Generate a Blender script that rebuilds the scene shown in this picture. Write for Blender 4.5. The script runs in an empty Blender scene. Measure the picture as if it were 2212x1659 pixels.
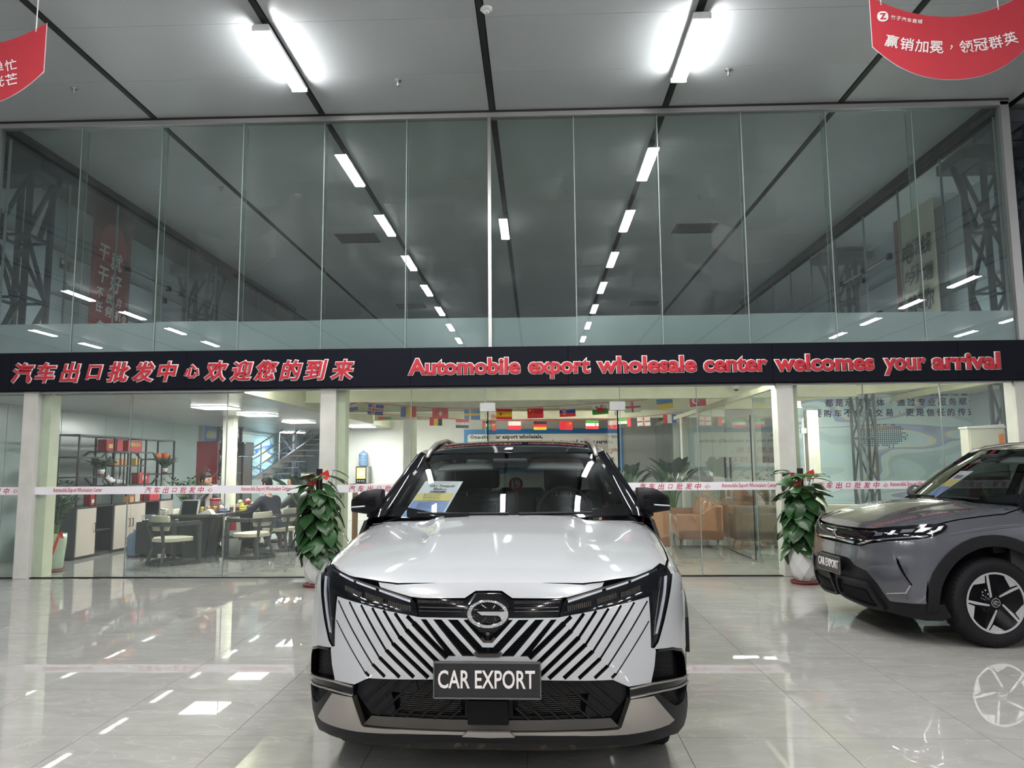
import bpy, math, random
from mathutils import Vector, Matrix, geometry, noise
R_=math.radians; PI=math.pi; random.seed(7)
SC=bpy.context.scene; COL=SC.collection
# ---------------------------------------------------------------- camera
cam_d=bpy.data.cameras.new('camera'); cam=bpy.data.objects.new('camera',cam_d); COL.objects.link(cam)
cam_d.sensor_fit='HORIZONTAL'; cam_d.sensor_width=36.0; cam_d.lens=36.0*1588.98/2212.0
cam_d.clip_start=0.05; cam_d.clip_end=200
_p,_y,_r=.10786,.03286,-.00811
_f=Vector((-math.sin(_y)*math.cos(_p),math.cos(_y)*math.cos(_p),math.sin(_p)))
_rt=Vector((math.cos(_y),math.sin(_y),0)); _u=_rt.cross(_f)
_r2=_rt*math.cos(_r)+_u*math.sin(_r); _u2=-_rt*math.sin(_r)+_u*math.cos(_r)
cam.matrix_world=Matrix(((_r2.x,_u2.x,-_f.x,0),(_r2.y,_u2.y,-_f.y,0),(_r2.z,_u2.z,-_f.z,1.44377),(0,0,0,1)))
SC.camera=cam
# ---------------------------------------------------------------- world, exposure
wd=bpy.data.worlds.new('world'); SC.world=wd; wd.use_nodes=True
wd.node_tree.nodes['Background'].inputs[0].default_value=(.55,.62,.70,1); wd.node_tree.nodes['Background'].inputs[1].default_value=.25
SC.view_settings.view_transform='Standard'; SC.view_settings.look='None'; SC.view_settings.gamma=1
SC.view_settings.use_curve_mapping=False; SC.view_settings.exposure=0.0
cy=SC.cycles; cy.use_denoising=True; cy.transparent_max_bounces=20; cy.max_bounces=8; cy.diffuse_bounces=4; cy.glossy_bounces=4; cy.use_adaptive_sampling=True; cy.adaptive_threshold=.03; cy.transmission_bounces=8
cy.sample_clamp_indirect=20.0; cy.caustics_reflective=False; cy.caustics_refractive=False; cy.blur_glossy=.5
LAMP=125.0      # emission of the hall tube lamps
# ---------------------------------------------------------------- materials
def mat(name,col,rough=.5,metal=0,spec=.5,emit=0,alpha=None,noise_=0,nscale=8,bump=0,coat=0,coatr=.03,dirt=None,ior=None,trans=0):
    m=bpy.data.materials.new(name); m.use_nodes=True; n=m.node_tree.nodes; l=m.node_tree.links; b=n['Principled BSDF']
    c=tuple(col)+(1,) if len(col)==3 else col
    b.inputs['Base Color'].default_value=c; b.inputs['Roughness'].default_value=rough; b.inputs['Metallic'].default_value=metal
    b.inputs['Specular IOR Level'].default_value=spec; b.inputs['Coat Weight'].default_value=coat; b.inputs['Coat Roughness'].default_value=coatr
    if ior: b.inputs['IOR'].default_value=ior
    if trans: b.inputs['Transmission Weight'].default_value=trans
    if emit: b.inputs['Emission Color'].default_value=c; b.inputs['Emission Strength'].default_value=emit
    if alpha is not None: b.inputs['Alpha'].default_value=alpha
    if noise_ or bump or dirt:
        tc=n.new('ShaderNodeTexCoord'); nz=n.new('ShaderNodeTexNoise'); nz.inputs['Scale'].default_value=nscale; nz.inputs['Detail'].default_value=6
        l.new(tc.outputs['Object'],nz.inputs['Vector'])
        if noise_:
            r=n.new('ShaderNodeValToRGB'); r.color_ramp.elements[0].position=.3; r.color_ramp.elements[1].position=.7
            r.color_ramp.elements[0].color=tuple(max(0,x*(1-noise_)) for x in c[:3])+(1,)
            r.color_ramp.elements[1].color=tuple(min(1,x*(1+noise_)) for x in c[:3])+(1,)
            l.new(nz.outputs['Fac'],r.inputs['Fac']); l.new(r.outputs['Color'],b.inputs['Base Color'])
            if dirt:
                n2=n.new('ShaderNodeTexNoise'); n2.inputs['Scale'].default_value=dirt[1]; n2.inputs['Detail'].default_value=8
                l.new(tc.outputs['Object'],n2.inputs['Vector'])
                r2=n.new('ShaderNodeValToRGB'); r2.color_ramp.elements[0].position=dirt[2]; r2.color_ramp.elements[1].position=dirt[2]+.1
                l.new(n2.outputs['Fac'],r2.inputs['Fac'])
                mx=n.new('ShaderNodeMix'); mx.data_type='RGBA'; l.new(r2.outputs['Color'],mx.inputs['Factor'])
                l.new(r.outputs['Color'],mx.inputs['A']); mx.inputs['B'].default_value=tuple(dirt[0])+(1,); l.new(mx.outputs['Result'],b.inputs['Base Color'])
        if bump:
            bp=n.new('ShaderNodeBump'); bp.inputs['Strength'].default_value=bump; bp.inputs['Distance'].default_value=.01
            l.new(nz.outputs['Fac'],bp.inputs['Height']); l.new(bp.outputs['Normal'],b.inputs['Normal'])
    return m
def glass(name,tint,ior=1.5,rough=0.0,haze=0,hazecol=(.75,.8,.8),streak=False):
    """pane: straight-through tint plus fresnel mirror, and a little dust"""
    m=bpy.data.materials.new(name); m.use_nodes=True; n=m.node_tree.nodes; l=m.node_tree.links; n.clear()
    o=n.new('ShaderNodeOutputMaterial'); t=n.new('ShaderNodeBsdfTransparent'); t.inputs[0].default_value=tuple(tint)+(1,)
    g=n.new('ShaderNodeBsdfGlossy'); g.inputs['Roughness'].default_value=rough; g.inputs['Color'].default_value=(.95,.97,.96,1)
    lw=n.new('ShaderNodeLayerWeight'); lw.inputs['Blend'].default_value=.5
    pw=n.new('ShaderNodeMath'); pw.operation='POWER'; pw.inputs[1].default_value=5.0; l.new(lw.outputs['Facing'],pw.inputs[0])
    F0=((ior-1)/(ior+1))**2
    f=n.new('ShaderNodeMath'); f.operation='MULTIPLY_ADD'; f.inputs[1].default_value=1-F0; f.inputs[2].default_value=F0; l.new(pw.outputs[0],f.inputs[0])
    m1=n.new('ShaderNodeMixShader'); l.new(f.outputs[0],m1.inputs[0])
    last=t
    if haze:
        d=n.new('ShaderNodeBsdfDiffuse'); d.inputs[0].default_value=tuple(hazecol)+(1,)
        m2=n.new('ShaderNodeMixShader'); m2.inputs[0].default_value=haze
        if streak:
            tc=n.new('ShaderNodeTexCoord'); mp=n.new('ShaderNodeMapping'); mp.inputs['Scale'].default_value=(2.2,2.2,1.6)
            nz=n.new('ShaderNodeTexNoise'); nz.inputs['Scale'].default_value=1.0; nz.inputs['Detail'].default_value=5; nz.inputs['Distortion'].default_value=.8
            l.new(tc.outputs['Object'],mp.inputs['Vector']); l.new(mp.outputs[0],nz.inputs['Vector'])
            r=n.new('ShaderNodeValToRGB'); r.color_ramp.elements[0].position=.5; r.color_ramp.elements[1].position=.72
            r.color_ramp.elements[0].color=(haze*.8,)*3+(1,); r.color_ramp.elements[1].color=(haze*2.0,)*3+(1,)
            l.new(nz.outputs['Fac'],r.inputs['Fac']); l.new(r.outputs['Color'],m2.inputs[0])
        l.new(t.outputs[0],m2.inputs[1]); l.new(d.outputs[0],m2.inputs[2]); last=m2
    l.new(last.outputs[0],m1.inputs[1]); l.new(g.outputs[0],m1.inputs[2]); l.new(m1.outputs[0],o.inputs[0])
    return m
M={}
M['steel']=mat('steel_frame',(.42,.42,.42),.42,.75)
M['steel2']=mat('brushed_steel',(.55,.55,.54),.3,.9)
M['white_conc']=mat('painted_column',(.62,.61,.56),.6,noise_=.10,nscale=3,dirt=((.20,.19,.16),2.6,.68))
M['cream_steel']=mat('cream_painted_steel',(.66,.66,.50),.5,noise_=.07,nscale=4)
M['white_wall']=mat('white_wall',(.62,.62,.60),.55,noise_=.03,nscale=2)
M['grey_wall']=mat('hall_wall',(.40,.42,.44),.6,noise_=.06,nscale=.6)
M['outer_wall']=mat('sheet_wall',(.50,.56,.63),.38,noise_=.12,nscale=1.2)
M['black']=mat('black_paint',(.005,.006,.009),.5,spec=.15)
M['sign_black']=mat('sign_panel',(.006,.007,.013),.5,spec=.12)
M['sign_red']=mat('sign_red',(.50,.012,.028),.45)
M['sign_white']=mat('sign_white',(.80,.74,.74),.5)
M['seam_black']=mat('ceiling_track',(.012,.012,.014),.5)
M['lamp_on']=mat('tube_lamp_diffuser',(1.0,.99,.97),.5,emit=LAMP)
M['panel_on']=mat('ceiling_light_diffuser',(1.0,.98,.95),.5,emit=85.0)
M['lamp_case']=mat('lamp_housing',(.75,.75,.75),.35)
M['glass']=glass('partition_glass',(.925,.962,.945),1.5,0,.018,streak=True)
M['glass_up']=glass('upper_glass',(.82,.865,.87),1.58,0.0,.016,streak=True)
M['glass_edge']=mat('glass_edge',(.26,.31,.29),.3)
M['film']=mat('frosted_film',(.36,.42,.40),.22,spec=.8,alpha=.86)
M['tape']=mat('white_banding',(.82,.79,.84),.5)
M['tape_red']=mat('banding_red',(.50,.02,.05),.5)
def floor_mat(name,base,k=.10):
    m=bpy.data.materials.new(name); m.use_nodes=True; n=m.node_tree.nodes; l=m.node_tree.links; b=n['Principled BSDF']
    b.inputs['Roughness'].default_value=.012; b.inputs['IOR'].default_value=1.62; b.inputs['Specular IOR Level'].default_value=.5; b.inputs['Coat Weight'].default_value=0.0; b.inputs['Coat Roughness'].default_value=.008; b.inputs['Coat IOR'].default_value=1.68
    tc=n.new('ShaderNodeTexCoord'); oi=n.new('ShaderNodeObjectInfo'); ad=n.new('ShaderNodeVectorMath'); ad.operation='ADD'
    sc=n.new('ShaderNodeVectorMath'); sc.operation='SCALE'; sc.inputs['Scale'].default_value=37.0
    cx=n.new('ShaderNodeCombineXYZ'); l.new(oi.outputs['Random'],cx.inputs[0]); l.new(oi.outputs['Random'],cx.inputs[1]); l.new(cx.outputs[0],sc.inputs[0])
    l.new(tc.outputs['Object'],ad.inputs[0]); l.new(sc.outputs[0],ad.inputs[1])
    mp=n.new('ShaderNodeMapping'); mp.inputs['Rotation'].default_value=(0,0,.6); mp.inputs['Scale'].default_value=(1.2,3.6,1)
    l.new(ad.outputs[0],mp.inputs['Vector'])
    nz=n.new('ShaderNodeTexNoise'); nz.inputs['Scale'].default_value=1.3; nz.inputs['Detail'].default_value=9; nz.inputs['Distortion'].default_value=1.4; nz.inputs['Roughness'].default_value=.62
    l.new(mp.outputs[0],nz.inputs['Vector'])
    r=n.new('ShaderNodeValToRGB'); e=r.color_ramp.elements; e[0].position=.32; e[1].position=.72
    e[0].color=tuple(x*(1-k) for x in base)+(1,); e[1].color=tuple(x*(1+k) for x in base)+(1,)
    v=n.new('ShaderNodeTexNoise'); v.inputs['Scale'].default_value=.9; v.inputs['Detail'].default_value=7; v.inputs['Distortion'].default_value=2.2; l.new(mp.outputs[0],v.inputs['Vector'])
    r2=n.new('ShaderNodeValToRGB'); q=r2.color_ramp.elements; q[0].position=.485; q[0].color=(0,0,0,1); q[1].position=.5; q[1].color=(.35,.35,.35,1); z=q.new(.515); z.color=(0,0,0,1)
    l.new(v.outputs['Fac'],r2.inputs['Fac']); l.new(nz.outputs['Fac'],r.inputs['Fac'])
    mx=n.new('ShaderNodeMix'); mx.data_type='RGBA'; l.new(r2.outputs['Color'],mx.inputs['Factor']); l.new(r.outputs['Color'],mx.inputs['A'])
    mx.inputs['B'].default_value=tuple(min(1,x*1.5) for x in base)+(1,); l.new(mx.outputs['Result'],b.inputs['Base Color'])
    w=n.new('ShaderNodeTexNoise'); w.inputs['Scale'].default_value=1.7; w.inputs['Detail'].default_value=1; l.new(tc.outputs['Object'],w.inputs['Vector'])
    bp=n.new('ShaderNodeBump'); bp.inputs['Strength'].default_value=.014; bp.inputs['Distance'].default_value=.02; l.new(w.outputs['Fac'],bp.inputs['Height']); l.new(bp.outputs['Normal'],b.inputs['Normal']); l.new(bp.outputs['Normal'],b.inputs['Coat Normal'])
    return m
M['tile']=floor_mat('grey_marble_tile',(.355,.345,.328))
M['grout']=mat('tile_joint',(.10,.10,.10),.7)
M['ceil']=mat('ceiling_sheet',(.52,.55,.58),.30,spec=.45,noise_=.04,nscale=.8)
# ---------------------------------------------------------------- helpers
class MB:
    def __init__(s): s.v=[]; s.f=[]; s.m=[]
    def add(s,vs,fs,mi=0):
        o=len(s.v); s.v+= [tuple(x) for x in vs]; s.f+=[tuple(o+i for i in f) for f in fs]; s.m+=[mi]*len(fs); return s
    def box(s,x0,x1,y0,y1,z0,z1,mi=0,M_=None):
        v=[Vector(p) for p in ((x0,y0,z0),(x1,y0,z0),(x1,y1,z0),(x0,y1,z0),(x0,y0,z1),(x1,y0,z1),(x1,y1,z1),(x0,y1,z1))]
        if M_: v=[M_@p for p in v]
        return s.add(v,[(3,2,1,0),(4,5,6,7),(0,1,5,4),(1,2,6,5),(2,3,7,6),(3,0,4,7)],mi)
    def bar(s,a,b,w,h=None,mi=0,up=(0,0,1)):
        a=Vector(a);b=Vector(b);h=h or w; d=(b-a).normalized(); u=Vector(up)
        if abs(d.dot(u))>.98: u=Vector((1,0,0))
        x=d.cross(u).normalized()*w/2; y=x.cross(d).normalized()*h/2
        v=[p+i*x+j*y for p in (a,b) for i,j in ((-1,-1),(1,-1),(1,1),(-1,1))]
        return s.add(v,[(0,1,2,3),(7,6,5,4),(0,4,5,1),(1,5,6,2),(2,6,7,3),(3,7,4,0)],mi)
    def tube(s,pts,r,n=8,mi=0,cap=True,closed=False):
        pts=[Vector(p) for p in pts]; m=len(pts); rr=r if isinstance(r,(list,tuple)) else [r]*m
        o=len(s.v); prev=None
        for i,p in enumerate(pts):
            if closed: d=(pts[(i+1)%m]-pts[i-1]).normalized()
            else: d=(pts[min(i+1,m-1)]-pts[max(i-1,0)]).normalized()
            if prev is None: x=d.orthogonal().normalized()
            else: x=(prev-d*prev.dot(d)); x=x.normalized() if x.length>1e-6 else d.orthogonal().normalized()
            prev=x; y=d.cross(x)
            for k in range(n):
                a=2*PI*k/n; s.v.append(tuple(p+(x*math.cos(a)+y*math.sin(a))*rr[i]))
        for i in range(m if closed else m-1):
            j=(i+1)%m
            for k in range(n):
                k2=(k+1)%n; s.f.append((o+i*n+k,o+i*n+k2,o+j*n+k2,o+j*n+k)); s.m.append(mi)
        if cap and not closed:
            s.f.append(tuple(o+k for k in reversed(range(n)))); s.m.append(mi)
            s.f.append(tuple(o+(m-1)*n+k for k in range(n))); s.m.append(mi)
        return s
    def lathe(s,prof,n=24,c=(0,0,0),mi=0,axis='z',M_=None,facet=0):
        o=len(s.v); c=Vector(c)
        for i,(r,h) in enumerate(prof):
            for k in range(n):
                a=2*PI*(k+(facet*(i%2)*.5))/n
                p=Vector((r*math.cos(a),r*math.sin(a),h))
                if axis=='x': p=Vector((p.z,p.x,p.y))
                elif axis=='y': p=Vector((p.x,p.z,-p.y)) if False else Vector((p.x,p.z,p.y))
                p=p+c
                if M_: p=M_@p
                s.v.append(tuple(p))
        for i in range(len(prof)-1):
            for k in range(n):
                k2=(k+1)%n; a,b,c2,d=o+i*n+k,o+i*n+k2,o+(i+1)*n+k2,o+(i+1)*n+k
                if facet:
                    if i%2==0: s.f+=[(a,b,d),(b,c2,d)]
                    else: s.f+=[(a,b,c2),(a,c2,d)]
                    s.m+=[mi,mi]
                else: s.f.append((a,b,c2,d)); s.m.append(mi)
        s.f.append(tuple(o+k for k in reversed(range(n)))); s.m.append(mi)
        s.f.append(tuple(o+(len(prof)-1)*n+k for k in range(n))); s.m.append(mi)
        return s
    def prism(s,poly,t,axis='y',base=0,mi=0,M_=None):
        """poly 2D; extruded from base to base+t along axis"""
        def P(a,b,h): return Vector({'y':(a,h,b),'z':(a,b,h),'x':(h,a,b)}[axis])
        n=len(poly); v=[P(a,b,base) for a,b in poly]+[P(a,b,base+t) for a,b in poly]
        if M_: v=[M_@p for p in v]
        tri=geometry.tessellate_polygon([[Vector((a,b,0)) for a,b in poly]])
        f=[tuple(x) for x in tri]+[tuple(i+n for i in reversed(x)) for x in tri]+[(i,(i+1)%n,(i+1)%n+n,i+n) for i in range(n)]
        return s.add(v,f,mi)
    def ell(s,c,r,n=12,mi=0,M_=None):
        o=len(s.v); c=Vector(c); r=Vector(r if hasattr(r,'__len__') else (r,r,r)); h=n//2
        for i in range(h+1):
            t=PI*i/h
            for k in range(n):
                a=2*PI*k/n; p=Vector((r.x*math.sin(t)*math.cos(a),r.y*math.sin(t)*math.sin(a),r.z*math.cos(t)))
                p=(M_@p if M_ else p)+c; s.v.append(tuple(p))
        for i in range(h):
            for k in range(n):
                k2=(k+1)%n; s.f.append((o+i*n+k,o+(i+1)*n+k,o+(i+1)*n+k2,o+i*n+k2)); s.m.append(mi)
        return s
    def mesh(s,name,mats,smooth=False):
        me=bpy.data.meshes.new(name); me.from_pydata(s.v,[],s.f)
        for m in (mats if isinstance(mats,(list,tuple)) else [mats]): me.materials.append(M[m] if isinstance(m,str) else m)
        me.polygons.foreach_set('material_index',s.m)
        me.validate(); me.update()
        import bmesh
        bm=bmesh.new(); bm.from_mesh(me); bmesh.ops.recalc_face_normals(bm,faces=bm.faces); bm.to_mesh(me); bm.free()
        if smooth: me.shade_smooth(); 
        return me
    def build(s,name,mats,parent=None,smooth=False,bevel=0,auto=None,loc=None,rot=None):
        me=s.mesh(name,mats,smooth); o=bpy.data.objects.new(name,me); COL.objects.link(o)
        if auto is not None and smooth:
            import bmesh
            bm=bmesh.new(); bm.from_mesh(me)
            for e in bm.edges:
                if len(e.link_faces)==2 and e.calc_face_angle(0)>R_(auto): e.smooth=False
            bm.to_mesh(me); bm.free()
        if parent: o.parent=parent
        if loc: o.location=loc
        if rot: o.rotation_euler=rot
        if bevel:
            b=o.modifiers.new('bevel','BEVEL'); b.width=bevel; b.segments=2; b.limit_method='ANGLE'; b.angle_limit=R_(35)
        return o
def link_mesh(name,me,parent=None,loc=None,rot=None,scale=None):
    o=bpy.data.objects.new(name,me); COL.objects.link(o)
    if parent: o.parent=parent
    if loc: o.location=loc
    if rot: o.rotation_euler=rot
    if scale: o.scale=scale if hasattr(scale,'__len__') else (scale,)*3
    return o
def tag(o,label,cat,group=None,kind=None):
    o['label']=label; o['category']=cat
    if group: o['group']=group
    if kind: o['kind']=kind
    return o
def thing(name,label,cat,loc=(0,0,0),rz=0,group=None):
    o=bpy.data.objects.new(name,None); COL.objects.link(o); o.location=loc; o.rotation_euler=(0,0,rz); o.empty_display_size=.1
    return tag(o,label,cat,group)
def struct(name,parent=None,label=None,loc=(0,0,0)):
    o=bpy.data.objects.new(name,None); COL.objects.link(o); o.location=loc; o['kind']='structure'
    if label: o['label']=label
    return o
def st(o,label=None):
    o['kind']='structure'
    if label: o['label']=label
    return o
def dup(root,loc=None,rz=None,label=None,group=None):
    r=root.copy(); COL.objects.link(r)
    if loc is not None: r.location=loc
    if rz is not None: r.rotation_euler=(0,0,rz)
    if label: r['label']=label
    if group: r['group']=group
    for ch in list(root.children):
        c=ch.copy(); COL.objects.link(c); c.parent=r
        for g in list(ch.children):
            d=g.copy(); COL.objects.link(d); d.parent=c
    return r
_tc={}
def text_mesh(body,bold=0,ext=.001,shear=0,res=2,align='CENTER'):
    key=(body,bold,ext,shear,res)
    if key in _tc: return _tc[key]
    cu=bpy.data.curves.new('lettering','FONT'); cu.body=body; cu.size=1; cu.align_x='LEFT'; cu.shear=shear
    cu.bevel_depth=bold; cu.bevel_resolution=0; cu.extrude=ext; cu.resolution_u=res
    ob=bpy.data.objects.new('lettering',cu); COL.objects.link(ob)
    bpy.context.view_layer.update()
    dg=bpy.context.evaluated_depsgraph_get(); me=bpy.data.meshes.new_from_object(ob.evaluated_get(dg))
    bpy.data.objects.remove(ob); bpy.data.curves.remove(cu); _tc[key]=me; return me
def text(name,body,mt,parent,c,w=None,h=None,bold=0,ext=.001,shear=0,rot=None,res=2,mirror=False,mapf=None,thick=.002,fitbox=None):
    """lettering mesh in the local xz plane (reads along +x, faces -y), centred at c, fitted to width w and/or height h"""
    src=text_mesh(body,bold,1.0 if ext else 0,shear,res); me=src.copy()
    xs=[v.co.x for v in me.vertices]; ys=[v.co.y for v in me.vertices]
    if not xs: return None
    x0,x1,y0,y1=min(xs),max(xs),min(ys),max(ys)
    if fitbox: x0,x1,y0,y1=fitbox
    sx=(w/(x1-x0)) if w else None; sy=(h/(y1-y0)) if h else None
    sx=sx or sy; sy=sy or sx
    for v in me.vertices:
        X=(v.co.x-(x0+x1)/2)*sx; Z=(v.co.y-(y0+y1)/2)*sy; T=-thick*.5*(1 if v.co.z>0 else -1)
        if mapf: v.co=mapf(X+c[0],Z+c[2],T)
        else: v.co=(X,T,Z)
    me.materials.clear(); me.materials.append(M[mt] if isinstance(mt,str) else mt)
    o=link_mesh(name,me,parent,None if mapf else c,rot)
    o['_box']=(x0,x1,y0,y1); return o
def inside(p,poly):
    x,y=p; r=False; j=len(poly)-1
    for i in range(len(poly)):
        xi,yi=poly[i]; xj,yj=poly[j]
        if (yi>y)!=(yj>y) and x<(xj-xi)*(y-yi)/(yj-yi)+xi: r=not r
        j=i
    return r
def resample(poly,res):
    out=[]
    for i,a in enumerate(poly):
        b=poly[(i+1)%len(poly)]; L=math.hypot(b[0]-a[0],b[1]-a[1]); k=max(1,int(math.ceil(L/res)))
        for j in range(k): out.append((a[0]+(b[0]-a[0])*j/k,a[1]+(b[1]-a[1])*j/k))
    return out
def smooth_poly(p,it=1,closed=True):
    for _ in range(it):
        q=[]
        for i in range(len(p)):
            a,b=p[i],p[(i+1)%len(p)]
            q.append((.75*a[0]+.25*b[0],.75*a[1]+.25*b[1])); q.append((.25*a[0]+.75*b[0],.25*a[1]+.75*b[1]))
        p=q
    return p
def patch(name,outline,mapf,mats,parent,holes=(),res=.05,thick=.012,off=0.0,s=1,rim=1,back=False):
    """panel cut to a 2D outline and wrapped onto the surface mapf(u,v); exact normals; s=-1 mirrors x"""
    ob=resample(outline,res); hs=[resample(h,res) for h in holes]
    pts=[Vector(p) for p in ob]; edges=[(i,(i+1)%len(ob)) for i in range(len(ob))]
    for h in hs:
        o=len(pts); pts+=[Vector(p) for p in h]; edges+=[(o+i,o+(i+1)%len(h)) for i in range(len(h))]
    xs=[p[0] for p in ob]; ys=[p[1] for p in ob]; bnd=[tuple(p) for p in pts]
    nx=int((max(xs)-min(xs))/res); ny=int((max(ys)-min(ys))/res)
    for i in range(nx+1):
        for j in range(ny+1):
            q=(min(xs)+(i+.5)*res,min(ys)+(j+.5)*res)
            if not inside(q,outline) or any(inside(q,h) for h in holes): continue
            if min((q[0]-b[0])**2+(q[1]-b[1])**2 for b in bnd)<(.45*res)**2: continue
            pts.append(Vector(q))
    vo,_,fo,_,_,_=geometry.delaunay_2d_cdt(pts,edges,[],0,1e-6)
    tris=[]
    for f in fo:
        c=(sum(vo[i].x for i in f)/len(f),sum(vo[i].y for i in f)/len(f))
        if inside(c,outline) and not any(inside(c,h) for h in holes): tris.append(tuple(f))
    e=1e-3; P=[];N=[]
    for q in vo:
        p=Vector(mapf(q.x,q.y)); du=Vector(mapf(q.x+e,q.y))-Vector(mapf(q.x-e,q.y)); dv=Vector(mapf(q.x,q.y+e))-Vector(mapf(q.x,q.y-e))
        nn=du.cross(dv); nn=nn.normalized() if nn.length>1e-12 else Vector((0,-1,0))
        P.append(p);N.append(nn)
    used=set(i for t in tris for i in t)
    # face orientation must follow N
    T=[]
    for t in tris:
        a,b,c=[P[i] for i in t[:3]]; g=(b-a).cross(c-a)
        T.append(t if g.dot(N[t[0]])>=0 else tuple(reversed(t)))
    P=[p+n*off for p,n in zip(P,N)]
    V=[Vector(p) for p in P]; NN=[Vector(n) for n in N]; F=list(T); MI=[0]*len(T)
    cnt={}
    for t in T:
        for i in range(len(t)):
            a,b=t[i],t[(i+1)%len(t)]; cnt[(a,b)]=1
    if thick:
        for (a,b) in cnt:
            if (b,a) not in cnt:
                o=len(V); pa,pb=P[a],P[b]; qa=pa-N[a]*thick; qb=pb-N[b]*thick
                g=(pb-pa).cross(N[a]); g=g.normalized() if g.length>0 else N[a]
                V+=[pa,pb,qb,qa]; NN+=[g]*4; F.append((o+1,o,o+3,o+2)); MI.append(rim)
        if back:
            o=len(V)
            for p,n in zip(P,N): V.append(p-n*thick); NN.append(-n)
            for t in T: F.append(tuple(o+i for i in reversed(t))); MI.append(rim)
    if s<0:
        V=[Vector((-p.x,p.y,p.z)) for p in V]; NN=[Vector((-n.x,n.y,n.z)) for n in NN]; F=[tuple(reversed(f)) for f in F]
    me=bpy.data.meshes.new(name); me.from_pydata([tuple(p) for p in V],[],F)
    ml=mats if isinstance(mats,(list,tuple)) else [mats,mats]
    for m in ml: me.materials.append(M[m])
    me.polygons.foreach_set('material_index',MI); me.shade_smooth()
    me.normals_split_custom_set_from_vertices([tuple(n) for n in NN])
    o=bpy.data.objects.new(name,me); COL.objects.link(o); o.parent=parent
    return o
def sym(half): return list(half)+[(-x,y) for x,y in reversed(half) if abs(x)>1e-6]
def interp(t,x):
    n=len(t)
    if x<=t[0][0]:
        m=(t[1][1]-t[0][1])/(t[1][0]-t[0][0]); return t[0][1]+m*(x-t[0][0])
    if x>=t[-1][0]:
        m=(t[-1][1]-t[-2][1])/(t[-1][0]-t[-2][0]); return t[-1][1]+m*(x-t[-1][0])
    i=0
    while x>t[i+1][0]: i+=1
    x0,y0=t[i];x1,y1=t[i+1];h=x1-x0;u=(x-x0)/h; d=(y1-y0)/h
    m0=d if i==0 else ((y1-t[i-1][1])/(x1-t[i-1][0]))
    m1=d if i==n-2 else ((t[i+2][1]-y0)/(t[i+2][0]-x0))
    return (2*u**3-3*u*u+1)*y0+(u**3-2*u*u+u)*h*m0+(3*u*u-2*u**3)*y1+(u**3-u*u)*h*m1
def P(px,py,Y):
    """photograph measure turned into a place at depth Y of the room"""
    a=(px-1106)/1588.98; b=(829.5-py)/1588.98
    d=_f+_r2*a+_u2*b; return Vector((0,0,1.44377))+d*(Y/d.y)

# ================================================================ the hall
GY=9.618; CZ=6.24
# ---- floor: tiles 0.8 m square, joints recessed
floor=struct('floor',label='polished grey marble-look tile floor of the showroom')
MB().box(-19.5,17.5,-14,26,-.12,-.004).build('floor_base','grout',floor)
tx0=-1.6634; ty0=4.0865
tm=MB().box(0,.7968,0,.7968,-.012,0).mesh('floor_tile','tile')
tiles=[(tx0+.8*i,ty0+.8*j) for j in range(-2,13) for i in range(-9,11)]
done=set()
tiles=[t for t in tiles if abs(t[0]+.4-.1)<7.6*(t[1]+1.5)/10.5+.8][:296]
for t in tiles:
    link_mesh('floor_tile',tm,floor,(t[0]+.0016,t[1]+.0016,0)); done.add((round(t[0],2),round(t[1],2)))
far=MB()
for j in range(-22,27):
    for i in range(-22,24):
        x,y=tx0+.8*i,ty0+.8*j
        if (round(x,2),round(y,2)) in done: continue
        far.add([(x+.0016,y+.0016,0),(x+.7984,y+.0016,0),(x+.7984,y+.7984,0),(x+.0016,y+.7984,0)],[(0,1,2,3)])
o=far.build('tile_field','tile',floor); o['kind']='stuff'
# ---- ceiling: sheets between black tracks
ceil=struct('ceiling',label='grey sheet ceiling with black tracks')
MB().box(-19.5,17.5,-14,26,CZ+.05,CZ+.15).build('ceiling_base','seam_black',ceil)
SEAM=[-.551+2.345*k for k in range(-8,9)]
PJ0=7.45; PL=1.13
pm=MB().box(.045,2.3,.0025,PL-.0025,0,.03).mesh('ceiling_panel','ceil')
farp=MB(); cnt=0
for j in range(-19,17):
    for k in range(16):
        x=SEAM[k]; y=PJ0+PL*j
        if y>25: continue
        if y<9.6: vis=y>6.2 and 4<=k<=11
        else: vis=5<=k<=10 and y<21
        if y>9.6 and (x<-7.8 or x>4.5): 
            if y>9.7 and x<-7.8: continue
        if vis: link_mesh('ceiling_panel',pm,ceil,(x,y,CZ)); cnt+=1
        else: farp.box(x+.045,x+2.3,y+.0025,y+PL-.0025,CZ,CZ+.03)
o=farp.build('ceiling_field','ceil',ceil); o['kind']='stuff'
for k in range(2,15):
    MB().box(SEAM[k]-.034,SEAM[k]+.034,-14,25.5,CZ-.012,CZ+.02).build('ceiling_track','seam_black',ceil)
# ---- walls of the hall
st(MB().box(-19.7,-19.5,-14,26,-.1,9).build('wall_left','grey_wall'))
st(MB().box(17.5,17.7,-14,26,-.1,9).build('wall_right','grey_wall'))
st(MB().box(-19.7,17.7,-14.2,-14,-.1,9).build('wall_back','grey_wall'))
st(MB().box(-19.7,17.7,26,26.2,-.1,9).build('wall_front','outer_wall'))
st(MB().box(-19.7,17.7,-14,26,9,9.2).build('trim_1','grey_wall'),'roof deck above the ceiling')
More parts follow.
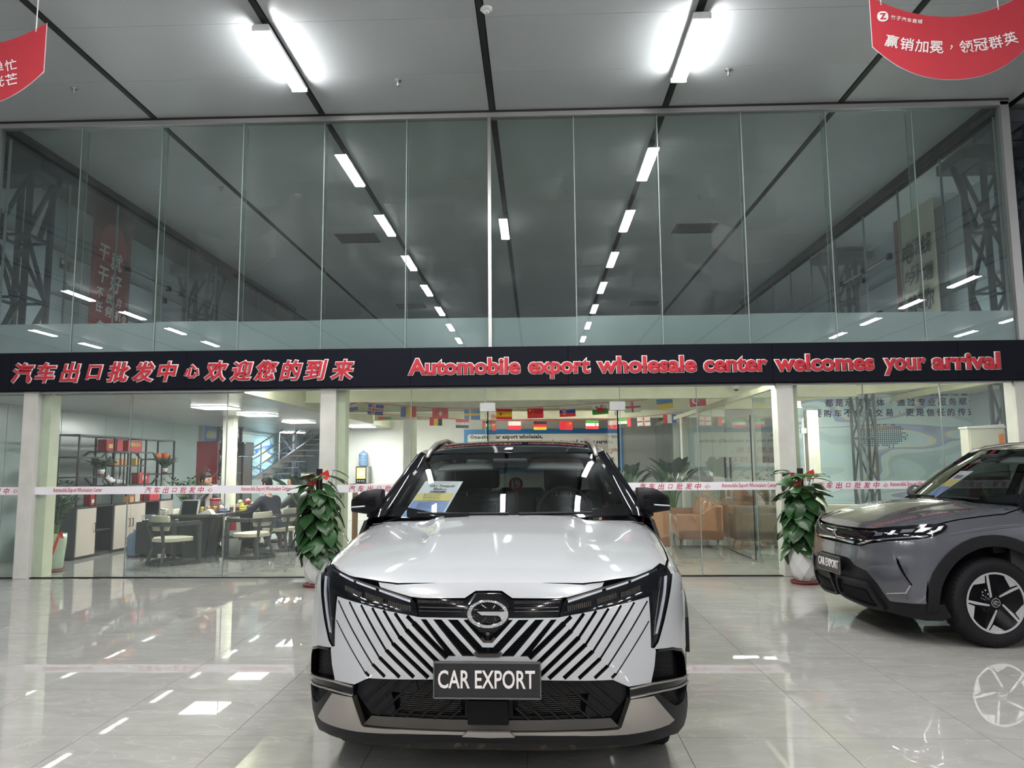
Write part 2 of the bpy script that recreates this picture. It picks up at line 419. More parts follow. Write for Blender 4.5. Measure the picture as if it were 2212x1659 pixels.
# ---- glazed partition, upper storey
up=struct('window_1',label='upper glass wall above the black sign')
MX=[-7.42,-6.28,-5.14,-4.0,-2.87,-1.735,-.6,.55,1.68,2.81,3.94,5.08,6.23]
for a,b in zip(MX[:-1],MX[1:]):
    MB().box(a+.006,b-.006,GY,GY+.012,2.95,6.15).build('glass_pane','glass_up',up)
    MB().box(a+.006,b-.006,GY+.013,GY+.015,2.95,3.385+random.uniform(-.012,.012)).build('frosted_film','film',up)
for i,x in enumerate(MX):
    if i==0: MB().box(x-.06,x,GY-.04,GY+.06,2.95,6.16).build('end_post','steel',up)
    elif i==12: MB().box(x,x+.11,GY-.05,GY+.07,2.95,6.2).build('end_post','steel',up)
    elif i==6: MB().box(x-.022,x+.022,GY-.03,GY+.05,2.95,6.15).build('mullion','steel2',up)
    else:
        m=MB(); m.box(x-.006,x+.006,GY-.003,GY+.013,2.95,6.15); m.box(x-.004,x+.004,GY+.156,GY+.16,2.95,6.15)
        m.build('glass_joint','glass_edge',up); MB().box(x-.004,x+.004,GY+.016,GY+.155,2.95,6.15).build('glass_fin','glass',up)
m=MB(); m.box(-7.48,6.34,GY-.05,GY+.06,6.15,6.215); m.box(-7.48,6.34,GY-.03,GY+.04,6.215,6.245)
m.build('head_rail','steel',up,bevel=.004)
MB().box(-7.48,6.34,GY-.06,GY+.0,6.213,6.24).build('head_gap','seam_black',up)
# wide pieces beyond the frame
st(MB().box(-19.5,-7.48,GY,GY+.1,2.95,6.3).build('wall_upper_left','outer_wall'))
st(MB().box(8.4,17.5,GY+1.6,GY+1.7,-.0,6.9).build('wall_upper_right','outer_wall'))
# ---- upper room: side glazing, rail, outer sheet walls, floor
sg=struct('window_3',label='left side glazing of the upper room')
for k in range(9):
    y=9.8+1.35*k; MB().box(-7.44,-7.43,y+.01,y+1.34,3.0,6.12).build('glass_pane','glass',sg)
    MB().box(-7.45,-7.42,y-.01,y+.01,3.0,6.15).build('glass_fin','glass_edge',sg)
m=MB(); m.box(-7.52,-7.36,9.68,22,6.09,6.24); m.box(-7.40,-7.34,9.68,22,6.17,6.24)
m.build('side_rail','seam_black',sg)
MB().box(-7.46,-7.42,12.9,14.9,5.02,5.05).build('patch_rail','steel',sg)
for y,z in ((12.9,5.03),(14.4,5.03),(14.25,4.75),(14.25,4.1),(13.4,4.1),(14.9,5.03)): MB().box(-7.47,-7.40,y-.05,y+.05,z-.05,z+.05).build('patch_fitting','black',sg)
sr=struct('window_4',label='right side glazing of the upper room')
for k in range(9):
    y=9.8+1.35*k; MB().box(6.27,6.28,y+.01,y+1.34,3.0,6.12).build('glass_pane','glass',sr)
    MB().box(6.26,6.29,y-.01,y+.01,3.0,6.15).build('glass_fin','glass_edge',sr)
m=MB(); m.box(6.2,6.36,9.68,22,6.09,6.24); m.box(6.16,6.24,9.68,22,6.17,6.24); m.build('side_rail','seam_black',sr)
MB().box(6.25,6.29,12.9,14.9,5.02,5.05).build('patch_rail','steel',sr)
for y,z in ((12.9,5.03),(13.9,5.03),(13.9,4.85),(13.4,4.1),(14.9,5.03),(14.3,4.2)): MB().box(6.23,6.3,y-.05,y+.05,z-.05,z+.05).build('patch_fitting','black',sr)
st(MB().box(-8.7,-8.6,GY+.1,26,-.1,9).build('wall_outer_left','outer_wall'))
st(MB().box(7.7,7.8,GY+1.7,26,2.99,9).build('wall_outer_right','outer_wall'))
def ribs(name,x,s):
    p=None
    for k in range(5):
        MB().box(min(x,x+s*.02),max(x,x+s*.02),10.6+2.3*k,10.64+2.3*k,3,8).build(name,'outer_wall',None)['kind']='structure'
for k,z in enumerate((3.7,4.5,5.3)):
    st(MB().box(-8.6,-8.56,9.9,25,z,z+.03).build('trim_2','steel')); st(MB().box(7.66,7.7,11.4,25,z,z+.03).build('trim_3','steel'))
# floor slab between the storeys
st(MB().box(-8.55,9.6,GY+.12,25.9,2.9,2.99).build('ceiling_lower','cream_steel'),'cream steel deck over the ground floor rooms')
# ---- glazed partition, ground floor
lw_=struct('window_2',label='ground floor glass wall below the black sign')
COLX=[(-6.86,-6.66),(-2.85,-2.645),(3.11,3.315),(6.13,6.36)]
LX=[(-8.2,-7.55),(-7.55,-6.87),(-6.65,-5.41),(-5.41,-4.11),(-4.11,-2.86),(-2.635,-1.65),(-1.65,-.67),(1.09,2.09),(2.09,3.10),(3.325,4.23),(4.23,5.21),(5.21,6.12)]
for a,b in LX:
    MB().box(a+.004,b-.004,GY+.02,GY+.032,.012,2.44).build('glass_pane','glass',lw_)
MB().box(-.67,1.09,GY+.02,GY+.032,2.16,2.44).build('transom_pane','glass',lw_)
for x in (-7.55,-5.41,-4.11,-1.65,-.67,1.09,2.09,4.23,5.21):
    MB().box(x-.004,x+.004,GY+.016,GY+.036,.012,2.44).build('glass_joint','glass_edge',lw_)
m=MB(); m.box(-19.5,6.36,GY-.0,GY+.06,2.43,2.47); m.build('head_channel','steel2',lw_)
MB().box(-8.2,3.10,GY+.0,GY+.05,0.0,.012).build('floor_channel','black',lw_)
MB().box(3.32,6.12,GY+.0,GY+.05,0.0,.012).build('floor_channel','black',lw_)
for i,(a,b) in enumerate(COLX):
    c=MB().box(a,b,GY-.03,GY+.2,0,2.47).build('column','white_conc',None,bevel=.006); st(c,'white painted steel column in the glass front')
    MB().box(b-.012,b+.004,GY-.034,GY+.02,0,2.45).build('edge_strip','white_wall',c)
    MB().box(b,b+.10,GY+.1,GY+.3,0,2.47).build('inner_flange','cream_steel',c)
# banding with lettering
band=thing('printed_banding','white tape band with red lettering running along the ground floor glass','banding')
for a,b in ((-8.2,-6.87),(-6.70,-2.86),(-2.62,-.67),(1.15,3.13),(3.335,6.10)):
    MB().box(a,b,GY+.012,GY+.0185,1.085,1.187).build('tape','tape',band)
def cn(x,parent=band,y=GY+.010,s=.074,z=1.135,m='tape_red',step=.118,word='汽车出口批发中心'):
    for i,ch in enumerate(word):
        text('lettering',ch,m,parent,(x+step*i,y,z),h=s*(1.12 if ch not in '口心' else .76),bold=.008,shear=.22,res=1,thick=.001)
def en(x,parent=band,y=GY+.010,w=.66,z=1.137):
    text('lettering','Automobile Export Wholesalers Center','tape_red',parent,(x,y,z),w=w,h=.072,bold=.010,res=1,thick=.001)
cn(-7.75); en(-6.08); cn(-5.13); en(-3.56); cn(-2.42); cn(1.36); en(2.72,w=.70); cn(3.62); en(4.85,w=.70); cn(5.42,s=.07,step=.10)
# entrance doors (leaves stand open, turned inwards)
def leaf(name,x,y,L,ang,hz=2.13,handle=True,lab=None):
    d=struct(name,label=lab,loc=(x,y,0)); d.rotation_euler=(0,0,ang)
    MB().box(0,L,-.006,.006,.02,hz).build('door_pane','glass',d)
    m=MB(); m.box(-.004,.004,-.008,.008,.02,hz); m.box(0,L,-.008,.008,.014,.024); m.build('door_edge','black',d)
    MB().box(0,.16,-.014,.014,.02,.08).build('floor_pivot','steel2',d); MB().box(0,.16,-.014,.014,hz-.06,hz+.02).build('top_pivot','steel2',d)
    if handle:
        for s in (-1,1):
            m=MB(); m.tube([(L-.09,s*.045,.75),(L-.09,s*.045,1.18)],.017,10); m.tube([(L-.09,s*.045,1.18),(L-.09,s*.045,1.52)],.017,10,1)
            m.box(L-.10,L-.08,min(0,s*.045),max(0,s*.045),.85,.87); m.box(L-.10,L-.08,min(0,s*.045),max(0,s*.045),1.42,1.44); m.build('pull_handle',['steel2','black'],d,True)
    return d
leaf('door_1',-.64,GY+.03,.86,R_(86),lab='left leaf of the glass entrance door standing open')
leaf('door_2',1.06,GY+.03,.86,R_(93),lab='right leaf of the glass entrance door standing open')
leaf('door_3',3.17,11.03,1.35,R_(91.5),lab='open glass door leaf with a long bar handle beside the middle column')
for x in (-.64,1.06): st(MB().box(x-.1,x+.1,GY+.0,GY+.05,2.13,2.24).build('trim_4','steel2'))
# glass wall between the lounge and the right room
gw=struct('window_5',label='glass wall between the lounge and the right hand room')
ys=[9.9,11.0,12.6,13.6,14.6,15.6,16.7,17.8,18.9,20.0]
for a,b in zip(ys[:-1],ys[1:]):
    if a==11.0: continue
    MB().box(3.20,3.212,a+.004,b-.004,.01,2.42).build('glass_pane','glass',gw)
    MB().box(3.2,3.214,b-.005,b+.005,.01,2.42).build('glass_joint','glass_edge',gw)
MB().box(3.18,3.24,9.8,20,2.42,2.5).build('head_channel','cream_steel',gw)
MB().box(3.2,3.215,9.9,20,1.09,1.18).build('banding','tape',gw)
# ---- sign
sign=thing('sign_board','long black fascia sign with red and white welcome lettering in Chinese and English','sign',(0,GY-.09,0))
jx=[-19.5,-7.0,-4.62,-1.64,.42,3.05,5.4,7.6]
for a,b in zip(jx[:-1],jx[1:]): MB().box(a+.002,b-.002,-.03,.06,2.462,2.957).build('sign_panel','sign_black',sign,bevel=.002)
MB().box(-19.5,7.6,.0,.16,2.45,2.97).build('sign_frame','black',sign)
def letter(body,cx,cz,w,h,shear=0,b0=.0,b1=.045,res=3,ext_=.012):
    src=text_mesh(body,b0,1.0,shear,res); xs=[v.co.x for v in src.vertices]; ys_=[v.co.y for v in src.vertices]
    fb=(min(xs),max(xs),min(ys_),max(ys_))
    text('letter_outline',body,'sign_white',sign,(cx,-.036,cz),w,h,b1,1,shear,res=res,thick=.010,fitbox=fb)
    text('letter_face',body,'sign_red',sign,(cx,-.046,cz),w,h,b0,1,shear,res=res,thick=.012,fitbox=fb)
cnx=[(28,104),(80,118),(134,170),(188,220),(234,280),(292,328),(344,380),(396,432),(446,488),(500,546),(555,595),(608,650),(661,704),(719,760)]
for ch,(a,b) in zip('汽车出口批发中心欢迎您的到来',cnx):
    w_=P(((a+min(b,a+44))/2),806-.0104*a,9.49)
    letter(ch,w_.x,w_.z,None,.265 if ch not in '口心' else (.19 if ch=='口' else .18),shear=.22,b0=.022,b1=.060)
words=[('Automobile',880,1126),('export',1139,1277),('wholesale',1288,1507),('center',1518,1660),('welcomes',1672,1891),('your',1908,2003),('arrival',2012,2164)]
for wd_,a,b in words:
    x0=P(a,800,9.49).x; x1=P(b,800,9.49).x; zb_=P((a+b)/2,817.5-.0104*(a+b)/2,9.49).z
    src=text_mesh(wd_,.034,1.0,0,3); ys_=[v.co.y for v in src.vertices]; k=.285
    hh=(max(ys_)-min(ys_))*k; cz=zb_+(max(ys_)+min(ys_))/2*k
    letter(wd_,(x0+x1)/2,cz,(x1-x0)-.03,hh,0,.034,.068)
# ---- ceiling lamps
lamp_me=None
def make_lamp():
    t=thing('tube_lamp','ceiling tube lamp','ceiling lamp',(0,0,0))
    m=MB(); m.box(-.085,.085,-.66,.66,.03,.075); m.box(-.095,.095,-.665,-.645,.0,.06); m.box(-.095,.095,.645,.665,.0,.06)
    m.box(-.012,.012,-.35,-.33,.07,.14); m.box(-.012,.012,.33,.35,.07,.14)
    m.build('housing','lamp_case',t)
    MB().box(-.08,.08,-.645,.645,-.004,.032).build('diffuser','lamp_on',t,bevel=.006); return t
l0=make_lamp(); rows={-2.92:range(0,9),1.80:range(0,9),-12.5:range(3,9),11.3:range(3,9),-17.2:range(5,9),16.0:range(5,9)}
first=True; nth=['nearest the glass wall','second from the glass wall']
for x,ks in rows.items():
    for k in ks:
        o=l0 if first else dup(l0); first=False; o.location=(x,8.03-2.72*k,CZ-.14)
        if x==-2.92 and k==0: o['label']='bright ceiling tube lamp on the left track, above the Chinese half of the sign'
        elif x==1.80 and k==0: o['label']='bright ceiling tube lamp on the right track, above the English half of the sign'
        else: o['label']='ceiling tube lamp of the showroom seen only mirrored in the glass'; o['group']='tube lamps in rows behind the viewpoint'
o=dup(l0,(-.6,4.96,CZ-.14)); o['label']='ceiling tube lamp of the showroom seen only mirrored in the glass'; o['group']='tube lamps in rows behind the viewpoint'
# ---- sprinklers, smoke detectors, air vents
def sprinkler(x,y,lab):
    t=thing('sprinkler',lab,'sprinkler',(x,y,CZ))
    MB().lathe([(.045,0),(.042,-.008),(.012,-.012),(.010,-.05),(.006,-.07)],12).build('body','steel2',t,True)
    MB().lathe([(.022,-.07),(.024,-.074),(.002,-.078)],10).build('deflector','steel2',t,True)
for x,y,l_ in ((-5.83,8.71,'small ceiling sprinkler near the left red hanging banner'),(-1.69,8.72,'small ceiling sprinkler between the left lamp and the centre track'),(2.41,8.67,'small ceiling sprinkler just right of the right tube lamp'),
   (-5.4,12.1,'small ceiling sprinkler seen through the upper glass, high on the left'),(.55,12.6,'small ceiling sprinkler seen through the upper glass near the centre post'),(3.0,13.0,'small ceiling sprinkler seen through the upper glass on the right')): sprinkler(x,y,l_)
def smoke(x,y,lab):
    t=thing('smoke_detector',lab,'smoke detector',(x,y,CZ))
    MB().lathe([(.065,0),(.065,-.02),(.05,-.035),(.03,-.04)],16).build('base','white_wall',t,True); MB().lathe([(.032,-.038),(.03,-.055),(.004,-.058)],12).build('sensor','lamp_case',t,True)
smoke(-.48,7.3,'round white smoke detector beside the centre ceiling track'); smoke(-4.17,12.5,'round white smoke detector seen through the upper glass on the left')
def vent(x,y,lab):
    t=thing('air_vent',lab,'air vent',(x,y,CZ)); m=MB(); m.box(-.42,.42,-.3,-.26,-.02,.0); m.box(-.42,.42,.26,.3,-.02,0); m.box(-.42,-.38,-.3,.3,-.02,0); m.box(.38,.42,-.3,.3,-.02,0); m.build('frame','black',t)
    MB().box(-.38,.38,-.26,.26,-.004,0).build('opening','black',t); s=MB()
    for k in range(9): s.box(-.38,.38,-.24+.055*k,-.225+.055*k,-.016,-.003)
    s.build('louvre_blades','seam_black',t)
vent(-3.75,15.1,'dark ceiling vent near the third left lamp reflection'); vent(-3.75,21.9,'dark far ceiling vent on the left'); vent(3.3,14.85,'dark ceiling vent on the right of the lamp row'); vent(3.3,22,'dark far ceiling vent on the right')
# ---- lattice trusses
M['truss']=mat('dark_truss_paint',(.035,.042,.058),.45)
M['truss_grey']=mat('grey_truss_paint',(.10,.11,.12),.45)
def truss(x,y,lab,w=.52,h0=0,h1=5.95,cap=True,dens=.78,mt='truss',ck=1.0):
    t=thing('lattice_truss',lab,'truss column',(x,y,0))
    for sx in (-1,1):
        for sy in (-1,1): MB().bar((sx*w/2,sy*w/2,h0),(sx*w/2,sy*w/2,h1),.07*ck).build('chord',mt,t)
    m=MB(); n=int((h1-h0)/dens); d=(h1-h0)/n
    for k in range(n):
        z=h0+k*d; a,b=z,z+d
        for s in (-1,1):
            p,q=(-w/2,w/2) if (k+s)%2 else (w/2,-w/2)
            m.bar((p,s*w/2,a),(q,s*w/2,b),.045*ck); m.bar((s*w/2,p,a),(s*w/2,q,b),.045*ck)
            m.bar((-w/2,s*w/2,b),(w/2,s*w/2,b),.04); m.bar((s*w/2,-w/2,b),(s*w/2,w/2,b),.04)
    m.build('lacing',mt,t)
    if cap:
        m=MB(); m.box(-w/2-.35,w/2+.35,-w/2-.1,w/2+.1,h1,h1+.16)
        for s in (-1,1): m.bar((s*(w/2+.3),0,h1),(s*w/2,0,h1-1.0),.06)
        m.build('cap_plate','truss',t)
    return t
truss(6.92,10.0,'dark lattice truss column outside the glass at the far right edge',h0=3.04); truss(7.05,11.2,'dark lattice truss column just inside the right end post of the upper glass',h0=3.04)
truss(6.98,16.6,'dark lattice truss column far back on the right, seen through the upper glass',w=.42,h0=3.04); truss(6.95,15.9,'slim grey lattice truss column in front of the slogan mural',w=.34,h1=2.88,cap=False,dens=.75,mt='truss_grey',ck=.62); truss(8.85,14.1,'lattice truss column behind the switch cabinet',w=.36,h1=2.88,cap=False,dens=.75,mt='truss_grey',ck=.8)
truss(-7.98,10.9,'dark lattice truss column at the left end of the upper glass',h0=3.04); truss(-7.98,17.0,'dark lattice truss column far back on the left, seen through the upper glass',h0=3.04)
truss(-7.72,18.3,'dark lattice truss column against the blue mural beside the red panel',w=.40,h1=2.42,cap=False,dens=.6); truss(-7.6,22.4,'dark lattice truss column behind the stair rail',w=.45,h1=2.42,cap=False,dens=.6)
truss(6.75,17.3,'dark lattice truss column in front of the slogan wall',w=.45) if False else None
# ---- unseen lamps added outside the upper room to brighten its side walls and banners
M['added_fill_lamp']=mat('fill_lamp_diffuser',(1,.98,.95),.5,emit=42)
for x,s in ((-7.65,1),(6.62,-1)):
    for y in (11.9,13.2,15.0,18.6):
        t=thing('added_fill_lamp','unseen linear fill lamp added behind the frosted strip to brighten the side walls','fill lamp',(x,y,3.04),0,'unseen fill lamps behind the frosted strip')
        MB().box(-.05,.05,-.6,.6,-.04,0).build('housing','lamp_case',t); MB().box(-.04,.04,-.58,.58,0,.02).build('diffuser','added_fill_lamp',t)
# ---- hanging banners
M['banner_red']=mat('banner_red',(.45,.035,.05),.4); M['banner_dark']=mat('banner_darkred',(.16,.012,.018),.6); M['banner_cream']=mat('banner_cream',(.52,.49,.40),.6); M['ink']=mat('ink',(.02,.02,.025),.6)
M['string']=mat('twine',(.6,.6,.6),.7); M['copper']=mat('banner_copper',(.22,.07,.05),.6)
def curved_banner(name,lab,x0,w,y,ztop,h,sag,lines,gap=0,logo=False,strings=(),lean=0):
    t=thing(name,lab,'hanging banner',(x0,y,0)); N=24
    def top(u): return ztop-sag*(1-(2*u-1)**2)
    def bot(u): return ztop-.49-.335*(1-abs(2*u-1)**2.3)
    m=MB()
    for (o_,mi,g) in ((0,0,0),(.006,1,.004)):
        vs=[];fs=[]
        for i in range(N+1):
            u=i/N; a=-g if i==0 else (g if i==N else 0); X=u*w+a
            vs+=[(X,o_,bot(u)-g),(X,o_,top(u)+g)]
        for i in range(N): fs.append((2*i,2*i+2,2*i+3,2*i+1))
        m.add(vs,fs,mi)
    m.build('cloth',['banner_red','sign_white'],t)
    for (s_,cu,dz,hh,sp,bo) in lines:
        n=len(s_)
        for i,ch in enumerate(s_):
            u=cu+(i-(n-1)/2)*sp/w; z=top(.5)+(top(u)-top(.5))*.6-dz; sl=math.atan2(top(u+.01)-top(u-.01),.02*w)*.6
            o=text('lettering',ch,'sign_white',t,(u*w,-.004,z),h=hh*(1 if ch not in ',，' else .4),bold=bo,res=1,thick=.001); 
            if o: o.rotation_euler=(0,-sl,0)
    if logo:
        o=MB().prism(smooth_poly([(-.05,-.05),(.05,-.05),(.05,.05),(-.05,.05)],2),.002,'y').build('emblem','sign_white',t,loc=(.075*w,-.005,top(.075)-.14))
        text('emblem_letter','Z','banner_red',t,(.075*w,-.008,top(.075)-.14),h=.06,bold=.03,res=1,thick=.001)
    for sx in strings:
        MB().tube([(sx*w,.003,top(sx)-.03),(sx*w,.003,CZ)],.006,5).build('string','string',t)
    return t
# hanging banners in front of the glass
curved_banner('hanging_banner','red curved hanging banner with one line of white Chinese lettering at top right',3.13,1.43,6.5,5.72,.60,.22,
  [('赢销加冕，领冠群英',.495,.30,.122,.133,.012),('竹子汽车商城',.225,.06,.042,.048,.012)],logo=True,strings=(.07,.81))
curved_banner('hanging_banner','red curved hanging banner with two lines of white lettering at top left',-6.09,1.43,6.5,5.69,.60,.22,
  [('销冠签单忙',.60,.24,.112,.125,.010),('闪耀光芒',.655,.385,.112,.125,.010)],strings=(.93,.2))
# tall wall banners behind the side glazing
t=thing('wall_banner','tall dark red wall banner with white calligraphy seen through the upper glass at left','wall banner',(-7.9,0,0))
MB().box(-.01,.01,12.55,13.78,3.0,7.2).build('cloth','banner_red' if False else 'banner_dark',t)
M['brick_red']=mat('banner_midred',(.30,.018,.03),.6)
MB().box(.0,.014,12.6,13.72,3.0,5.75).build('field','brick_red',t); MB().lathe([(.42,0),(.42,.004)],30,axis='x').build('moon','banner_red',t,loc=(.014,13.2,5.55))
def vtext(ch,y,z,h,mt,par,x,face=1,bold=.02):
    o=text('lettering',ch,mt,par,(x,y,z),h=h,bold=bold,shear=.15,res=1,thick=.002); o.rotation_euler=(0,0,R_(90*face)); return o
for ch,y,z,h in (('干',12.88,5.35,.30),('就',13.28,5.28,.36),('干',12.88,4.93,.30),('好',13.28,4.86,.36),('不',12.8,4.58,.2),('放',13.1,4.54,.2),('弃',13.42,4.52,.2),('任',12.8,4.33,.2),('何',13.1,4.29,.2),('机',13.4,4.27,.2),('会',13.62,4.25,.16),('争',12.88,3.93,.32),('就',13.28,3.85,.36),('争',12.88,3.5,.32),('干',13.3,3.4,.3)):
    vtext(ch,y,z,h,'sign_white',t,.03)
t=thing('wall_banner','tall cream wall banner with black calligraphy seen through the upper glass at right','wall banner',(7.3,0,0))
MB().box(-.01,.01,13.3,14.75,3.0,7.2).build('cloth','banner_cream',t)
MB().prism(smooth_poly([(14.75,3.0),(14.75,7.2),(14.3,7.2),(14.55,6.2),(14.62,5.2),(14.5,4.2),(14.62,3.0)],1),.006,'x',base=-.018).build('stripe','copper',t)
for ch,y,z,h in (('电',14.25,5.45,.42),('话',13.9,5.5,.36),('线',13.58,5.45,.38),('的',14.3,5.0,.22),('另',14.05,4.98,.36),('一',13.8,5.0,.05),('端',13.55,4.92,.34),('就',14.2,4.42,.38),('是',13.92,4.42,.28),('你',13.6,4.42,.40),('成',14.2,3.9,.34),('为',13.92,3.9,.30),('你',13.6,3.86,.40)):
    vtext(ch,y,z,h,'ink',t,-.03,-1)
# exit sign
M['exit_green']=mat('exit_sign_dark',(.02,.07,.05),.4)
t=thing('exit_sign','small dark green exit sign with running figures on the upper left wall','exit sign',(-8.575,12.9,5.12))
MB().box(-.01,.015,-.19,.19,-.09,.09).build('plate','exit_green',t); MB().box(.015,.018,-.18,-.02,-.005,.07).build('left_field','lamp_case',t)
m=MB(); 
for oy in (-.10,.10): m.box(.018,.021,oy-.01,oy+.015,-.04,.03); m.ell((.02,oy+.02,.045),(.004,.014,.014),8); m.bar((.02,oy,-.04),(.02,oy-.04,-.07),.012); m.bar((.02,oy,-.04),(.02,oy+.035,-.06),.012); m.bar((.02,oy,.02),(.02,oy+.04,.0),.010)
m.build('running_figures','glass_edge',t)
# ================================================================ ground floor rooms
M['board_white']=mat('board_white',(.74,.74,.70),.4); M['board_blue']=mat('board_blue',(.02,.22,.60),.4)
st(MB().box(-5.9,3.3,20.0,20.12,0,2.9).build('wall_lounge_back','white_wall'))
st(MB().box(3.2,5.6,17.4,17.5,0,2.9).build('wall_room_right_back','white_wall'))
st(MB().box(9.6,9.7,GY,18,0,2.95).build('wall_room_right_side','outer_wall'))
# left frosted wall
M['frost_wall']=mat('frosted_glass_wall',(.42,.50,.50),.18,spec=.6,noise_=.06,nscale=.7)
fw=struct('wall_office_left',label='pale blue frosted glass wall of the office')
for k in range(6): MB().box(-8.16,-8.14,9.75+1.3*k+.005,9.75+1.3*(k+1)-.005,0,2.42).build('glass_panel','frost_wall',fw)
def swoosh_mat(name,vert=False):
    m=bpy.data.materials.new(name); m.use_nodes=True; n=m.node_tree.nodes; l=m.node_tree.links; b=n['Principled BSDF']; b.inputs['Roughness'].default_value=.4
    tc=n.new('ShaderNodeTexCoord'); mp=n.new('ShaderNodeMapping'); mp.inputs['Rotation'].default_value=(0,.30,0); mp.inputs['Scale'].default_value=(.30,.30,1.25)
    nz=n.new('ShaderNodeTexNoise'); nz.inputs['Scale'].default_value=1.25; nz.inputs['Detail'].default_value=0; nz.inputs['Distortion'].default_value=1.1
    l.new(tc.outputs['Object'],mp.inputs[0]); l.new(mp.outputs[0],nz.inputs['Vector'])
    mu=n.new('ShaderNodeMath'); mu.operation='MULTIPLY'; mu.inputs[1].default_value=3.0; fr=n.new('ShaderNodeMath'); fr.operation='FRACT'
    l.new(nz.outputs['Fac'],mu.inputs[0]); l.new(mu.outputs[0],fr.inputs[0])
    r=n.new('ShaderNodeValToRGB'); r.color_ramp.interpolation='CONSTANT'; e=r.color_ramp.elements
    e[0].position=0; e[0].color=(.20,.40,.48,1); e[1].position=.16; e[1].color=(.30,.52,.56,1)
    for p,c in ((.34,(.30,.54,.64,1)),(.48,(.46,.56,.58,1)),(.56,(.52,.47,.15,1)),(.61,(.10,.24,.52,1)),(.70,(.05,.12,.34,1)),(.78,(.34,.56,.60,1)),(.9,(.40,.56,.58,1))):
        q=e.new(p); q.color=c
    l.new(fr.outputs[0],r.inputs[0]); l.new(r.outputs[0],b.inputs['Base Color']); return m
M['mural']=swoosh_mat('blue_swoosh_mural'); M['mural_right']=swoosh_mat('aqua_swoosh_mural')
for e_ in [n_ for n_ in M['mural_right'].node_tree.nodes if n_.type=='VALTORGB'][0].color_ramp.elements: e_.color=tuple(.45*.8+.55*min(1,c_*1.5) for c_ in e_.color[:3])+(1,)
t=thing('wall_mural','blue and teal wave mural behind the trusses and stair on the left','mural',(-8.05,0,0))
MB().box(-.02,.0,17.6,25.5,0,2.9).build('print','mural',t)
MB().box(-.1,.0,17.5,17.6,0,2.42).build('edge','steel',t)
t=thing('wall_mural','blue slogan mural with rows of dark Chinese characters in the right hand room','mural',(0,16.6,0))
MB().box(5.6,9.6,-.02,.02,.45,2.9).build('print','mural_right',t); MB().box(5.6,9.6,-.015,.03,0,.45).build('plinth','board_white',t)
M['slogan']=mat('slogan_ink',(.04,.03,.10),.5)
for row,(z,x1,s_) in enumerate(((2.60,9.98+.0,'想要购车不仅是交易，更是信任的传递。'),(2.83,10.25,'都是承诺主体，通过专业服务赋予崭新'),(3.05,10.3,'让每一次交易都是承诺'))):
    for i,ch in enumerate(reversed(s_)):
        x=x1-.225*i
        if x<5.75 or x>9.95: continue
        o=text('lettering',ch,'slogan',t,(x-.13,-.03,z-.10),h=.17 if ch not in '，。一' else .05,bold=.02,res=1,thick=.001)
m=MB()
for i in range(26):
    for j in range(12):
        if (i-13)**2/130+(j-6)**2/34<1+random.uniform(-.3,.3): m.box(7.05+i*.045,7.05+i*.045+.026,-.024,-.02,1.72+j*.045,1.72+j*.045+.026)
m.build('dot_pattern','slogan',t)['kind']='stuff'
# office ceiling with light panels
oc=struct('ceiling_office',label='low grey panel ceiling of the office')
M['office_ceil']=mat('office_ceiling',(.46,.46,.45),.28,spec=.5)
for i in range(20):
    for j in range(7):
        x=-8.15+.6*j; y=9.78+.6*i*1.31; MB().box(x+.003,x+.597,y+.003,y+.782,2.42,2.45).build('ceiling_sheet','office_ceil',oc)
MB().box(-8.15,-3.95,9.75,25.5,2.46,2.5).build('ceiling_back','black',oc)
MB().box(-3.97,-3.93,9.75,20,2.42,2.9).build('ceiling_edge_fascia','cream_steel',oc)
for x,y,l_ in ((-5.35,12.1,'nearest square ceiling light panel over the office desk'),(-5.35,13.95,'middle square ceiling light panel over the office desk'),(-5.35,16.4,'farthest of the square ceiling light panels in line over the desk'),(-4.45,18.6,'square ceiling light panel next to the office fascia'),(-7.2,21.5,'square ceiling light panel added over the stair to brighten it')):  # the panel over the stair is added to light that end
    t=thing('ceiling_light',l_,'ceiling light',(x,y,2.42)); MB().box(-.31,.31,-.31,.31,-.012,0).build('frame','lamp_case',t); MB().box(-.29,.29,-.29,.29,-.018,-.011).build('diffuser','panel_on',t)
# lounge beams
for i,(y,lab) in enumerate(((12.3,''),(14.9,''),(17.6,''))):
    m=MB(); m.box(-3.9,5.3,y-.09,y+.09,2.50,2.515); m.box(-3.9,5.3,y-.006,y+.006,2.515,2.75); m.box(-3.9,5.3,y-.09,y+.09,2.75,2.765)
    st(m.build('beam','cream_steel'),'cream steel cross beam under the lounge deck')
for x in (-3.2,-.9,1.35,3.3,5.6,7.9):
    m=MB(); m.box(x-.06,x+.06,GY+.2,20,2.76,2.77); m.box(x-.005,x+.005,GY+.2,20,2.77,2.88); st(m.build('joist','cream_steel'),'cream steel joist running back from the glass')
m=MB(); A_,B_=Vector((4.9,14.9,2.63)),Vector((7.15,10.6,2.63)); m.bar(A_,B_,.16,.02); m.bar(A_+Vector((0,0,.13)),B_+Vector((0,0,.13)),.02,.26); m.bar(A_+Vector((0,0,.26)),B_+Vector((0,0,.26)),.16,.02); st(m.build('beam','cream_steel'),'diagonal cream steel beam over the right room')
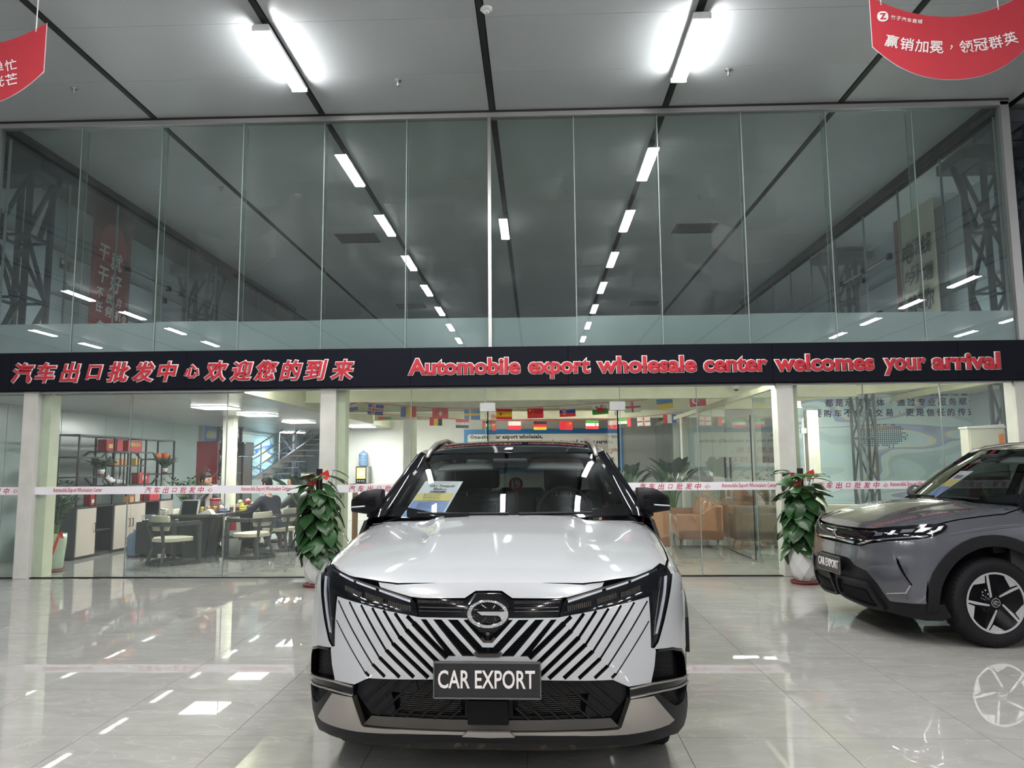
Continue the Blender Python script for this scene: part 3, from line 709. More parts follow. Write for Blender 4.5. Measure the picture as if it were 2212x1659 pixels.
# back-plane columns
for x,y,l_ in ((-2.4,13.8,'white column in the lounge behind the car roof'),(-6.17,14.6,'white column between desk and drinks cooler'),(3.28,16.4,'white column on the lounge side glass'),(5.5,15.0,'cream column with pipe and socket in the right room')):
    c=MB().box(x-.09,x+.07,y-.1,y+.1,0,2.46).build('column','white_conc'); st(c,l_); MB().box(x+.07,x+.13,y-.1,y+.1,0,2.46).build('flange','cream_steel',c)
MB().tube([(5.33,14.92,.1),(5.33,14.92,2.3)],.018,8).build('conduit','board_white',c); MB().box(5.28,5.38,14.88,14.93,2.0,2.1).build('junction_box','board_white',c); MB().box(5.28,5.4,14.88,14.93,1.12,1.22).build('socket','board_white',c)
# company board
t=thing('company_board','large white export service board with blue frame on the lounge back wall','board',(0,19.97,0))
MB().box(-1.97,2.32,-.03,.02,1.22,2.37).build('frame','board_blue',t); 
MB().prism(smooth_poly([(-1.87,1.32),(2.19,1.32),(2.19,2.24),(-1.87,2.24)],1) if False else [(-1.87,1.36),(-1.83,1.32),(2.15,1.32),(2.19,1.36),(2.19,2.20),(2.15,2.24),(-1.83,2.24),(-1.87,2.20)],.01,'y',base=-.04).build('panel','board_white',t)
M['board_grey']=mat('board_lettering',(.05,.06,.06),.5)
text('lettering','One-stop car export wholesale,','board_grey',t,(-.82,-.045,2.155),w=1.98,bold=.035,res=1)
text('lettering','massive selection and quality service.','board_grey',t,(.92,-.045,2.00),w=2.30,bold=.035,res=1)
text('lettering','汽车出口批发，','banner_red',t,(-.3,-.045,1.76),w=1.9,h=.17,bold=.01,res=1)
text('lettering','海量选择和优质服务','banner_red',t,(.6,-.045,1.50),w=2.5,h=.17,bold=.01,res=1)
# lounge lamps; front row and beam pair are unseen, added to brighten the rooms
for x,y,l_ in ((-.55,15.9,'oval lamp under the deck left of the lounge centre'),(1.75,16.2,'oval lamp under the deck right of the lounge centre'),(4.5,12.6,'tube lamp under the deck of the right room'),(-3.5,10.02,'unseen fill lamp added under the deck left of the entrance'),(.2,10.02,'unseen fill lamp added under the deck above the entrance'),(2.4,10.02,'unseen fill lamp added under the deck by the middle column'),(4.9,10.02,'unseen fill lamp added under the deck above the right plant'),(8.6,10.02,'unseen fill lamp added under the deck at the far right'),(6.45,13.0,'unseen fill lamp added behind the middle of the diagonal beam'),(5.65,14.45,'unseen fill lamp added behind the far end of the diagonal beam'),(-2.9,17.9,'oval lamp under the deck near the coffee corner'),(7.2,10.6,'tube lamp under the deck above the grey car')):
    t=thing('deck_lamp',l_,'ceiling lamp',(x,y,2.66 if y>11 and 'beam' not in l_ else 2.72)); MB().box(-.34,.34,-.07,.07,.02,.08).build('housing','lamp_case',t); [MB().box(sx-.006,sx+.006,-.006,.006,.08,.24 if y>11 and 'beam' not in l_ else .18).build('hanger','steel2',t) for sx in (-.25,.25)]; MB().box(-.32,.32,-.055,.055,-.01,.02).build('diffuser','lamp_deck' if 'lamp_deck' in M else M.setdefault('lamp_deck',mat('deck_lamp_diffuser',(1,.97,.88),.5,emit=170)),t,bevel=.01)
# ================================================================ flags
FC={k:mat('flag_'+k,c,.7) for k,c in dict(red=(.60,.02,.035),white=(.66,.66,.62),blue=(.03,.07,.32),lblue=(.06,.20,.50),yellow=(.72,.50,.02),green=(.05,.30,.06),black=(.015,.015,.015),sky=(.10,.28,.55),dred=(.42,.01,.05)).items()}
M.update({'f_'+k:v for k,v in FC.items()})
KEYS=list(FC)
def flag(kind,x,y,z,w,h,lab,tilt=0):
    t=thing('bunting_flag',lab,'flag',(x,y,z),0,'flags hung on two strings across the lounge' if False else None); t.rotation_euler=(0,R_(tilt),0)
    m=MB()
    def q(x0,x1,z0,z1,c,d=0,nx=6):
        for k in range(nx):
            a=x0+(x1-x0)*k/nx; b=x0+(x1-x0)*(k+1)/nx
            f=lambda u:.012*math.sin(u*14)-.0012*d
            m.add([(a,f(a),-z1),(b,f(b),-z1),(b,f(b),-z0),(a,f(a),-z0)],[(0,1,2,3)],KEYS.index(c))
    W,H=w,h
    def hor(*cs):
        n=len(cs)
        for i,c in enumerate(cs): q(0,W,H*i/n,H*(i+1)/n,c)
    def ver(*cs):
        n=len(cs)
        for i,c in enumerate(cs): q(W*i/n,W*(i+1)/n,0,H,c,0,3)
    def cross(bg,c,c2=None,off=.5,tw=.16):
        q(0,W,0,H,bg)
        if c2:
            q(0,W,H*.5-H*tw,H*.5+H*tw,c,1); q(W*off-H*tw,W*off+H*tw,0,H,c,1,1); q(0,W,H*.5-H*tw*.5,H*.5+H*tw*.5,c2,2); q(W*off-H*tw*.5,W*off+H*tw*.5,0,H,c2,2,1)
        else: q(0,W,H*.5-H*tw*.6,H*.5+H*tw*.6,c,1); q(W*off-H*tw*.6,W*off+H*tw*.6,0,H,c,1,1)
    def star(cx,cz,r,c,d=2):
        pts=[((r if k%2==0 else r*.4)*math.sin(k*PI/5)+cx,(r if k%2==0 else r*.4)*-math.cos(k*PI/5)+cz) for k in range(10)]
        o=[(cx,-.006*0-.0012*d+.012*math.sin(cx*14),-cz)]+[(a,-.0012*d+.012*math.sin(a*14),-b) for a,b in pts]
        m.add(o,[(0,1+k,1+(k+1)%10) for k in range(10)],KEYS.index(c))
    def disc(cx,cz,rx,rz,c,d=2,n=12):
        o=[(cx,-.0012*d+.012*math.sin(cx*14),-cz)]+[(cx+rx*math.cos(2*PI*k/n),-.0012*d+.012*math.sin((cx+rx*math.cos(2*PI*k/n))*14),-cz-rz*math.sin(2*PI*k/n)) for k in range(n)]
        m.add(o,[(0,1+k,1+(k+1)%n) for k in range(n)],KEYS.index(c))
    if kind=='croatia':
        hor('red','white','blue')
        for i in range(5):
            for j in range(5): q(W*.32+i*W*.055,W*.32+(i+1)*W*.055,H*.2+j*H*.1,H*.2+(j+1)*H*.1,'red' if (i+j)%2==0 else 'white',1,1)
    elif kind=='iceland': cross('blue','white','red',.36,.15)
    elif kind=='romania': ver('blue','yellow','red')
    elif kind=='swiss': q(0,W,0,H,'red'); q(W*.38,W*.62,H*.42,H*.58,'white',1,1); q(W*.45,W*.55,H*.26,H*.74,'white',1,1)
    elif kind=='sweden': cross('lblue','yellow',None,.36,.16)
    elif kind=='spain': hor('red','yellow','yellow','red'); disc(W*.28,H*.5,W*.07,H*.16,'red')
    elif kind=='china': q(0,W,0,H,'red'); star(W*.17,H*.27,H*.17,'yellow'); [star(W*a,H*b,H*.06,'yellow') for a,b in ((.32,.12),(.38,.25),(.38,.42),(.32,.55))]
    elif kind=='china_m': q(0,W,0,H,'red'); star(W*.83,H*.27,H*.17,'yellow'); [star(W*a,H*b,H*.06,'yellow') for a,b in ((.68,.12),(.62,.25),(.62,.42),(.68,.55))]
    elif kind=='slovakia': hor('white','blue','red'); disc(W*.3,H*.5,W*.14,H*.30,'white',1); disc(W*.3,H*.5,W*.12,H*.26,'red',2); q(W*.28,W*.32,H*.3,H*.68,'white',3,1); q(W*.23,W*.37,H*.42,H*.48,'white',3,1)
    elif kind=='wales':
        hor('white','green'); disc(W*.5,H*.5,W*.2,H*.14,'red'); disc(W*.3,H*.28,W*.08,H*.12,'red'); disc(W*.62,H*.28,W*.12,H*.2,'red'); disc(W*.38,H*.42,W*.08,H*.14,'red')
        for a in (.34,.46,.60,.7): q(W*a,W*(a+.05),H*.55,H*.84,'red',2,1)
        q(W*.7,W*.86,H*.44,H*.52,'red',2,1); q(W*.82,W*.88,H*.22,H*.5,'red',2,1); q(W*.2,W*.3,H*.2,H*.26,'red',2,1)
    elif kind=='england': cross('white','red',None,.5,.16)
    elif kind=='nireland': cross('white','red',None,.5,.13); star(W*.5,H*.5,H*.2,'white',2); disc(W*.5,H*.5,W*.04,H*.1,'red',3)
    elif kind=='ukraine': hor('lblue','yellow')
    elif kind=='turkey': q(0,W,0,H,'dred'); disc(W*.36,H*.45,H*.28,H*.28,'white',1,16); disc(W*.41,H*.45,H*.22,H*.22,'dred',2,16); star(W*.56,H*.45,H*.1,'white')
    elif kind=='belgium_m': ver('red','yellow','black')
    elif kind=='syria': hor('red','white','black'); star(W*.33,H*.5,H*.10,'green'); star(W*.67,H*.5,H*.10,'green')
    elif kind=='palestine': hor('black','white','green'); m.add([(0,-.003,0),(W*.3,-.003,-H/2),(0,-.003,-H)],[(0,1,2)],KEYS.index('red'))
    elif kind=='poland': hor('white','red')
    elif kind=='germany': hor('black','red','yellow')
    elif kind=='kuwait_m': hor('green','white','red'); m.add([(W,-.003,0),(W*.75,-.003,-H/3),(W*.75,-.003,-2*H/3),(W,-.003,-H)],[(0,1,2,3)],KEYS.index('black' if False else 'dred'))
    elif kind=='uae_m': hor('green','white','black'); q(W*.72,W,0,H,'red',1,1)
    elif kind=='france_m': ver('red','white','blue')
    elif kind=='redgreen': ver('red','green')
    elif kind=='bahrain': q(0,W,0,H,'red'); q(0,W*.25,0,H,'white',1,1)
    m.build('cloth',['f_'+k for k in KEYS],t)
    if lab: return t
T1=[('croatia',738,868),('iceland',796,872),('romania',866,878),('swiss',934,882),('sweden',1003,884),('spain',1072,883),('china',1139,881),('slovakia',1208,878),('wales',1278,874),('england',1348,869),('ukraine',1417,863),('turkey',1488,857)]
nm={'croatia':'red white and blue flag with a red checkered shield','iceland':'blue flag with a white and red cross','romania':'blue, yellow and red upright striped flag','swiss':'red flag with a white cross','sweden':'blue flag with a yellow cross','spain':'red and yellow striped flag with a small crest','china':'red flag with yellow stars at its left corner','slovakia':'white, blue and red flag with a shield','wales':'white and green flag with a red dragon','england':'white flag with a plain red cross','ukraine':'blue over yellow flag','turkey':'dark red flag with a white crescent',
 'belgium_m':'red, yellow and black upright striped flag','syria':'red, white and black flag with two green stars','palestine':'black, white and green flag with a red triangle','poland':'white over red flag','germany':'black, red and yellow flag','china_m':'red flag with yellow stars at its right corner','kuwait_m':'green, white and red flag with a slanted right end','bahrain':'small red and white flag at the right door edge','uae_m':'green, white and black flag with a red right band','nireland':'white flag with a thin red cross and star','france_m':'red, white and blue upright striped flag','redgreen':'small red and green flag, leftmost'}
tl=[-7,6,2,-1,0,1,-1,-2,-4,-3,-7,-6]
for (k,px,py),a in zip(T1,tl):
    p=P(px,py,13.6); flag(k,p.x,p.y,p.z,.295,.195,nm[k]+' on the front flag string',a)
T2=[('redgreen',817,900),('belgium_m',928,901),('syria',985,906),('palestine',1042,909),('poland',1098,910),('germany',1153,910),('china_m',1209,910),('kuwait_m',1265,908),('bahrain',1319,908),('uae_m',1334,904),('nireland',1376,902),('france_m',1432,896)]
for i,(k,px,py) in enumerate(T2):
    p=P(px,py,17.2 if k!='redgreen' else 16.9); flag(k,p.x,p.y,p.z,.30 if k!='bahrain' else .12,.20 if k!='redgreen' else .07,nm[k]+' on the back flag string',(-2 if px>1300 else 1))
t=thing('bunting_string','thin red string carrying the front row of flags','string'); MB().tube([P(x,y,13.62) for x,y in ((690,862),(740,866),(800,871),(934,881),(1072,882),(1208,877),(1348,867),(1505,854),(1560,848))],.006,5).build('cord','f_red',t)
t=thing('bunting_string','thin red string carrying the back row of flags','string'); MB().tube([P(x,y,17.22) for x,y in ((760,890),(880,899),(1000,906),(1153,909),(1300,906),(1400,899),(1475,890))],.006,5).build('cord','f_red',t)
# ================================================================ office furniture
M['cab_dark']=mat('cabinet_charcoal',(.035,.035,.038),.4); M['cab_beige']=mat('cabinet_beige',(.50,.44,.38),.45); M['shelf_black']=mat('shelf_black_metal',(.02,.02,.022),.4)
M['gift_red']=mat('gift_bag_red',(.36,.015,.025),.5); M['gold']=mat('gold_print',(.62,.42,.15),.4,.3); M['kraft']=mat('kraft_box',(.35,.22,.10),.6); M['orange_box']=mat('orange_box',(.60,.25,.09),.6); M['yellow_box']=mat('yellow_box',(.60,.38,.08),.5); M['white_plastic']=mat('white_plastic',(.66,.66,.66),.4)
def cabinet(y0,y1,layout,lab):
    t=thing('storage_cabinet',lab,'cabinet',(-7.2,y0,0)); L=y1-y0; m=MB()
    m.box(-.35,0,0,L,.79,.81); m.box(-.35,0,0,.02,0,.79); m.box(-.35,0,L-.02,L,0,.79); m.box(-.35,-.33,0,L,0,.79); m.box(-.35,-.02,0,L,0,.05)
    n=len(layout); w=L/n
    for i in range(1,n): m.box(-.33,0,i*w-.01,i*w+.01,.05,.79)
    m.build('body','cab_dark',t)
    for i,c in enumerate(layout):
        if c in 'LR':
            d=MB().box(0,.018,i*w+.006,(i+1)*w-.006,.05,.785).build('door','cab_beige',t,bevel=.002)
            hy=(i+1)*w-.05 if c=='R' else i*w+.05
            MB().tube([(.018,hy,.40),(.045,hy,.40),(.045,hy,.54),(.018,hy,.54)],.007,6).build('handle','black',d)
        else: MB().box(-.33,-.03,i*w+.01,(i+1)*w-.01,.40,.415).build('shelf','cab_dark',t)
    return t
cabinet(11.4,12.42,'RO','charcoal cabinet with beige door, nearest to the plant pot'); cabinet(12.43,13.42,'RL','charcoal cabinet with two beige doors, behind the water bottle'); cabinet(13.43,14.45,'OL','charcoal cabinet at the far end near the desk')
t=thing('display_rack','black metal display rack with open angular shelves above the cabinets','shelf',(-7.2,11.4,0))
m=MB(); r=.026
for y in (0,.98,2.0,3.05):
    for x in (-.34,-.01): m.bar((x,y,.81),(x,y,1.95),r)
for x in (-.34,-.01): m.bar((x,0,1.95),(x,3.05,1.95),r)
for y in (0,.98,2.0,3.05): m.bar((-.34,y,1.95),(-.01,y,1.95),r)
m.build('frame','shelf_black',t)
m=MB()
for x in (-.01,-.34):
    m.bar((x,0,1.60),(x,.62,1.60),r); m.bar((x,.62,1.60),(x,.80,1.70),r); m.bar((x,.80,1.70),(x,2.25,1.70),r); m.bar((x,2.25,1.70),(x,2.45,1.58),r); m.bar((x,2.45,1.58),(x,3.05,1.58),r)
    m.bar((x,0,1.28),(x,.7,1.28),r); m.bar((x,.7,1.28),(x,.95,1.12),r); m.bar((x,1.0,1.46),(x,2.0,1.46),r); m.bar((x,2.0,1.30),(x,3.05,1.30),r); m.bar((x,.9,1.12),(x,2.2,1.12),r); m.bar((x,2.45,1.58),(x,2.45,1.25),r); m.bar((x,2.45,1.25),(x,2.25,1.12),r)
    for y in (.5,1.3,1.5,1.75,2.6): m.bar((x,y,1.12 if .9<y<2.3 else .81),(x,y,1.70 if .8<y<2.3 else 1.6),.018)
m.build('cross_bars','shelf_black',t)
m=MB()
for y0,y1,z in ((0,.62,1.60),(.8,2.25,1.70),(2.45,3.05,1.58),(0,.7,1.28),(1.0,2.0,1.46),(2.0,3.05,1.30),(.9,2.2,1.12)): m.box(-.34,-.01,y0,y1,z,z+.012)
m.build('shelf_board','cab_dark',t)
def boxy(name,lab,cat,x,y,z,sx,sy,sz,mt,deco=None,rz=0,group=None):
    t=thing(name,lab,cat,(x,y,z),rz,group); MB().box(-sx/2,sx/2,-sy/2,sy/2,0,sz).build('body',mt,t,bevel=.003)
    if deco: 
        for (a,b,c,d,mm) in deco: MB().box(sx/2,sx/2+.003,a,b,c,d).build('print',mm,t)
    return t
boxy('gift_bag','dark red gift bag on the rack top shelf, left of the big box','bag',-7.36,12.38,1.712,.16,.24,.20,'gift_red',[(-.06,.06,.05,.12,'gold')])
boxy('gift_bag','narrow red gift bag standing beside the big gold lettered box','bag',-7.36,12.68,1.712,.14,.18,.21,'gift_red')
t=boxy('gift_box','large red gift box with gold Chinese lettering on the rack top shelf','box',-7.34,13.10,1.712,.18,.46,.20,'gift_red')
o=text('lettering','鸿运当头','gold',t,(.094,0,.13),w=.36,h=.08,bold=.03,res=1); o.rotation_euler=(0,0,R_(90))
boxy('wooden_box','flat brown box on the middle shelf, behind its twin','box',-7.36,12.22,1.475,.16,.22,.10,'kraft'); boxy('wooden_box','flat brown box with dark print in the middle of the rack','box',-7.3,12.46,1.475,.16,.2,.10,'kraft',[(-.03,.03,.03,.06,'black')])
boxy('carton','orange striped carton on the middle shelf','box',-7.33,12.80,1.475,.12,.16,.11,'orange_box',[(-.025,-.02,0,.11,'kraft'),(.02,.025,0,.11,'kraft')]); boxy('carton','yellow carton with a dark seal on the middle shelf','box',-7.33,13.25,1.475,.12,.15,.12,'yellow_box',[(-.02,.02,.04,.09,'kraft')])
t=boxy('gift_bag','red paper bag with pale oval print on the lower rack shelf','bag',-7.3,13.42,1.135,.14,.36,.20,'gift_red'); MB().lathe([(.07,0),(.07,.002)],20,axis='x').build('oval_print','white_plastic',t,loc=(.071,0,.11))
boxy('gift_bag','small red bag with white print standing on the cabinet top','bag',-7.36,12.0,.815,.12,.16,.2,'gift_red',[(-.05,.05,.04,.1,'white_plastic')]); boxy('red_packet','red packet stack on the far cabinet top','box',-7.3,13.75,.815,.2,.34,.16,'banner_red'); boxy('carton','small orange carton on the middle cabinet top','box',-7.3,13.05,.815,.12,.13,.10,'orange_box'); boxy('carton','beige carton of papers on the cabinet top beside the orange one','box',-7.3,13.24,.815,.12,.16,.14,'cab_beige')
M['pumpkin']=mat('pumpkin_orange',(.62,.13,.02),.4)
def pumpkin(x,y,z,r,lab):
    t=thing('pumpkin',lab,'pumpkin',(x,y,z)); m=MB()
    for k in range(9):
        a=2*PI*k/9; m.ell((math.cos(a)*r*.45,math.sin(a)*r*.45,r*.75),(r*.55,r*.55,r*.75),10)
    m.build('flesh','pumpkin',t,True); MB().tube([(0,0,r*1.4),(0,.005,r*1.6),(.01,.01,r*1.75)],.008,6).build('stem','leaf_dark' if 'leaf_dark' in M else 'kraft',t)
pumpkin(-7.3,14.0,1.595,.07,'orange decorative pumpkin on the rack, left one of two'); pumpkin(-7.26,14.2,1.595,.075,'orange decorative pumpkin on the rack, right one of two')
def bagwhite(x,y,z,lab,s=1):
    t=thing('plastic_bag',lab,'bag',(x,y,z)); m=MB(); random.seed(int(y*100)); 
    for k in range(6): m.ell((random.uniform(-.05,.05)*s,random.uniform(-.07,.07)*s,.05*s+random.uniform(0,.04)*s),(.06*s,.07*s,.06*s),8)
    m.ell((0,0,.14*s),(.02*s,.025*s,.05*s),8); m.build('crumpled_film','white_plastic',t,True)
bagwhite(-7.28,12.35,1.135,'crumpled white plastic bag on the lower rack shelf, larger one'); bagwhite(-7.28,12.72,1.135,'small crumpled white plastic bag on the lower rack shelf',.75)
# desk
M['desk_top']=mat('desk_dark_marble',(.06,.058,.055),.12,noise_=.35,nscale=6); M['desk_leg']=mat('desk_fluted_dark',(.06,.06,.065),.3)
t=thing('tea_desk','long dark marble tea desk with fluted pedestals','desk',(0,0,0))
MB().prism([(-5.74,11.36),(-4.95,11.36),(-4.88,11.5),(-4.98,14.3),(-5.55,14.3),(-5.74,12.3)],.045,'z',base=.655).build('table_top','desk_top',t,bevel=.006)
def pedestal(cx,cy,name):
    m=MB()
    for k in range(34):
        u=k/33; x0=-.36+.50*u; x1=-.17+.22*u
        m.bar((cx+x1*1.5,cy-.02+.03*math.sin(u*PI),0),(cx+x0*1.0,cy-.10*math.sin(u*PI),.65),.016)
    for k in range(30):
        u=k/29; m.bar((cx+.10,cy+.25*u,0),(cx+.2,cy+.45*u,.65),.016)
    m.prism([(-.2,0),(.08,0),(.17,.65),(-.36,.65)],.4,'y',base=cy+.01,M_=Matrix.Translation((cx,0,0)))
    m.build(name,'desk_leg',t)
pedestal(-5.38,11.75,'pedestal'); pedestal(-5.34,13.6,'pedestal')
DT=.70
def place(name,lab,cat,x,y,mbs,z=DT,rz=0):
    if z==DT and x>-5.08: x-=.2
    t=thing(name,lab,cat,(x,y,z),rz)
    for nm_,m,mt,sm in mbs: m.build(nm_,mt,t,sm)
    return t
M['pink_jar']=mat('pink_jar',(.50,.16,.18),.3); M['red_lid']=mat('red_lid',(.42,.01,.02),.35); M['gold_can']=mat('gold_can',(.45,.30,.08),.3,.6); M['blue_tray']=mat('blue_tray',(.02,.05,.30),.3); M['paper']=mat('paper',(.75,.75,.74),.7); M['clear']=glass('drinking_glass',(.86,.88,.87),1.5,0,.12); M['tea']=mat('red_tea',(.35,.03,.02),.2); M['fruit_red']=mat('apple_red',(.25,.01,.02),.3); M['fruit_yel']=mat('lemon_yellow',(.60,.50,.05),.4); M['fruit_gr']=mat('guava_green',(.42,.50,.18),.4); M['wood_bowl']=mat('wooden_bowl',(.16,.06,.03),.4)
m=MB(); m.prism([(-.17,0),(.15,0),(.15,.04),(.08,.20),(-.12,.20)],.26,'x',base=-.13); 
place('receipt_printer','black receipt printer with silver arms at the near end of the desk','printer',-5.45,11.62,[('body',MB().prism([(-.12,.0),(.12,0),(.08,.2),(-.08,.2)],.22,'x',base=-.13,M_=Matrix.Rotation(0,4,'Z')),'black',False),('side_arm',MB().bar((-.16,-.1,0),(-.13,-.06,.21),.03),'steel2',False),('side_arm',MB().bar((.12,-.1,0),(.13,-.06,.21),.03),'steel2',False),('top_plate',MB().box(-.13,.12,-.08,.06,.2,.215),'steel2',False)])  # receipt printer: black box with silver side arms
place('lidded_jar','clear pink jar with a bright red lid beside the smoking man','jar',-5.23,11.9,[('jar_body',MB().lathe([(.065,0),(.075,.08),(.08,.19)],18),'pink_jar',True),('lid',MB().lathe([(.085,.19),(.085,.215),(.07,.225)],18),'red_lid',True)])
for i,(x,y) in enumerate(((-5.28,11.55),(-5.2,11.62),(-5.12,11.66))): place('gold_tin',('gold tin on the desk, leftmost of three in a row','gold tin on the desk, middle of three in a row','gold tin on the desk, rightmost of three in a row')[i],'tin',x,y,[('can',MB().lathe([(.038,0),(.038,.10),(.034,.105)],14),'gold_can',True),('ring_pull',MB().lathe([(.02,.104),(.02,.108)],10),'steel2',True)])
place('paper_sheets','crumpled white paper sheets at the front edge of the desk','paper',-5.1,11.45,[('sheet',MB().prism([(-.18,0),(-.02,.075),(.02,.06),(.06,.0),(.2,.012),(.2,.0),(0,-.001)],.14,'y',base=-.07),'paper',False)])
place('blue_tray','flat dark blue tray on the desk','tray',-4.98,12.0,[('tray',MB().box(-.14,.14,-.1,.1,0,.022),'blue_tray',False)])
for i,(x,y) in enumerate(((-4.94,12.35),(-4.98,12.7),(-5.1,12.5))): place('tea_glass',('small glass of red tea on the desk, nearest one','small glass of red tea on the desk, farthest one','small glass of red tea on the desk, by the tray')[i],'glass',x,y,[('glass_wall',MB().lathe([(.03,0),(.038,.09)],14),'clear',True),('tea_fill',MB().lathe([(.027,.004),(.034,.055)],14),'tea',True)])
place('white_cup','pale stacked cups beside the smoking man hand','cup',-5.0,12.2,[('cup',MB().lathe([(.04,0),(.055,.05),(.055,.055)],14),'white_plastic',True)])
t=place('fruit_bowl','wooden fruit bowl on the desk','bowl',-4.95,13.1,[('bowl',MB().lathe([(.08,0),(.19,.05),(.21,.08),(.19,.07),(.06,.02)],20),'wood_bowl',True)])
for n_,lab,mt,x,y,z,r in (('apple','large dark red apple in the fruit bowl','fruit_red',-4.93,13.0,.80,.055),('apple','pinkish red apple right of the dark one','fruit_red',-4.80,13.1,.80,.05),('guava','pale green guava in the fruit bowl, left side','fruit_gr',-5.08,13.05,.80,.05),('guava','pale green guava behind the apples','fruit_gr',-5.0,13.2,.81,.05),('lemon','yellow lemon at the front of the fruit bowl','fruit_yel',-4.98,12.9,.76,.035),('orange','orange fruit at the right of the bowl','orange_box',-4.82,12.98,.77,.04)):
    f=thing(n_,lab,'fruit',(x-.2,y,z)); MB().ell((0,0,0),(r,r,r*.95),12).build('flesh',mt,f,True); MB().tube([(0,0,r*.9),(.004,0,r*1.15)],.003,5).build('stem','kraft',f)
place('banana_tray','yellow fruit tray on the desk edge near the man in navy','tray',-4.86,12.6,[('tray',MB().box(-.09,.09,-.07,.07,0,.02),'fruit_yel',False),('banana',MB().tube([(-.07,0,.04),(0,.02,.055),(.07,0,.04)],.018,8),'fruit_yel',True)])
for i,(x,y) in enumerate(((-4.88,13.5),(-4.85,13.75))): place('water_bottle',('clear water bottle behind the apples, left one','clear water bottle behind the apples, right one')[i],'bottle',x,y,[('bottle_wall',MB().lathe([(.03,0),(.033,.14),(.013,.19),(.013,.21)],14),'clear',True),('cap',MB().lathe([(.015,.205),(.015,.225)],12),'white_plastic',True)])
# drawer unit with jars, blue bottle, bin
t=thing('drawer_unit','low charcoal drawer unit on castors beside the desk','cabinet',(-6.42,11.74,0)); MB().box(0,.85,0,.5,.06,.56).build('body','cab_dark',t,bevel=.004)
MB().box(.0,.85,-.006,.0,.07,.30).build('drawer','cab_dark',t); MB().box(.0,.85,-.006,0,.31,.55).build('drawer','cab_dark',t)
for x in (.08,.77): MB().lathe([(.03,-.012),(.03,.012)],12,axis='y').build('castor','black',t,loc=(x,.06,.03))
place('glass_box','shallow glass bowl of clear cups on the drawer unit','bowl',-6.28,11.9,[('bowl_wall',MB().lathe([(.10,0),(.13,.03),(.13,.10)],18),'clear',True),('base_tray',MB().lathe([(.12,0),(.13,.012)],18),'cab_dark',True)],z=.565)
for i,(x,y,l_) in enumerate(((-6.08,11.98,'tall clear glass jar on the drawer unit, right of the bowl'),(-6.2,12.1,'clear glass jar on the drawer unit, behind the bowl'))): place('glass_jar',l_,'jar',x,y,[('jar_wall',MB().lathe([(.05,0),(.055,.15),(.04,.17)],14),'clear',True),('lid',MB().lathe([(.045,.165),(.045,.185)],14),'steel2',True)],z=.565)
M['blue_bottle']=mat('blue_bottle_plastic',(.16,.26,.42),.15,alpha=.75)
def cooler_bottle(x,y,z,lab,s=1):
    t=thing('water_jug',lab,'bottle',(x,y,z)); pr=[(.10,0),(.13,.015)]
    for k in range(4): pr+=[(.13,.03+.075*k),(.122,.045+.075*k),(.13,.06+.075*k)]
    pr+=[(.13,.33),(.10,.38),(.035,.41),(.03,.45)]
    MB().lathe([(r*s,h*s) for r,h in pr],20).build('jug','blue_bottle',t,True); MB().lathe([(.034*s,.44*s),(.034*s,.47*s)],12).build('cap','white_plastic',t,True)
cooler_bottle(-6.545,11.95,0,'pale blue water jug standing on the floor beside the drawer unit',.93)
place('waste_bin','pale grey waste bin under the desk','bin',-5.02,12.10,[('bucket',MB().lathe([(.13,0),(.17,.30),(.175,.31)],20),'white_plastic',True),('liner',MB().lathe([(.176,.28),(.18,.315),(.16,.30)],20),'cab_dark',True)],z=0)
t=place('snack_bag','red and white snack bag hanging at the desk corner','bag',-5.02,12.10,[('bag_body',MB().prism([(-.12,0),(.14,0),(.11,.30),(-.07,.30)],.10,'y',base=-.05),'white_plastic',False),('printed_patch',MB().prism([(-.08,.08),(.10,.08),(.09,.27),(-.05,.27)],.012,'y',base=-.06),'banner_red',False)],z=.315)
# drinks cooler, red panel
M['cooler_black']=mat('cooler_black',(.012,.012,.014),.25); M['cooler_glass']=glass('cooler_glass',(.62,.66,.66),1.5,0,.1)
t=thing('drinks_cooler','tall black drinks cooler with a glass door behind the desk','refrigerator',(-6.47,15.6,0))
m=MB(); m.box(-.28,.20,.0,.5,0,.14); m.box(-.28,-.22,0,.5,.14,1.64); m.box(.16,.20,0,.5,.14,1.64); m.box(-.28,.20,.46,.5,.14,1.64); m.build('body','cooler_black',t)
MB().box(-.30,.24,-.05,.5,1.66,1.95).build('canopy','cooler_black',t,bevel=.03); text('lettering','冰爽饮','sign_white',t,(-.02,-.06,1.80),w=.24,bold=.03,res=1)
d=MB().box(-.22,.16,-.02,-.005,.16,1.62).build('door','cooler_glass',t); MB().box(.10,.12,-.05,-.02,.7,1.1).build('handle','steel2',d)
for k in range(4): MB().box(-.22,.16,.02,.45,.2+.36*k,.215+.36*k).build('shelf','white_plastic',t)
t=thing('red_display_stand','tall plain dark red display panel behind the smoking man','panel',(-6.75,15.0,0)); MB().box(-.25,.19,-.02,.02,.0,1.95).build('face','banner_dark' if False else 'red_panel' if 'red_panel' in M else M.setdefault('red_panel',mat('panel_red',(.26,.006,.02),.4)),t); MB().box(-.27,.21,-.1,.1,0,.03).build('foot','cab_dark',t)
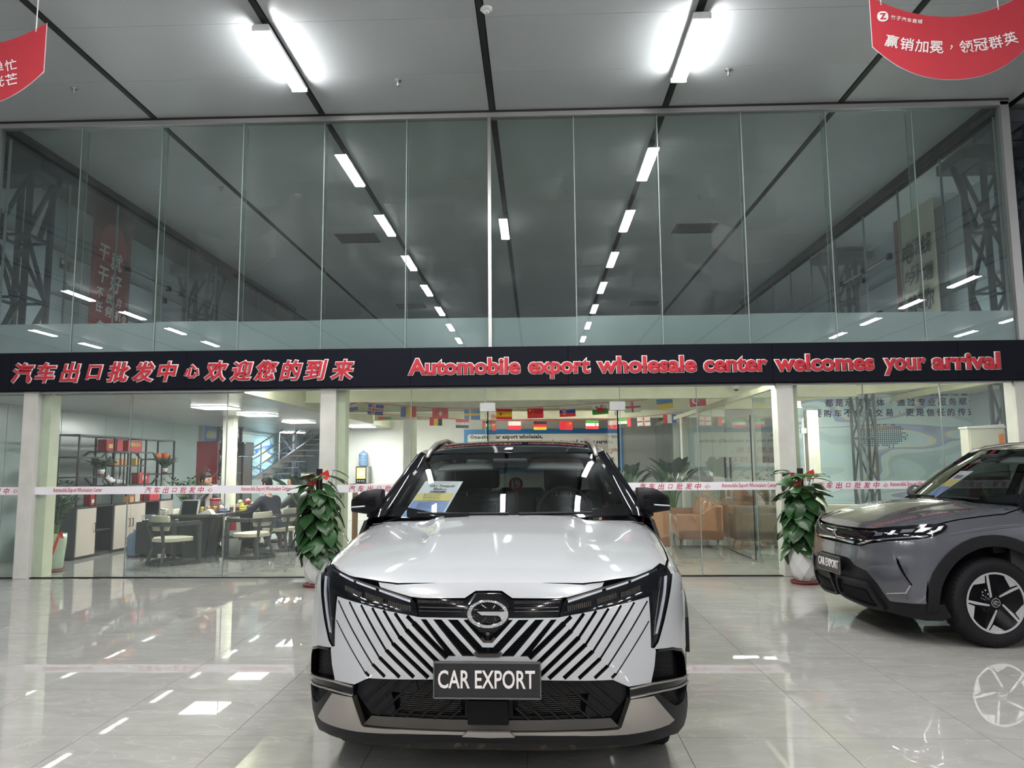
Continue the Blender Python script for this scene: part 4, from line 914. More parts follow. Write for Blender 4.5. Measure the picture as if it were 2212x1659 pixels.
# stair rail on the left behind
t=thing('staircase','grey metal stair with railing going up along the mural','staircase',(0,0,0)); A=Vector((-7.6,17.6,.5)); B=Vector((-6.2,21.5,2.4))
m=MB(); m.bar(A,B,.05,.22)
for k in range(12):
    p=A.lerp(B,(k+.5)/12); m.box(p.x-.05,p.x+.6,p.y-.14,p.y+.14,p.z,p.z+.03)
m.build('stringer','steel',t)
m=MB(); 
for dz in (.35,.6,.9): m.tube([A+Vector((0,0,dz)),B+Vector((0,0,dz))],.02,6)
for k in range(7):
    p=A.lerp(B,k/6); m.tube([p,p+Vector((0,0,.9))],.02,6)
m.build('railing','steel2',t)
st(MB().box(-7.9,-5.9,17.4,17.45,0,1.12).build('wall_stair_base','frost_wall'))
# coffee corner
t=thing('counter','long white counter at the lounge back wall','counter',(0,0,0)); MB().box(-5.6,-3.6,19.45,19.95,0,.90).build('body','white_wall',t); MB().box(-5.62,-3.58,19.42,19.96,.90,.94).build('top','cab_beige',t)
M['coffee_screen']=mat('coffee_screen',(.75,.40,.12),.4,emit=1.6)
t=thing('coffee_machine','black coffee machine with a lit picture panel at the back wall','coffee machine',(-4.64,19.7,.94)); MB().box(-.17,.17,-.2,.2,0,.46).build('body','cooler_black',t,bevel=.01); MB().box(-.14,.09,-.206,-.2,.14,.43).build('screen','coffee_screen',t); MB().box(.12,.17,-.21,-.2,.02,.45).build('trim','steel2',t)
MB().lathe([(.075,0),(.07,.004)],20,axis='y').build('cup_picture','white_plastic',t,loc=(-.02,-.212,.29)); m=MB(); [m.lathe([(.012,0),(.012,.004)],8,axis='y',c=(-.11+.055*k,-.214,.08)) for k in range(4)]; m.build('button','lamp_case',t)
cooler_bottle(-4.66,19.72,1.41,'blue water jug on top of the coffee machine',.95)
M['brown_post']=mat('brown_post',(.28,.15,.09),.5)
t=thing('brown_stand','slim brown wooden stand beside the middle left column','stand',(-2.62,10.6,0)); MB().box(-.03,.04,-.03,.03,0,1.05).build('post','brown_post',t); MB().box(-.12,.12,-.12,.12,0,.02).build('foot','brown_post',t)
t=thing('bar_table','small round grey bar table near the back counter','table',(-2.62,12.2,0)); MB().lathe([(.17,.70),(.18,.72),(.17,.73)],20).build('table_top','cab_dark',t,True); MB().lathe([(.05,.70),(.025,.5),(.02,.1),(.03,.02)],14).build('stem','steel2',t,True); MB().lathe([(.16,0),(.15,.02),(.02,.03)],20).build('foot','steel2',t,True)
# chairs at the desk
M['chair_frame']=mat('chair_charcoal_frame',(.055,.055,.058),.38); M['chair_pad']=mat('chair_cream_leather',(.56,.52,.40),.42)
def arm_chair():
    t=thing('tea_chair','cream','chair'); m=MB()
    U=[(.30,.26),(.31,0),(.27,-.18),(.15,-.28),(0,-.31),(-.15,-.28),(-.27,-.18),(-.31,0),(-.30,.26)]
    for a,b in zip(U[:-1],U[1:]): m.bar((a[0],a[1],.60),(b[0],b[1],.60),.035,.06)
    m.build('arm_rail','chair_frame',t,bevel=.004)
    m=MB()
    for a,b in zip(U[:-1],U[1:]): m.bar((a[0],a[1],.02),(b[0],b[1],.025),.055,.045)
    m.build('floor_rail','chair_frame',t)
    for s in (-1,1):
        MB().bar((s*.30,.26,.02),(s*.30,.26,.60),.052).build('front_post','chair_frame',t,bevel=.004)
        MB().tube([(s*.15,-.28,.60),(s*.13,-.23,.40),(s*.13,-.2,.25),(s*.17,-.27,.02)],.026,6).build('back_post','chair_frame',t)
    MB().box(-.29,.29,-.02,.02,.30,.34).build('seat_rail','chair_frame',t)
    s=MB().prism(smooth_poly([(-.27,.26),(.27,.26),(.28,-.05),(.18,-.25),(-.18,-.25),(-.28,-.05)],2),.055,'z',base=.335); s.build('seat','chair_pad',t,bevel=.015)
    pts=[];m=MB(); 
    for z in (.50,.54,.68,.72):
        for k in range(9):
            u=-1+k/4; x=u*.20*(1 if .5<z<.72 else .9); pts.append((x,-.27+.07*u*u,z))
    f=[(r*9+k,r*9+k+1,(r+1)*9+k+1,(r+1)*9+k) for r in range(3) for k in range(8)]
    q=[(x,y+.035,z) for x,y,z in pts]; n=len(pts)
    fb=[tuple(n+i for i in reversed(a)) for a in f]; rim=[]
    ed=[k for k in range(9)]+[17,26,35]+[35-k for k in range(1,9)]+[18,9]
    for a,b in zip(ed,ed[1:]+ed[:1]): rim.append((a,b,b+n,a+n))
    m.add(pts+q,f+fb+rim); m.build('backrest','chair_pad',t,True,bevel=.006); return t
ch=arm_chair(); ch.location=(-5.50,11.05,0); ch.rotation_euler=(0,0,R_(-28)); ch['label']='cream and charcoal tea chair standing empty at the near end of the desk'
dup(ch,(-4.52,11.75,0),R_(66),'cream and charcoal tea chair, empty, nearest on the right side of the desk'); dup(ch,(-4.42,12.72,0),R_(70),'cream and charcoal tea chair under the man in navy'); dup(ch,(-4.20,13.75,0),R_(80),'cream and charcoal tea chair under the man with raised hand')
dup(ch,(-5.95,12.55,0),R_(-100),'cream and charcoal tea chair under the smoking man')
# lounge seating
M['tan']=mat('tan_leather',(.37,.175,.085),.38,noise_=.08,nscale=12,bump=.2); M['tan2']=mat('tan_cushion',(.42,.21,.11),.42,noise_=.10,nscale=14,bump=.4); M['grey_vel']=mat('grey_velvet',(.13,.135,.125),.6,noise_=.1,nscale=10); M['grey_pale']=mat('pale_fabric',(.42,.40,.34),.7)
def seat(name,lab,loc,rz,W,D,H,mt,cush,pil=0,legs='cab_dark',arm=.13,back=.72):
    t=thing(name,lab,'sofa' if W>1.2 else 'armchair',loc,rz); lz=.15
    MB().box(-W/2,W/2,0,D,lz,lz+.17).build('base',mt,t,bevel=.02)
    for s in (-1,1): MB().prism([(0,lz),(D,lz),(D,back),(D-.16,back-.01),(D*.55,H),(0,H)],arm,'x',base=s*(W/2)-(arm if s>0 else 0)).build('armrest',mt,t,bevel=.02)
    MB().box(-W/2,W/2,D-.14,D,lz,back).build('backrest',mt,t,bevel=.03)
    n=max(1,int(round((W-.3)/.6))); w=(W-2*arm)/n
    for i in range(n): MB().box(-W/2+arm+i*w+.005,-W/2+arm+(i+1)*w-.005,-.01,D-.12,lz+.17,lz+.32).build('seat_cushion',mt,t,bevel=.035)
    for i in range(pil):
        o=MB().ell((0,0,0),(.25,.10,.22),14).build('pillow',cush,t,True,loc=(-W/2+arm+.2+i*(W-2*arm-.4)/max(1,pil-1),D-.25,.60)); o.rotation_euler=(-.25,.1*(i-1),0)
    for sx in (-1,1):
        for y in (.06,D-.08): MB().bar((sx*(W/2-.12),y,lz),(sx*(W/2-.06),y-.02,0),.028).build('leg',legs,t)
    return t
seat('leather_sofa','tan leather sofa with crumpled back cushions seen side on through the glass door',(2.47,13.62,0),R_(-97),1.95,.75,.57,'tan','tan2',3)
seat('leather_armchair','tan leather armchair cut by the white car mirror',(1.43,12.35,0),R_(188),1.0,.85,.64,'tan','tan2',0)
seat('leather_sofa','tan leather sofa far back in the lounge behind the white car',(1.5,18.4,0),R_(0),1.9,.85,.6,'tan','tan2',2)
seat('velvet_armchair','charcoal velvet armchair with pale top behind the glass door',(3.80,13.1,0),R_(175),.95,.75,.58,'grey_vel','grey_pale',0)
seat('velvet_armchair','grey armchair with cream back beside the right plant',(4.35,14.2,0),R_(-60),.8,.75,.60,'grey_vel','grey_pale',1,back=.85)
seat('velvet_armchair','charcoal armchair with cream back rest right of the middle plant',(4.95,11.9,0),R_(150),.9,.75,.58,'grey_pale','grey_pale',0,back=.8)
t=thing('wooden_cabinet','dark brown wooden cabinet reflected among the lounge chairs','cabinet',(4.3,16.2,0)); MB().box(-.3,.35,-.2,.2,.1,.9).build('body','wood_bowl',t,bevel=.01); MB().box(-.33,.38,-.22,.22,.9,.94).build('top','wood_bowl',t); [MB().box(x-.02,x+.02,-.18,.18,0,.1).build('leg','wood_bowl',t) for x in (-.25,.3)]; d=MB().box(-.28,.02,-.21,-.2,.14,.86).build('door','brown_post',t); MB().ell((-.02,-.22,.5),.012,8).build('knob','gold',d)
# switch box on the right
M['elec']=mat('electric_box_beige',(.56,.55,.48),.4); M['label_red']=mat('label_red',(.45,.02,.03),.5); M['label_orange']=mat('label_orange',(.75,.20,.03),.5)
t=thing('switch_cabinet','beige electric switch cabinet with a red logo and orange strip above the grey car','switch cabinet',(7.95,13.3,1.15)); MB().box(-.32,.32,0,.25,0,.85).build('body','elec',t,bevel=.006); MB().prism([(-.34,.85),(.34,.85),(.30,.92),(-.34,.88)],.28,'y',base=-.02).build('rain_cap','white_plastic',t); d=MB().box(-.29,.22,-.015,0,.03,.82).build('door','elec',t); MB().box(-.27,-.25,-.03,-.015,.4,.5).build('handle','steel2',d)
MB().box(.20,.29,-.02,-.014,.25,.75).build('label_strip','label_orange',t); text('lettering','有电危险','gold',t,(.245,-.024,.5),h=.07,bold=.02,res=1)
m=MB(); 
for k in range(9):
    a=PI*k/8
    if k<8: b=PI*(k+1)/8; m.bar((.07*math.cos(a),-.018,.47+.07*math.sin(a)),(.07*math.cos(b),-.018,.47+.07*math.sin(b)),.022,.006)
m.bar((-.04,-.018,.40),(0,-.018,.50),.02,.006); m.bar((.04,-.018,.40),(0,-.018,.50),.02,.006); m.bar((-.07,-.018,.47),(-.07,-.018,.40),.022,.006); m.bar((.07,-.018,.47),(.07,-.018,.40),.022,.006); m.build('logo','label_red',t,loc=(-.04,0,0)); text('caption','人民电器','label_red',t,(-.04,-.018,.34),w=.2,bold=.01,res=1)
m=MB(); m.box(-.03,.03,.05,.15,-1.15,0); m.build('stand','elec',t,loc=(0,.05,0))
t=thing('red_cabinet','dark red cabinet standing behind the beige switch cabinet','cabinet',(9.05,14.6,0)); MB().box(-.5,.5,0,.4,.1,1.9).build('body','red_panel',t,bevel=.005); MB().box(-.5,.5,0,.4,0,.1).build('plinth','cab_dark',t); d=MB().box(-.48,0,-.01,0,.12,1.88).build('door','red_panel',t); MB().box(-.03,-.015,-.03,-.01,.9,1.1).build('handle','steel2',d); d=MB().box(.01,.48,-.01,0,.12,1.88).build('door','red_panel',t)

t=thing('security_camera','white dome security camera under the lounge deck','camera',(3.3,12.2,2.62)); MB().lathe([(.07,.14),(.075,.08),(.06,.03),(.02,.0)],16).build('housing','white_plastic',t,True); MB().ell((0,0,.03),(.045,.045,.045),12).build('dome','cooler_black',t,True); MB().box(-.03,.03,-.03,.03,.14,.28).build('mount','white_plastic',t)
t=thing('wall_screen','tall dark screen panel on the side glass behind the open door','screen',(4.15,13.4,0)); MB().box(-.10,.10,-.03,.03,1.42,2.22).build('face','cooler_black',t,bevel=.006); MB().box(-.02,.02,-.02,.02,0,1.42).build('pole','steel2',t); MB().box(-.15,.15,-.15,.15,0,.02).build('foot','cab_dark',t)
# ================================================================ plants
def leaf_mat(name,col,vein):
    m=mat(name,col,.32,spec=.5); n=m.node_tree.nodes; l=m.node_tree.links; b=n['Principled BSDF']
    oi=n.new('ShaderNodeObjectInfo'); r=n.new('ShaderNodeValToRGB'); e=r.color_ramp.elements
    e[0].color=tuple(x*.62 for x in col)+(1,); e[1].color=tuple(min(1,x*1.55) for x in col)+(1,)
    l.new(oi.outputs['Random'],r.inputs[0])
    tc=n.new('ShaderNodeTexCoord'); w=n.new('ShaderNodeTexWave'); w.inputs['Scale'].default_value=vein; w.inputs['Distortion'].default_value=2.5; l.new(tc.outputs['Object'],w.inputs[0])
    mx=n.new('ShaderNodeMix'); mx.data_type='RGBA'; mt=n.new('ShaderNodeMath'); mt.operation='MULTIPLY'; mt.inputs[1].default_value=.18; l.new(w.outputs['Fac'],mt.inputs[0])
    l.new(mt.outputs[0],mx.inputs['Factor']); l.new(r.outputs[0],mx.inputs['A']); mx.inputs['B'].default_value=tuple(min(1,x*2.2) for x in col)+(1,); l.new(mx.outputs['Result'],b.inputs['Base Color'])
    return m
M['leaf']=leaf_mat('pothos_leaf',(.020,.062,.018),9); M['leaf_dark']=leaf_mat('dark_leaf',(.018,.05,.020),12); M['stem']=mat('green_stem',(.08,.16,.04),.5)
M['pot_white']=mat('white_ceramic',(.66,.66,.66),.28); M['saucer']=mat('saucer_darkred',(.16,.02,.018),.4); M['soil']=mat('soil',(.03,.02,.015),.9); M['moss_pole']=mat('moss_pole',(.012,.011,.010),.9); M['ribbon']=mat('red_ribbon',(.60,.04,.03),.4); M['pot_green']=mat('celadon_pot',(.42,.50,.38),.25,noise_=.10,nscale=5)
def heart_leaf(fold=.25,droop=.35):
    m=MB(); rows=[(0,.02),(.06,.20),(.16,.36),(.30,.44),(.48,.42),(.66,.31),(.82,.17),(.93,.07),(1.0,.0)]
    vs=[]
    for t_,w in rows:
        for k in range(-2,3):
            u=k/2; y=t_-(.13*abs(u)**1.2*(1-t_) if t_<.35 else 0)-(.08 if (t_<.1 and abs(u)>.5) else 0)
            z=-droop*t_*t_*.6+fold*abs(u)*w*.55-.06*abs(u)**3
            vs.append((u*w,y,z))
    fs=[(r*5+k,r*5+k+1,(r+1)*5+k+1,(r+1)*5+k) for r in range(len(rows)-1) for k in range(4)]
    m.add(vs,fs); return m
def blade_leaf(w=.18):
    m=MB(); rows=[(0,.01),(.12,w*.5),(.3,w),(.5,w*1.05),(.7,w*.85),(.88,w*.45),(1,.0)]; vs=[]
    for t_,ww in rows:
        for u in (-1,-.5,0,.5,1): vs.append((u*ww,t_,-.35*t_*t_*.7+.35*abs(u)*ww))
    fs=[(r*5+k,r*5+k+1,(r+1)*5+k+1,(r+1)*5+k) for r in range(len(rows)-1) for k in range(4)]
    m.add(vs,fs); return m
HL=[heart_leaf(.25,.35).mesh('leaf','leaf',True),heart_leaf(.5,.15).mesh('leaf','leaf',True),heart_leaf(.12,.6).mesh('leaf','leaf',True)]
BL=[blade_leaf(.16).mesh('leaf','leaf_dark',True),blade_leaf(.22).mesh('leaf','leaf_dark',True)]
SLm=[blade_leaf(.24).mesh('leaf','leaf_dark',True)]
def orient(o,p,d,up,s):
    d=Vector(d).normalized(); up=Vector(up); x=d.cross(up)
    x=x.normalized() if x.length>1e-4 else d.orthogonal().normalized(); z=x.cross(d)
    m=Matrix(((x.x,d.x,z.x,p[0]),(x.y,d.y,z.y,p[1]),(x.z,d.z,z.z,p[2]),(0,0,0,1)))
    o.matrix_local=m@Matrix.Diagonal((s,s,s,1)); return o
def facet_pot(t,r=.175,h=.40,z0=.04):
    MB().lathe([(r*.62,z0),(r*.86,z0+h*.18),(r*1.0,z0+h*.45),(r*1.02,z0+h*.72),(r*.90,z0+h),(r*.80,z0+h),(r*.78,z0+h*.9)],8,facet=1).build('pot','pot_white',t)
    MB().lathe([(r*.92,.0),(r*1.0,.03),(r*.96,.035),(r*.8,.015)],24).build('saucer','saucer',t,True)
    MB().lathe([(r*.78,z0+h*.86),(.01,z0+h*.88)],16).build('soil','soil',t)
def totem_plant(lab,x,y,seed,W,zt,n,bow=None):
    random.seed(seed); t=thing('totem_pothos',lab,'potted plant',(x,y,0)); facet_pot(t)
    MB().lathe([(.036,.3),(.036,zt)],14).build('moss_pole','moss_pole',t)
    st_=MB()
    for k in range(n):
        u=(k+.5)/n; z=.36+(zt-.30-.36+.12)*(u**1.0); a=k*2.399+random.uniform(-.3,.3)
        rad=W*(.62+.38*math.sin(min(1,u*1.25)*PI*.8+.35))*random.uniform(.55,1.0)
        if u<.15: rad*=1.02
        p=Vector((math.cos(a)*rad*.72,math.sin(a)*rad*.72,z+random.uniform(-.02,.05)))
        dr=-.95 if u<.8 else -.25
        d=Vector((math.cos(a+random.uniform(-.5,.5)),math.sin(a+random.uniform(-.5,.5)),dr+random.uniform(-.9,.5)))
        L=random.uniform(.16,.25)
        o=link_mesh('leaf',HL[k%3],t); orient(o,p,d,(math.cos(a)*.9,math.sin(a)*.9,.7),L)
        q=Vector((math.cos(a)*.04,math.sin(a)*.04,z-.04)); st_.tube([q,(q+p)/2+Vector((0,0,.04)),p],.0035,4)
    # top sprays
    for k in range(11):
        a=k*2.0+seed; L=random.uniform(.17,.22); e=random.uniform(.1,.5); r0=.10+.10*random.random()
        p=Vector((math.cos(a)*r0,math.sin(a)*r0,zt-.13+.12*random.random())); o=link_mesh('leaf',HL[k%3],t); orient(o,p,(math.cos(a),math.sin(a),e-.25),(0,0,1),L*1.05)
        st_.tube([(0,0,zt-.35),p*.6+Vector((0,0,.25)),p],.004,4)
    st_.build('stems','stem',t)
    if bow:
        m=MB()
        for s in (-1,1): m.add([(0,-.06,zt-.08),(s*.13,-.09,zt-.03+.02*s),(s*.15,-.08,zt-.09),(s*.12,-.10,zt-.14)],[(0,1,2),(0,2,3)])
        m.add([(-.01,-.065,zt-.08),(.02,-.065,zt-.08),(-.05,-.12,zt-.25),(-.09,-.12,zt-.23)],[(0,1,2,3)]); m.add([(-.12,-.1,zt-.16),(-.06,-.1,zt-.15),(-.09,-.13,zt-.28),(-.14,-.13,zt-.26)],[(0,1,2,3)])
        m.build('ribbon','ribbon',t)
    return t
totem_plant('climbing pothos in a white faceted pot left of the white car',-2.66,8.98,3,.34,1.40,86,True)
totem_plant('climbing pothos with a red ribbon bow in a white faceted pot by the grey car',3.18,9.08,11,.31,1.36,84,True)
def zz_plant(lab,x,y,seed,potr,poth,H,n,green=True,ribbon=True,spread=.5):
    random.seed(seed); t=thing('zz_plant',lab,'potted plant',(x,y,0))
    MB().lathe([(potr*.72,.03),(potr*.80,.05),(potr*1.0,poth*.75),(potr*1.02,poth),(potr*.95,poth),(potr*.93,poth*.94)],28).build('pot','pot_green' if green else 'pot_white',t,True)
    MB().lathe([(potr*.95,0),(potr*1.0,.03),(potr*.8,.03)],24).build('saucer','saucer',t,True); MB().lathe([(potr*.93,poth*.93),(.01,poth*.94)],16).build('soil','soil',t)
    sm=MB(); lm=MB()
    for k in range(n):
        a=k*2.399; ln=H*random.uniform(.7,1.05); lean=random.uniform(.15,1.0)*spread
        pts=[]
        for i in range(9):
            u=i/8; r=.03+lean*u*u*ln*1.0+.05*u; pts.append(Vector((math.cos(a)*r,math.sin(a)*r,poth+ln*u*(1-.25*lean*u))))
        sm.tube(pts,[.011-.008*i/8 for i in range(9)],5)
        for i in range(2,9):
            for s in (-1,1):
                p=pts[i]; d=(pts[i]-pts[i-1]).normalized(); sd=d.cross(Vector((math.cos(a),math.sin(a),.3))).normalized()*s
                L=.085; dd=(d*.55+sd).normalized(); nrm=dd.cross(d).normalized()
                w=dd.cross(nrm).normalized()*L*.24
                lm.add([p,p+dd*L*.45+w,p+dd*L,p+dd*L*.45-w],[(0,1,2,3)])
    sm.build('stems','stem',t); o=lm.build('foliage','leaf_dark',t); o['kind']='stuff'
    if ribbon:
        m=MB(); m.add([(potr*.8,-potr*.75,poth+.02),(potr*.98,-potr*.7,poth-.02),(potr*.62,-potr*1.02,poth-.28),(potr*.38,-potr*1.05,poth-.26)],[(0,1,2,3)]); m.add([(potr*.7,-potr*.8,poth+.02),(potr*1.1,-potr*.7,poth+.04),(potr*1.25,-potr*.6,poth-.06),(potr*.9,-potr*.8,poth-.05)],[(0,1,2,3)]); m.build('ribbon','ribbon',t)
    return t
zz_plant('zz plant in a tall celadon pot with a red ribbon at the left column',-6.78,10.28,5,.15,.52,.72,26)
zz_plant('large zz plant behind the smoking man',-6.35,13.4,8,.18,.45,.95,30,False,False,.6)
zz_plant('small leafy plant on the display rack',-7.25,12.0,9,.06,.10,.20,12,False,False,1.1).location=(-7.2,12.0,1.30)
zz_plant('small leafy plant at the right end of the display rack',-7.25,12.0,10,.05,.10,.22,12,False,False,1.2).location=(-7.2,14.1,1.31)
zz_plant('broad leafed plant standing in the right hand room behind the banding',4.7,15.2,12,.17,.42,.85,26,False,False,.7)
zz_plant('leafy plant behind the grey car windshield',7.5,12.2,13,.17,.4,.75,26,False,False,.7)
def strelitzia(lab,x,y,seed,H,n,potm='pot_white'):
    random.seed(seed); t=thing('bird_of_paradise_plant',lab,'potted plant',(x,y,0))
    MB().lathe([(.14,0),(.20,.38),(.19,.40),(.18,.36)],24).build('pot',potm,t,True); MB().lathe([(.18,.35),(.01,.36)],16).build('soil','soil',t); sm=MB()
    for k in range(n):
        a=k*2.399+seed; h=H*random.uniform(.45,.78); r=random.uniform(.12,.42)*(.6+.8*k/n)
        p=Vector((math.cos(a)*r,math.sin(a)*r,.36+h)); sm.tube([(0,0,.34),(math.cos(a)*r*.4,math.sin(a)*r*.4,.36+h*.6),p],[.013,.010,.007],5)
        o=link_mesh('leaf',BL[k%2],t); orient(o,p,(math.cos(a)*.75,math.sin(a)*.75,random.uniform(.5,1.3)),(-math.cos(a),-math.sin(a),.6),random.uniform(.34,.5))
    sm.build('stems','stem',t); return t
strelitzia('broad leafed bird of paradise plant behind the tan sofa',2.76,15.25,2,1.15,20)
strelitzia('bird of paradise plant farther back beside the blue edged board',2.05,16.6,5,1.15,16)
strelitzia('dark leafed plant behind the left climbing pothos',-3.75,12.0,7,1.0,14)
# ================================================================ people
M['skin']=mat('skin',(.46,.26,.17),.5); M['hair']=mat('black_hair',(.006,.005,.005),.6,spec=.2); M['navy']=mat('navy_jacket',(.008,.012,.028),.75); M['blackj']=mat('black_jacket',(.012,.012,.015),.6); M['jeans']=mat('dark_jeans',(.035,.05,.08),.8); M['shirt']=mat('white_shirt',(.62,.62,.62),.7); M['shoe']=mat('black_shoe',(.015,.015,.015),.5); M['sole']=mat('white_sole',(.6,.6,.58),.6); M['cig']=mat('cigarette',(.75,.68,.6),.6); M['lip']=mat('lip',(.33,.12,.09),.5)
def skin_mesh(name,chains,mt,sub=2,extra=None):
    """grow one surface over connected chains; chains share joints by position"""
    vs=[];idx={};ed=[];rad=[]
    for ch in chains:
        pr=None
        for (p,r) in ch:
            key=tuple(round(c,4) for c in p)
            if key not in idx: idx[key]=len(vs); vs.append(p); rad.append(r)
            i=idx[key]
            if pr is not None and pr!=i: ed.append((pr,i))
            pr=i
    me=bpy.data.meshes.new(name); me.from_pydata([tuple(v) for v in vs],ed,[]); o=bpy.data.objects.new(name,me); COL.objects.link(o)
    md=o.modifiers.new('skin','SKIN'); md.use_smooth_shade=True
    for i,r in enumerate(rad): 
        s=me.skin_vertices[0].data[i]; s.radius=r if hasattr(r,'__len__') else (r,r); s.use_root=(i==0)
    sb=o.modifiers.new('sub','SUBSURF'); sb.levels=sub; sb.render_levels=sub
    bpy.context.view_layer.update(); dg=bpy.context.evaluated_depsgraph_get(); m2=bpy.data.meshes.new_from_object(o.evaluated_get(dg)); bpy.data.objects.remove(o)
    m2.materials.clear(); m2.materials.append(M[mt]); m2.shade_smooth(); m2.name=name; return m2
def head_mb(c,yaw,pitch,mb,hair):
    """head with nose, brow, eyes, mouth, ears; looks along local +y turned by yaw"""
    T=Matrix.Translation(c)@Matrix.Rotation(yaw,4,'Z')@Matrix.Rotation(pitch,4,'X'); n=20; h=14; o=len(mb.v)
    for i in range(h+1):
        t=PI*i/h; 
        for k in range(n):
            a=2*PI*k/n; x=math.sin(t)*math.cos(a); y=math.sin(t)*math.sin(a); z=math.cos(t)
            X=x*.078; Y=y*.098; Z=z*.125
            if z<0: X*=1-.28*(-z)**1.5; Y=Y*(1-.15*(-z)) + (.012*(-z) if y>0 else 0)
            if y>.8 and abs(x)<.25: 
                Y+= .020*math.exp(-((z+.12)/.16)**2)*(1-abs(x)/.25)       # nose
            if y>.6: Y+=.006*math.exp(-((z-.22)/.12)**2)-.008*math.exp(-((z-.05)/.09)**2)*(1 if .15<abs(x)<.6 else 0)+.006*math.exp(-((z+.5)/.1)**2)*(1 if abs(x)<.35 else 0)
            mb.v.append(tuple(T@Vector((X,Y,Z))))
    for i in range(h):
        for k in range(n): mb.f.append((o+i*n+k,o+(i+1)*n+k,o+(i+1)*n+(k+1)%n,o+i*n+(k+1)%n)); mb.m.append(0)
    for s in (-1,1):
        mb.ell(T@Vector((s*.079,-.008,-.008)),(.010,.020,.032),8,0)
        mb.ell(T@Vector((s*.030,.083,.012)),(.015,.008,.006),8,1)
        mb.ell(T@Vector((s*.031,.088,.030)),(.020,.007,.004),8,1)
    mb.ell(T@Vector((0,.094,-.058)),(.024,.008,.007),8,2)
    # hair cap
    o=len(hair.v)
    for i in range(9):
        t=PI*.60*i/8
        for k in range(n):
            a=2*PI*k/n; x=math.sin(t)*math.cos(a); y=math.sin(t)*math.sin(a); z=math.cos(t)
            lim=1.0
            if y>.35 and z<.38: y=min(y,.42); z=max(z,.36)
            hair.v.append(tuple(T@Vector((x*.087,y*.106-.004,z*.138+.004))))
    for i in range(8):
        for k in range(n): hair.f.append((o+i*n+k,o+(i+1)*n+k,o+(i+1)*n+(k+1)%n,o+i*n+(k+1)%n)); hair.m.append(0)
    return T
def person(lab,loc,rz,top,yaw,pitch,rh,lh,rel,lel,lean=.10,shirt=False,cig=False,seat=.42):
    """seated figure facing local +y; rh/lh wrist targets, rel/lel elbows"""
    t=thing('person',lab,'person',loc,rz); z=seat
    hip=Vector((0,0,z)); ch=Vector((0,lean,z+.36)); nk=Vector((0,lean+.02,z+.52)); hd=Vector((0,lean+.06,z+.70))
    C=[[(hip,(.14,.11)),(Vector((0,lean*.5,z+.18)),(.13,.10)),(ch,(.15,.11)),(nk,(.055,.055)),(hd-Vector((0,.02,.08)),(.05,.05))]]; J=[[(hip,(.165,.13)),(Vector((0,lean*.5,z+.18)),(.16,.125)),(ch,(.17,.13)),(nk-Vector((0,0,.03)),(.085,.075))]]
    W={}
    for s,w,e in ((1,rh,rel),(-1,lh,lel)):
        sh=Vector((s*.18,lean,z+.43)); w=Vector(w); e=Vector(e)
        C.append([(ch,(.15,.11)),(sh,(.055,.055)),(e,(.038,.038)),(w,(.026,.026))]); J.append([(ch,(.17,.13)),(sh,(.085,.08)),(e,(.062,.062)),(w-(w-e).normalized()*.03,(.045,.045))])
        d=(w-e).normalized(); sd=d.cross(Vector((0,0,1))); sd=sd.normalized() if sd.length>.1 else Vector((1,0,0)); up=sd.cross(d); pc=w+d*.045
        C.append([(w,(.026,.026)),(pc,(.036,.016))])
        for f_,(o_,L,b_) in enumerate(((-.028,.055,.4),(-.010,.068,.45),(.010,.065,.5),(.027,.050,.5))):
            b0=pc+d*.028+sd*o_; b1=b0+d*L*.55-up*L*.25; b2=b1+d*L*.3-up*L*.45; C.append([(pc,(.036,.016)),(b0,(.0095,.0095)),(b1,(.0088,.0088)),(b2,(.007,.007))])
        q=w+d*.02-sd*.03; C.append([(pc,(.036,.016)),(q-sd*.012+d*.015,(.0105,.0105)),(q-sd*.02+d*.045-up*.01,(.009,.009))]); W[s]=(pc,d,sd,up)
    L_=[]; F_=[]
    for s in (1,-1):
        hp=Vector((s*.09,0,z)); kn=Vector((s*.13,.40,z+.02)); an=Vector((s*.12,.36,.09)); toe=Vector((s*.13,.50,.04))
        C.append([(hip,(.14,.11)),(hp,(.085,.085)),(kn,(.055,.055)),(an,(.036,.036)),(toe,(.03,.022))]); L_.append([(hip,(.155,.12)),(hp,(.10,.10)),(kn,(.072,.072)),(an+Vector((0,0,.05)),(.058,.058))])
        F_.append((an,toe))
    me=skin_mesh('body',C,'skin',1); hm=MB(); hair=MB(); T=head_mb(hd,yaw,pitch,hm,hair); h_=hm.mesh('head',['skin','hair','lip'],True)
    import bmesh
    bm=bmesh.new(); bm.from_mesh(me); bm.from_mesh(h_); me.materials.clear(); [me.materials.append(M[k]) for k in ('skin','hair','lip')]; bm.to_mesh(me); bm.free()
    b=link_mesh('body',me,t); hair.build('hair','hair',t,True)
    link_mesh('jacket',skin_mesh('jacket',J,top,2),t); link_mesh('trousers',skin_mesh('trousers',L_,'jeans',2),t)
    for an,toe in F_:
        s=MB().ell((an+toe)/2+Vector((0,.01,-.01)),(.045,.13,.045),12).build('shoe','shoe',t,True); MB().box(-.045,.045,-.12,.13,-.012,.012).build('sole','sole',s,loc=((an.x+toe.x)/2,(an.y+toe.y)/2+.01,.014))
    MB().lathe([(.075,0),(.062,.035),(.055,.04)],14).build('collar',top,t,True,loc=tuple(nk-Vector((0,0,.03))))
    if shirt: MB().prism([(-.055,-.20),(.055,-.20),(.07,.10),(-.07,.10)],.02,'y').build('shirt_front','shirt',t,loc=(0,lean+.125,z+.40))
    if cig:
        p=T@Vector((.018,.10,-.058)); q=T@Vector((.03,.165,-.055)); MB().tube([p,q],.0045,6).build('cigarette','cig',t)
    return t
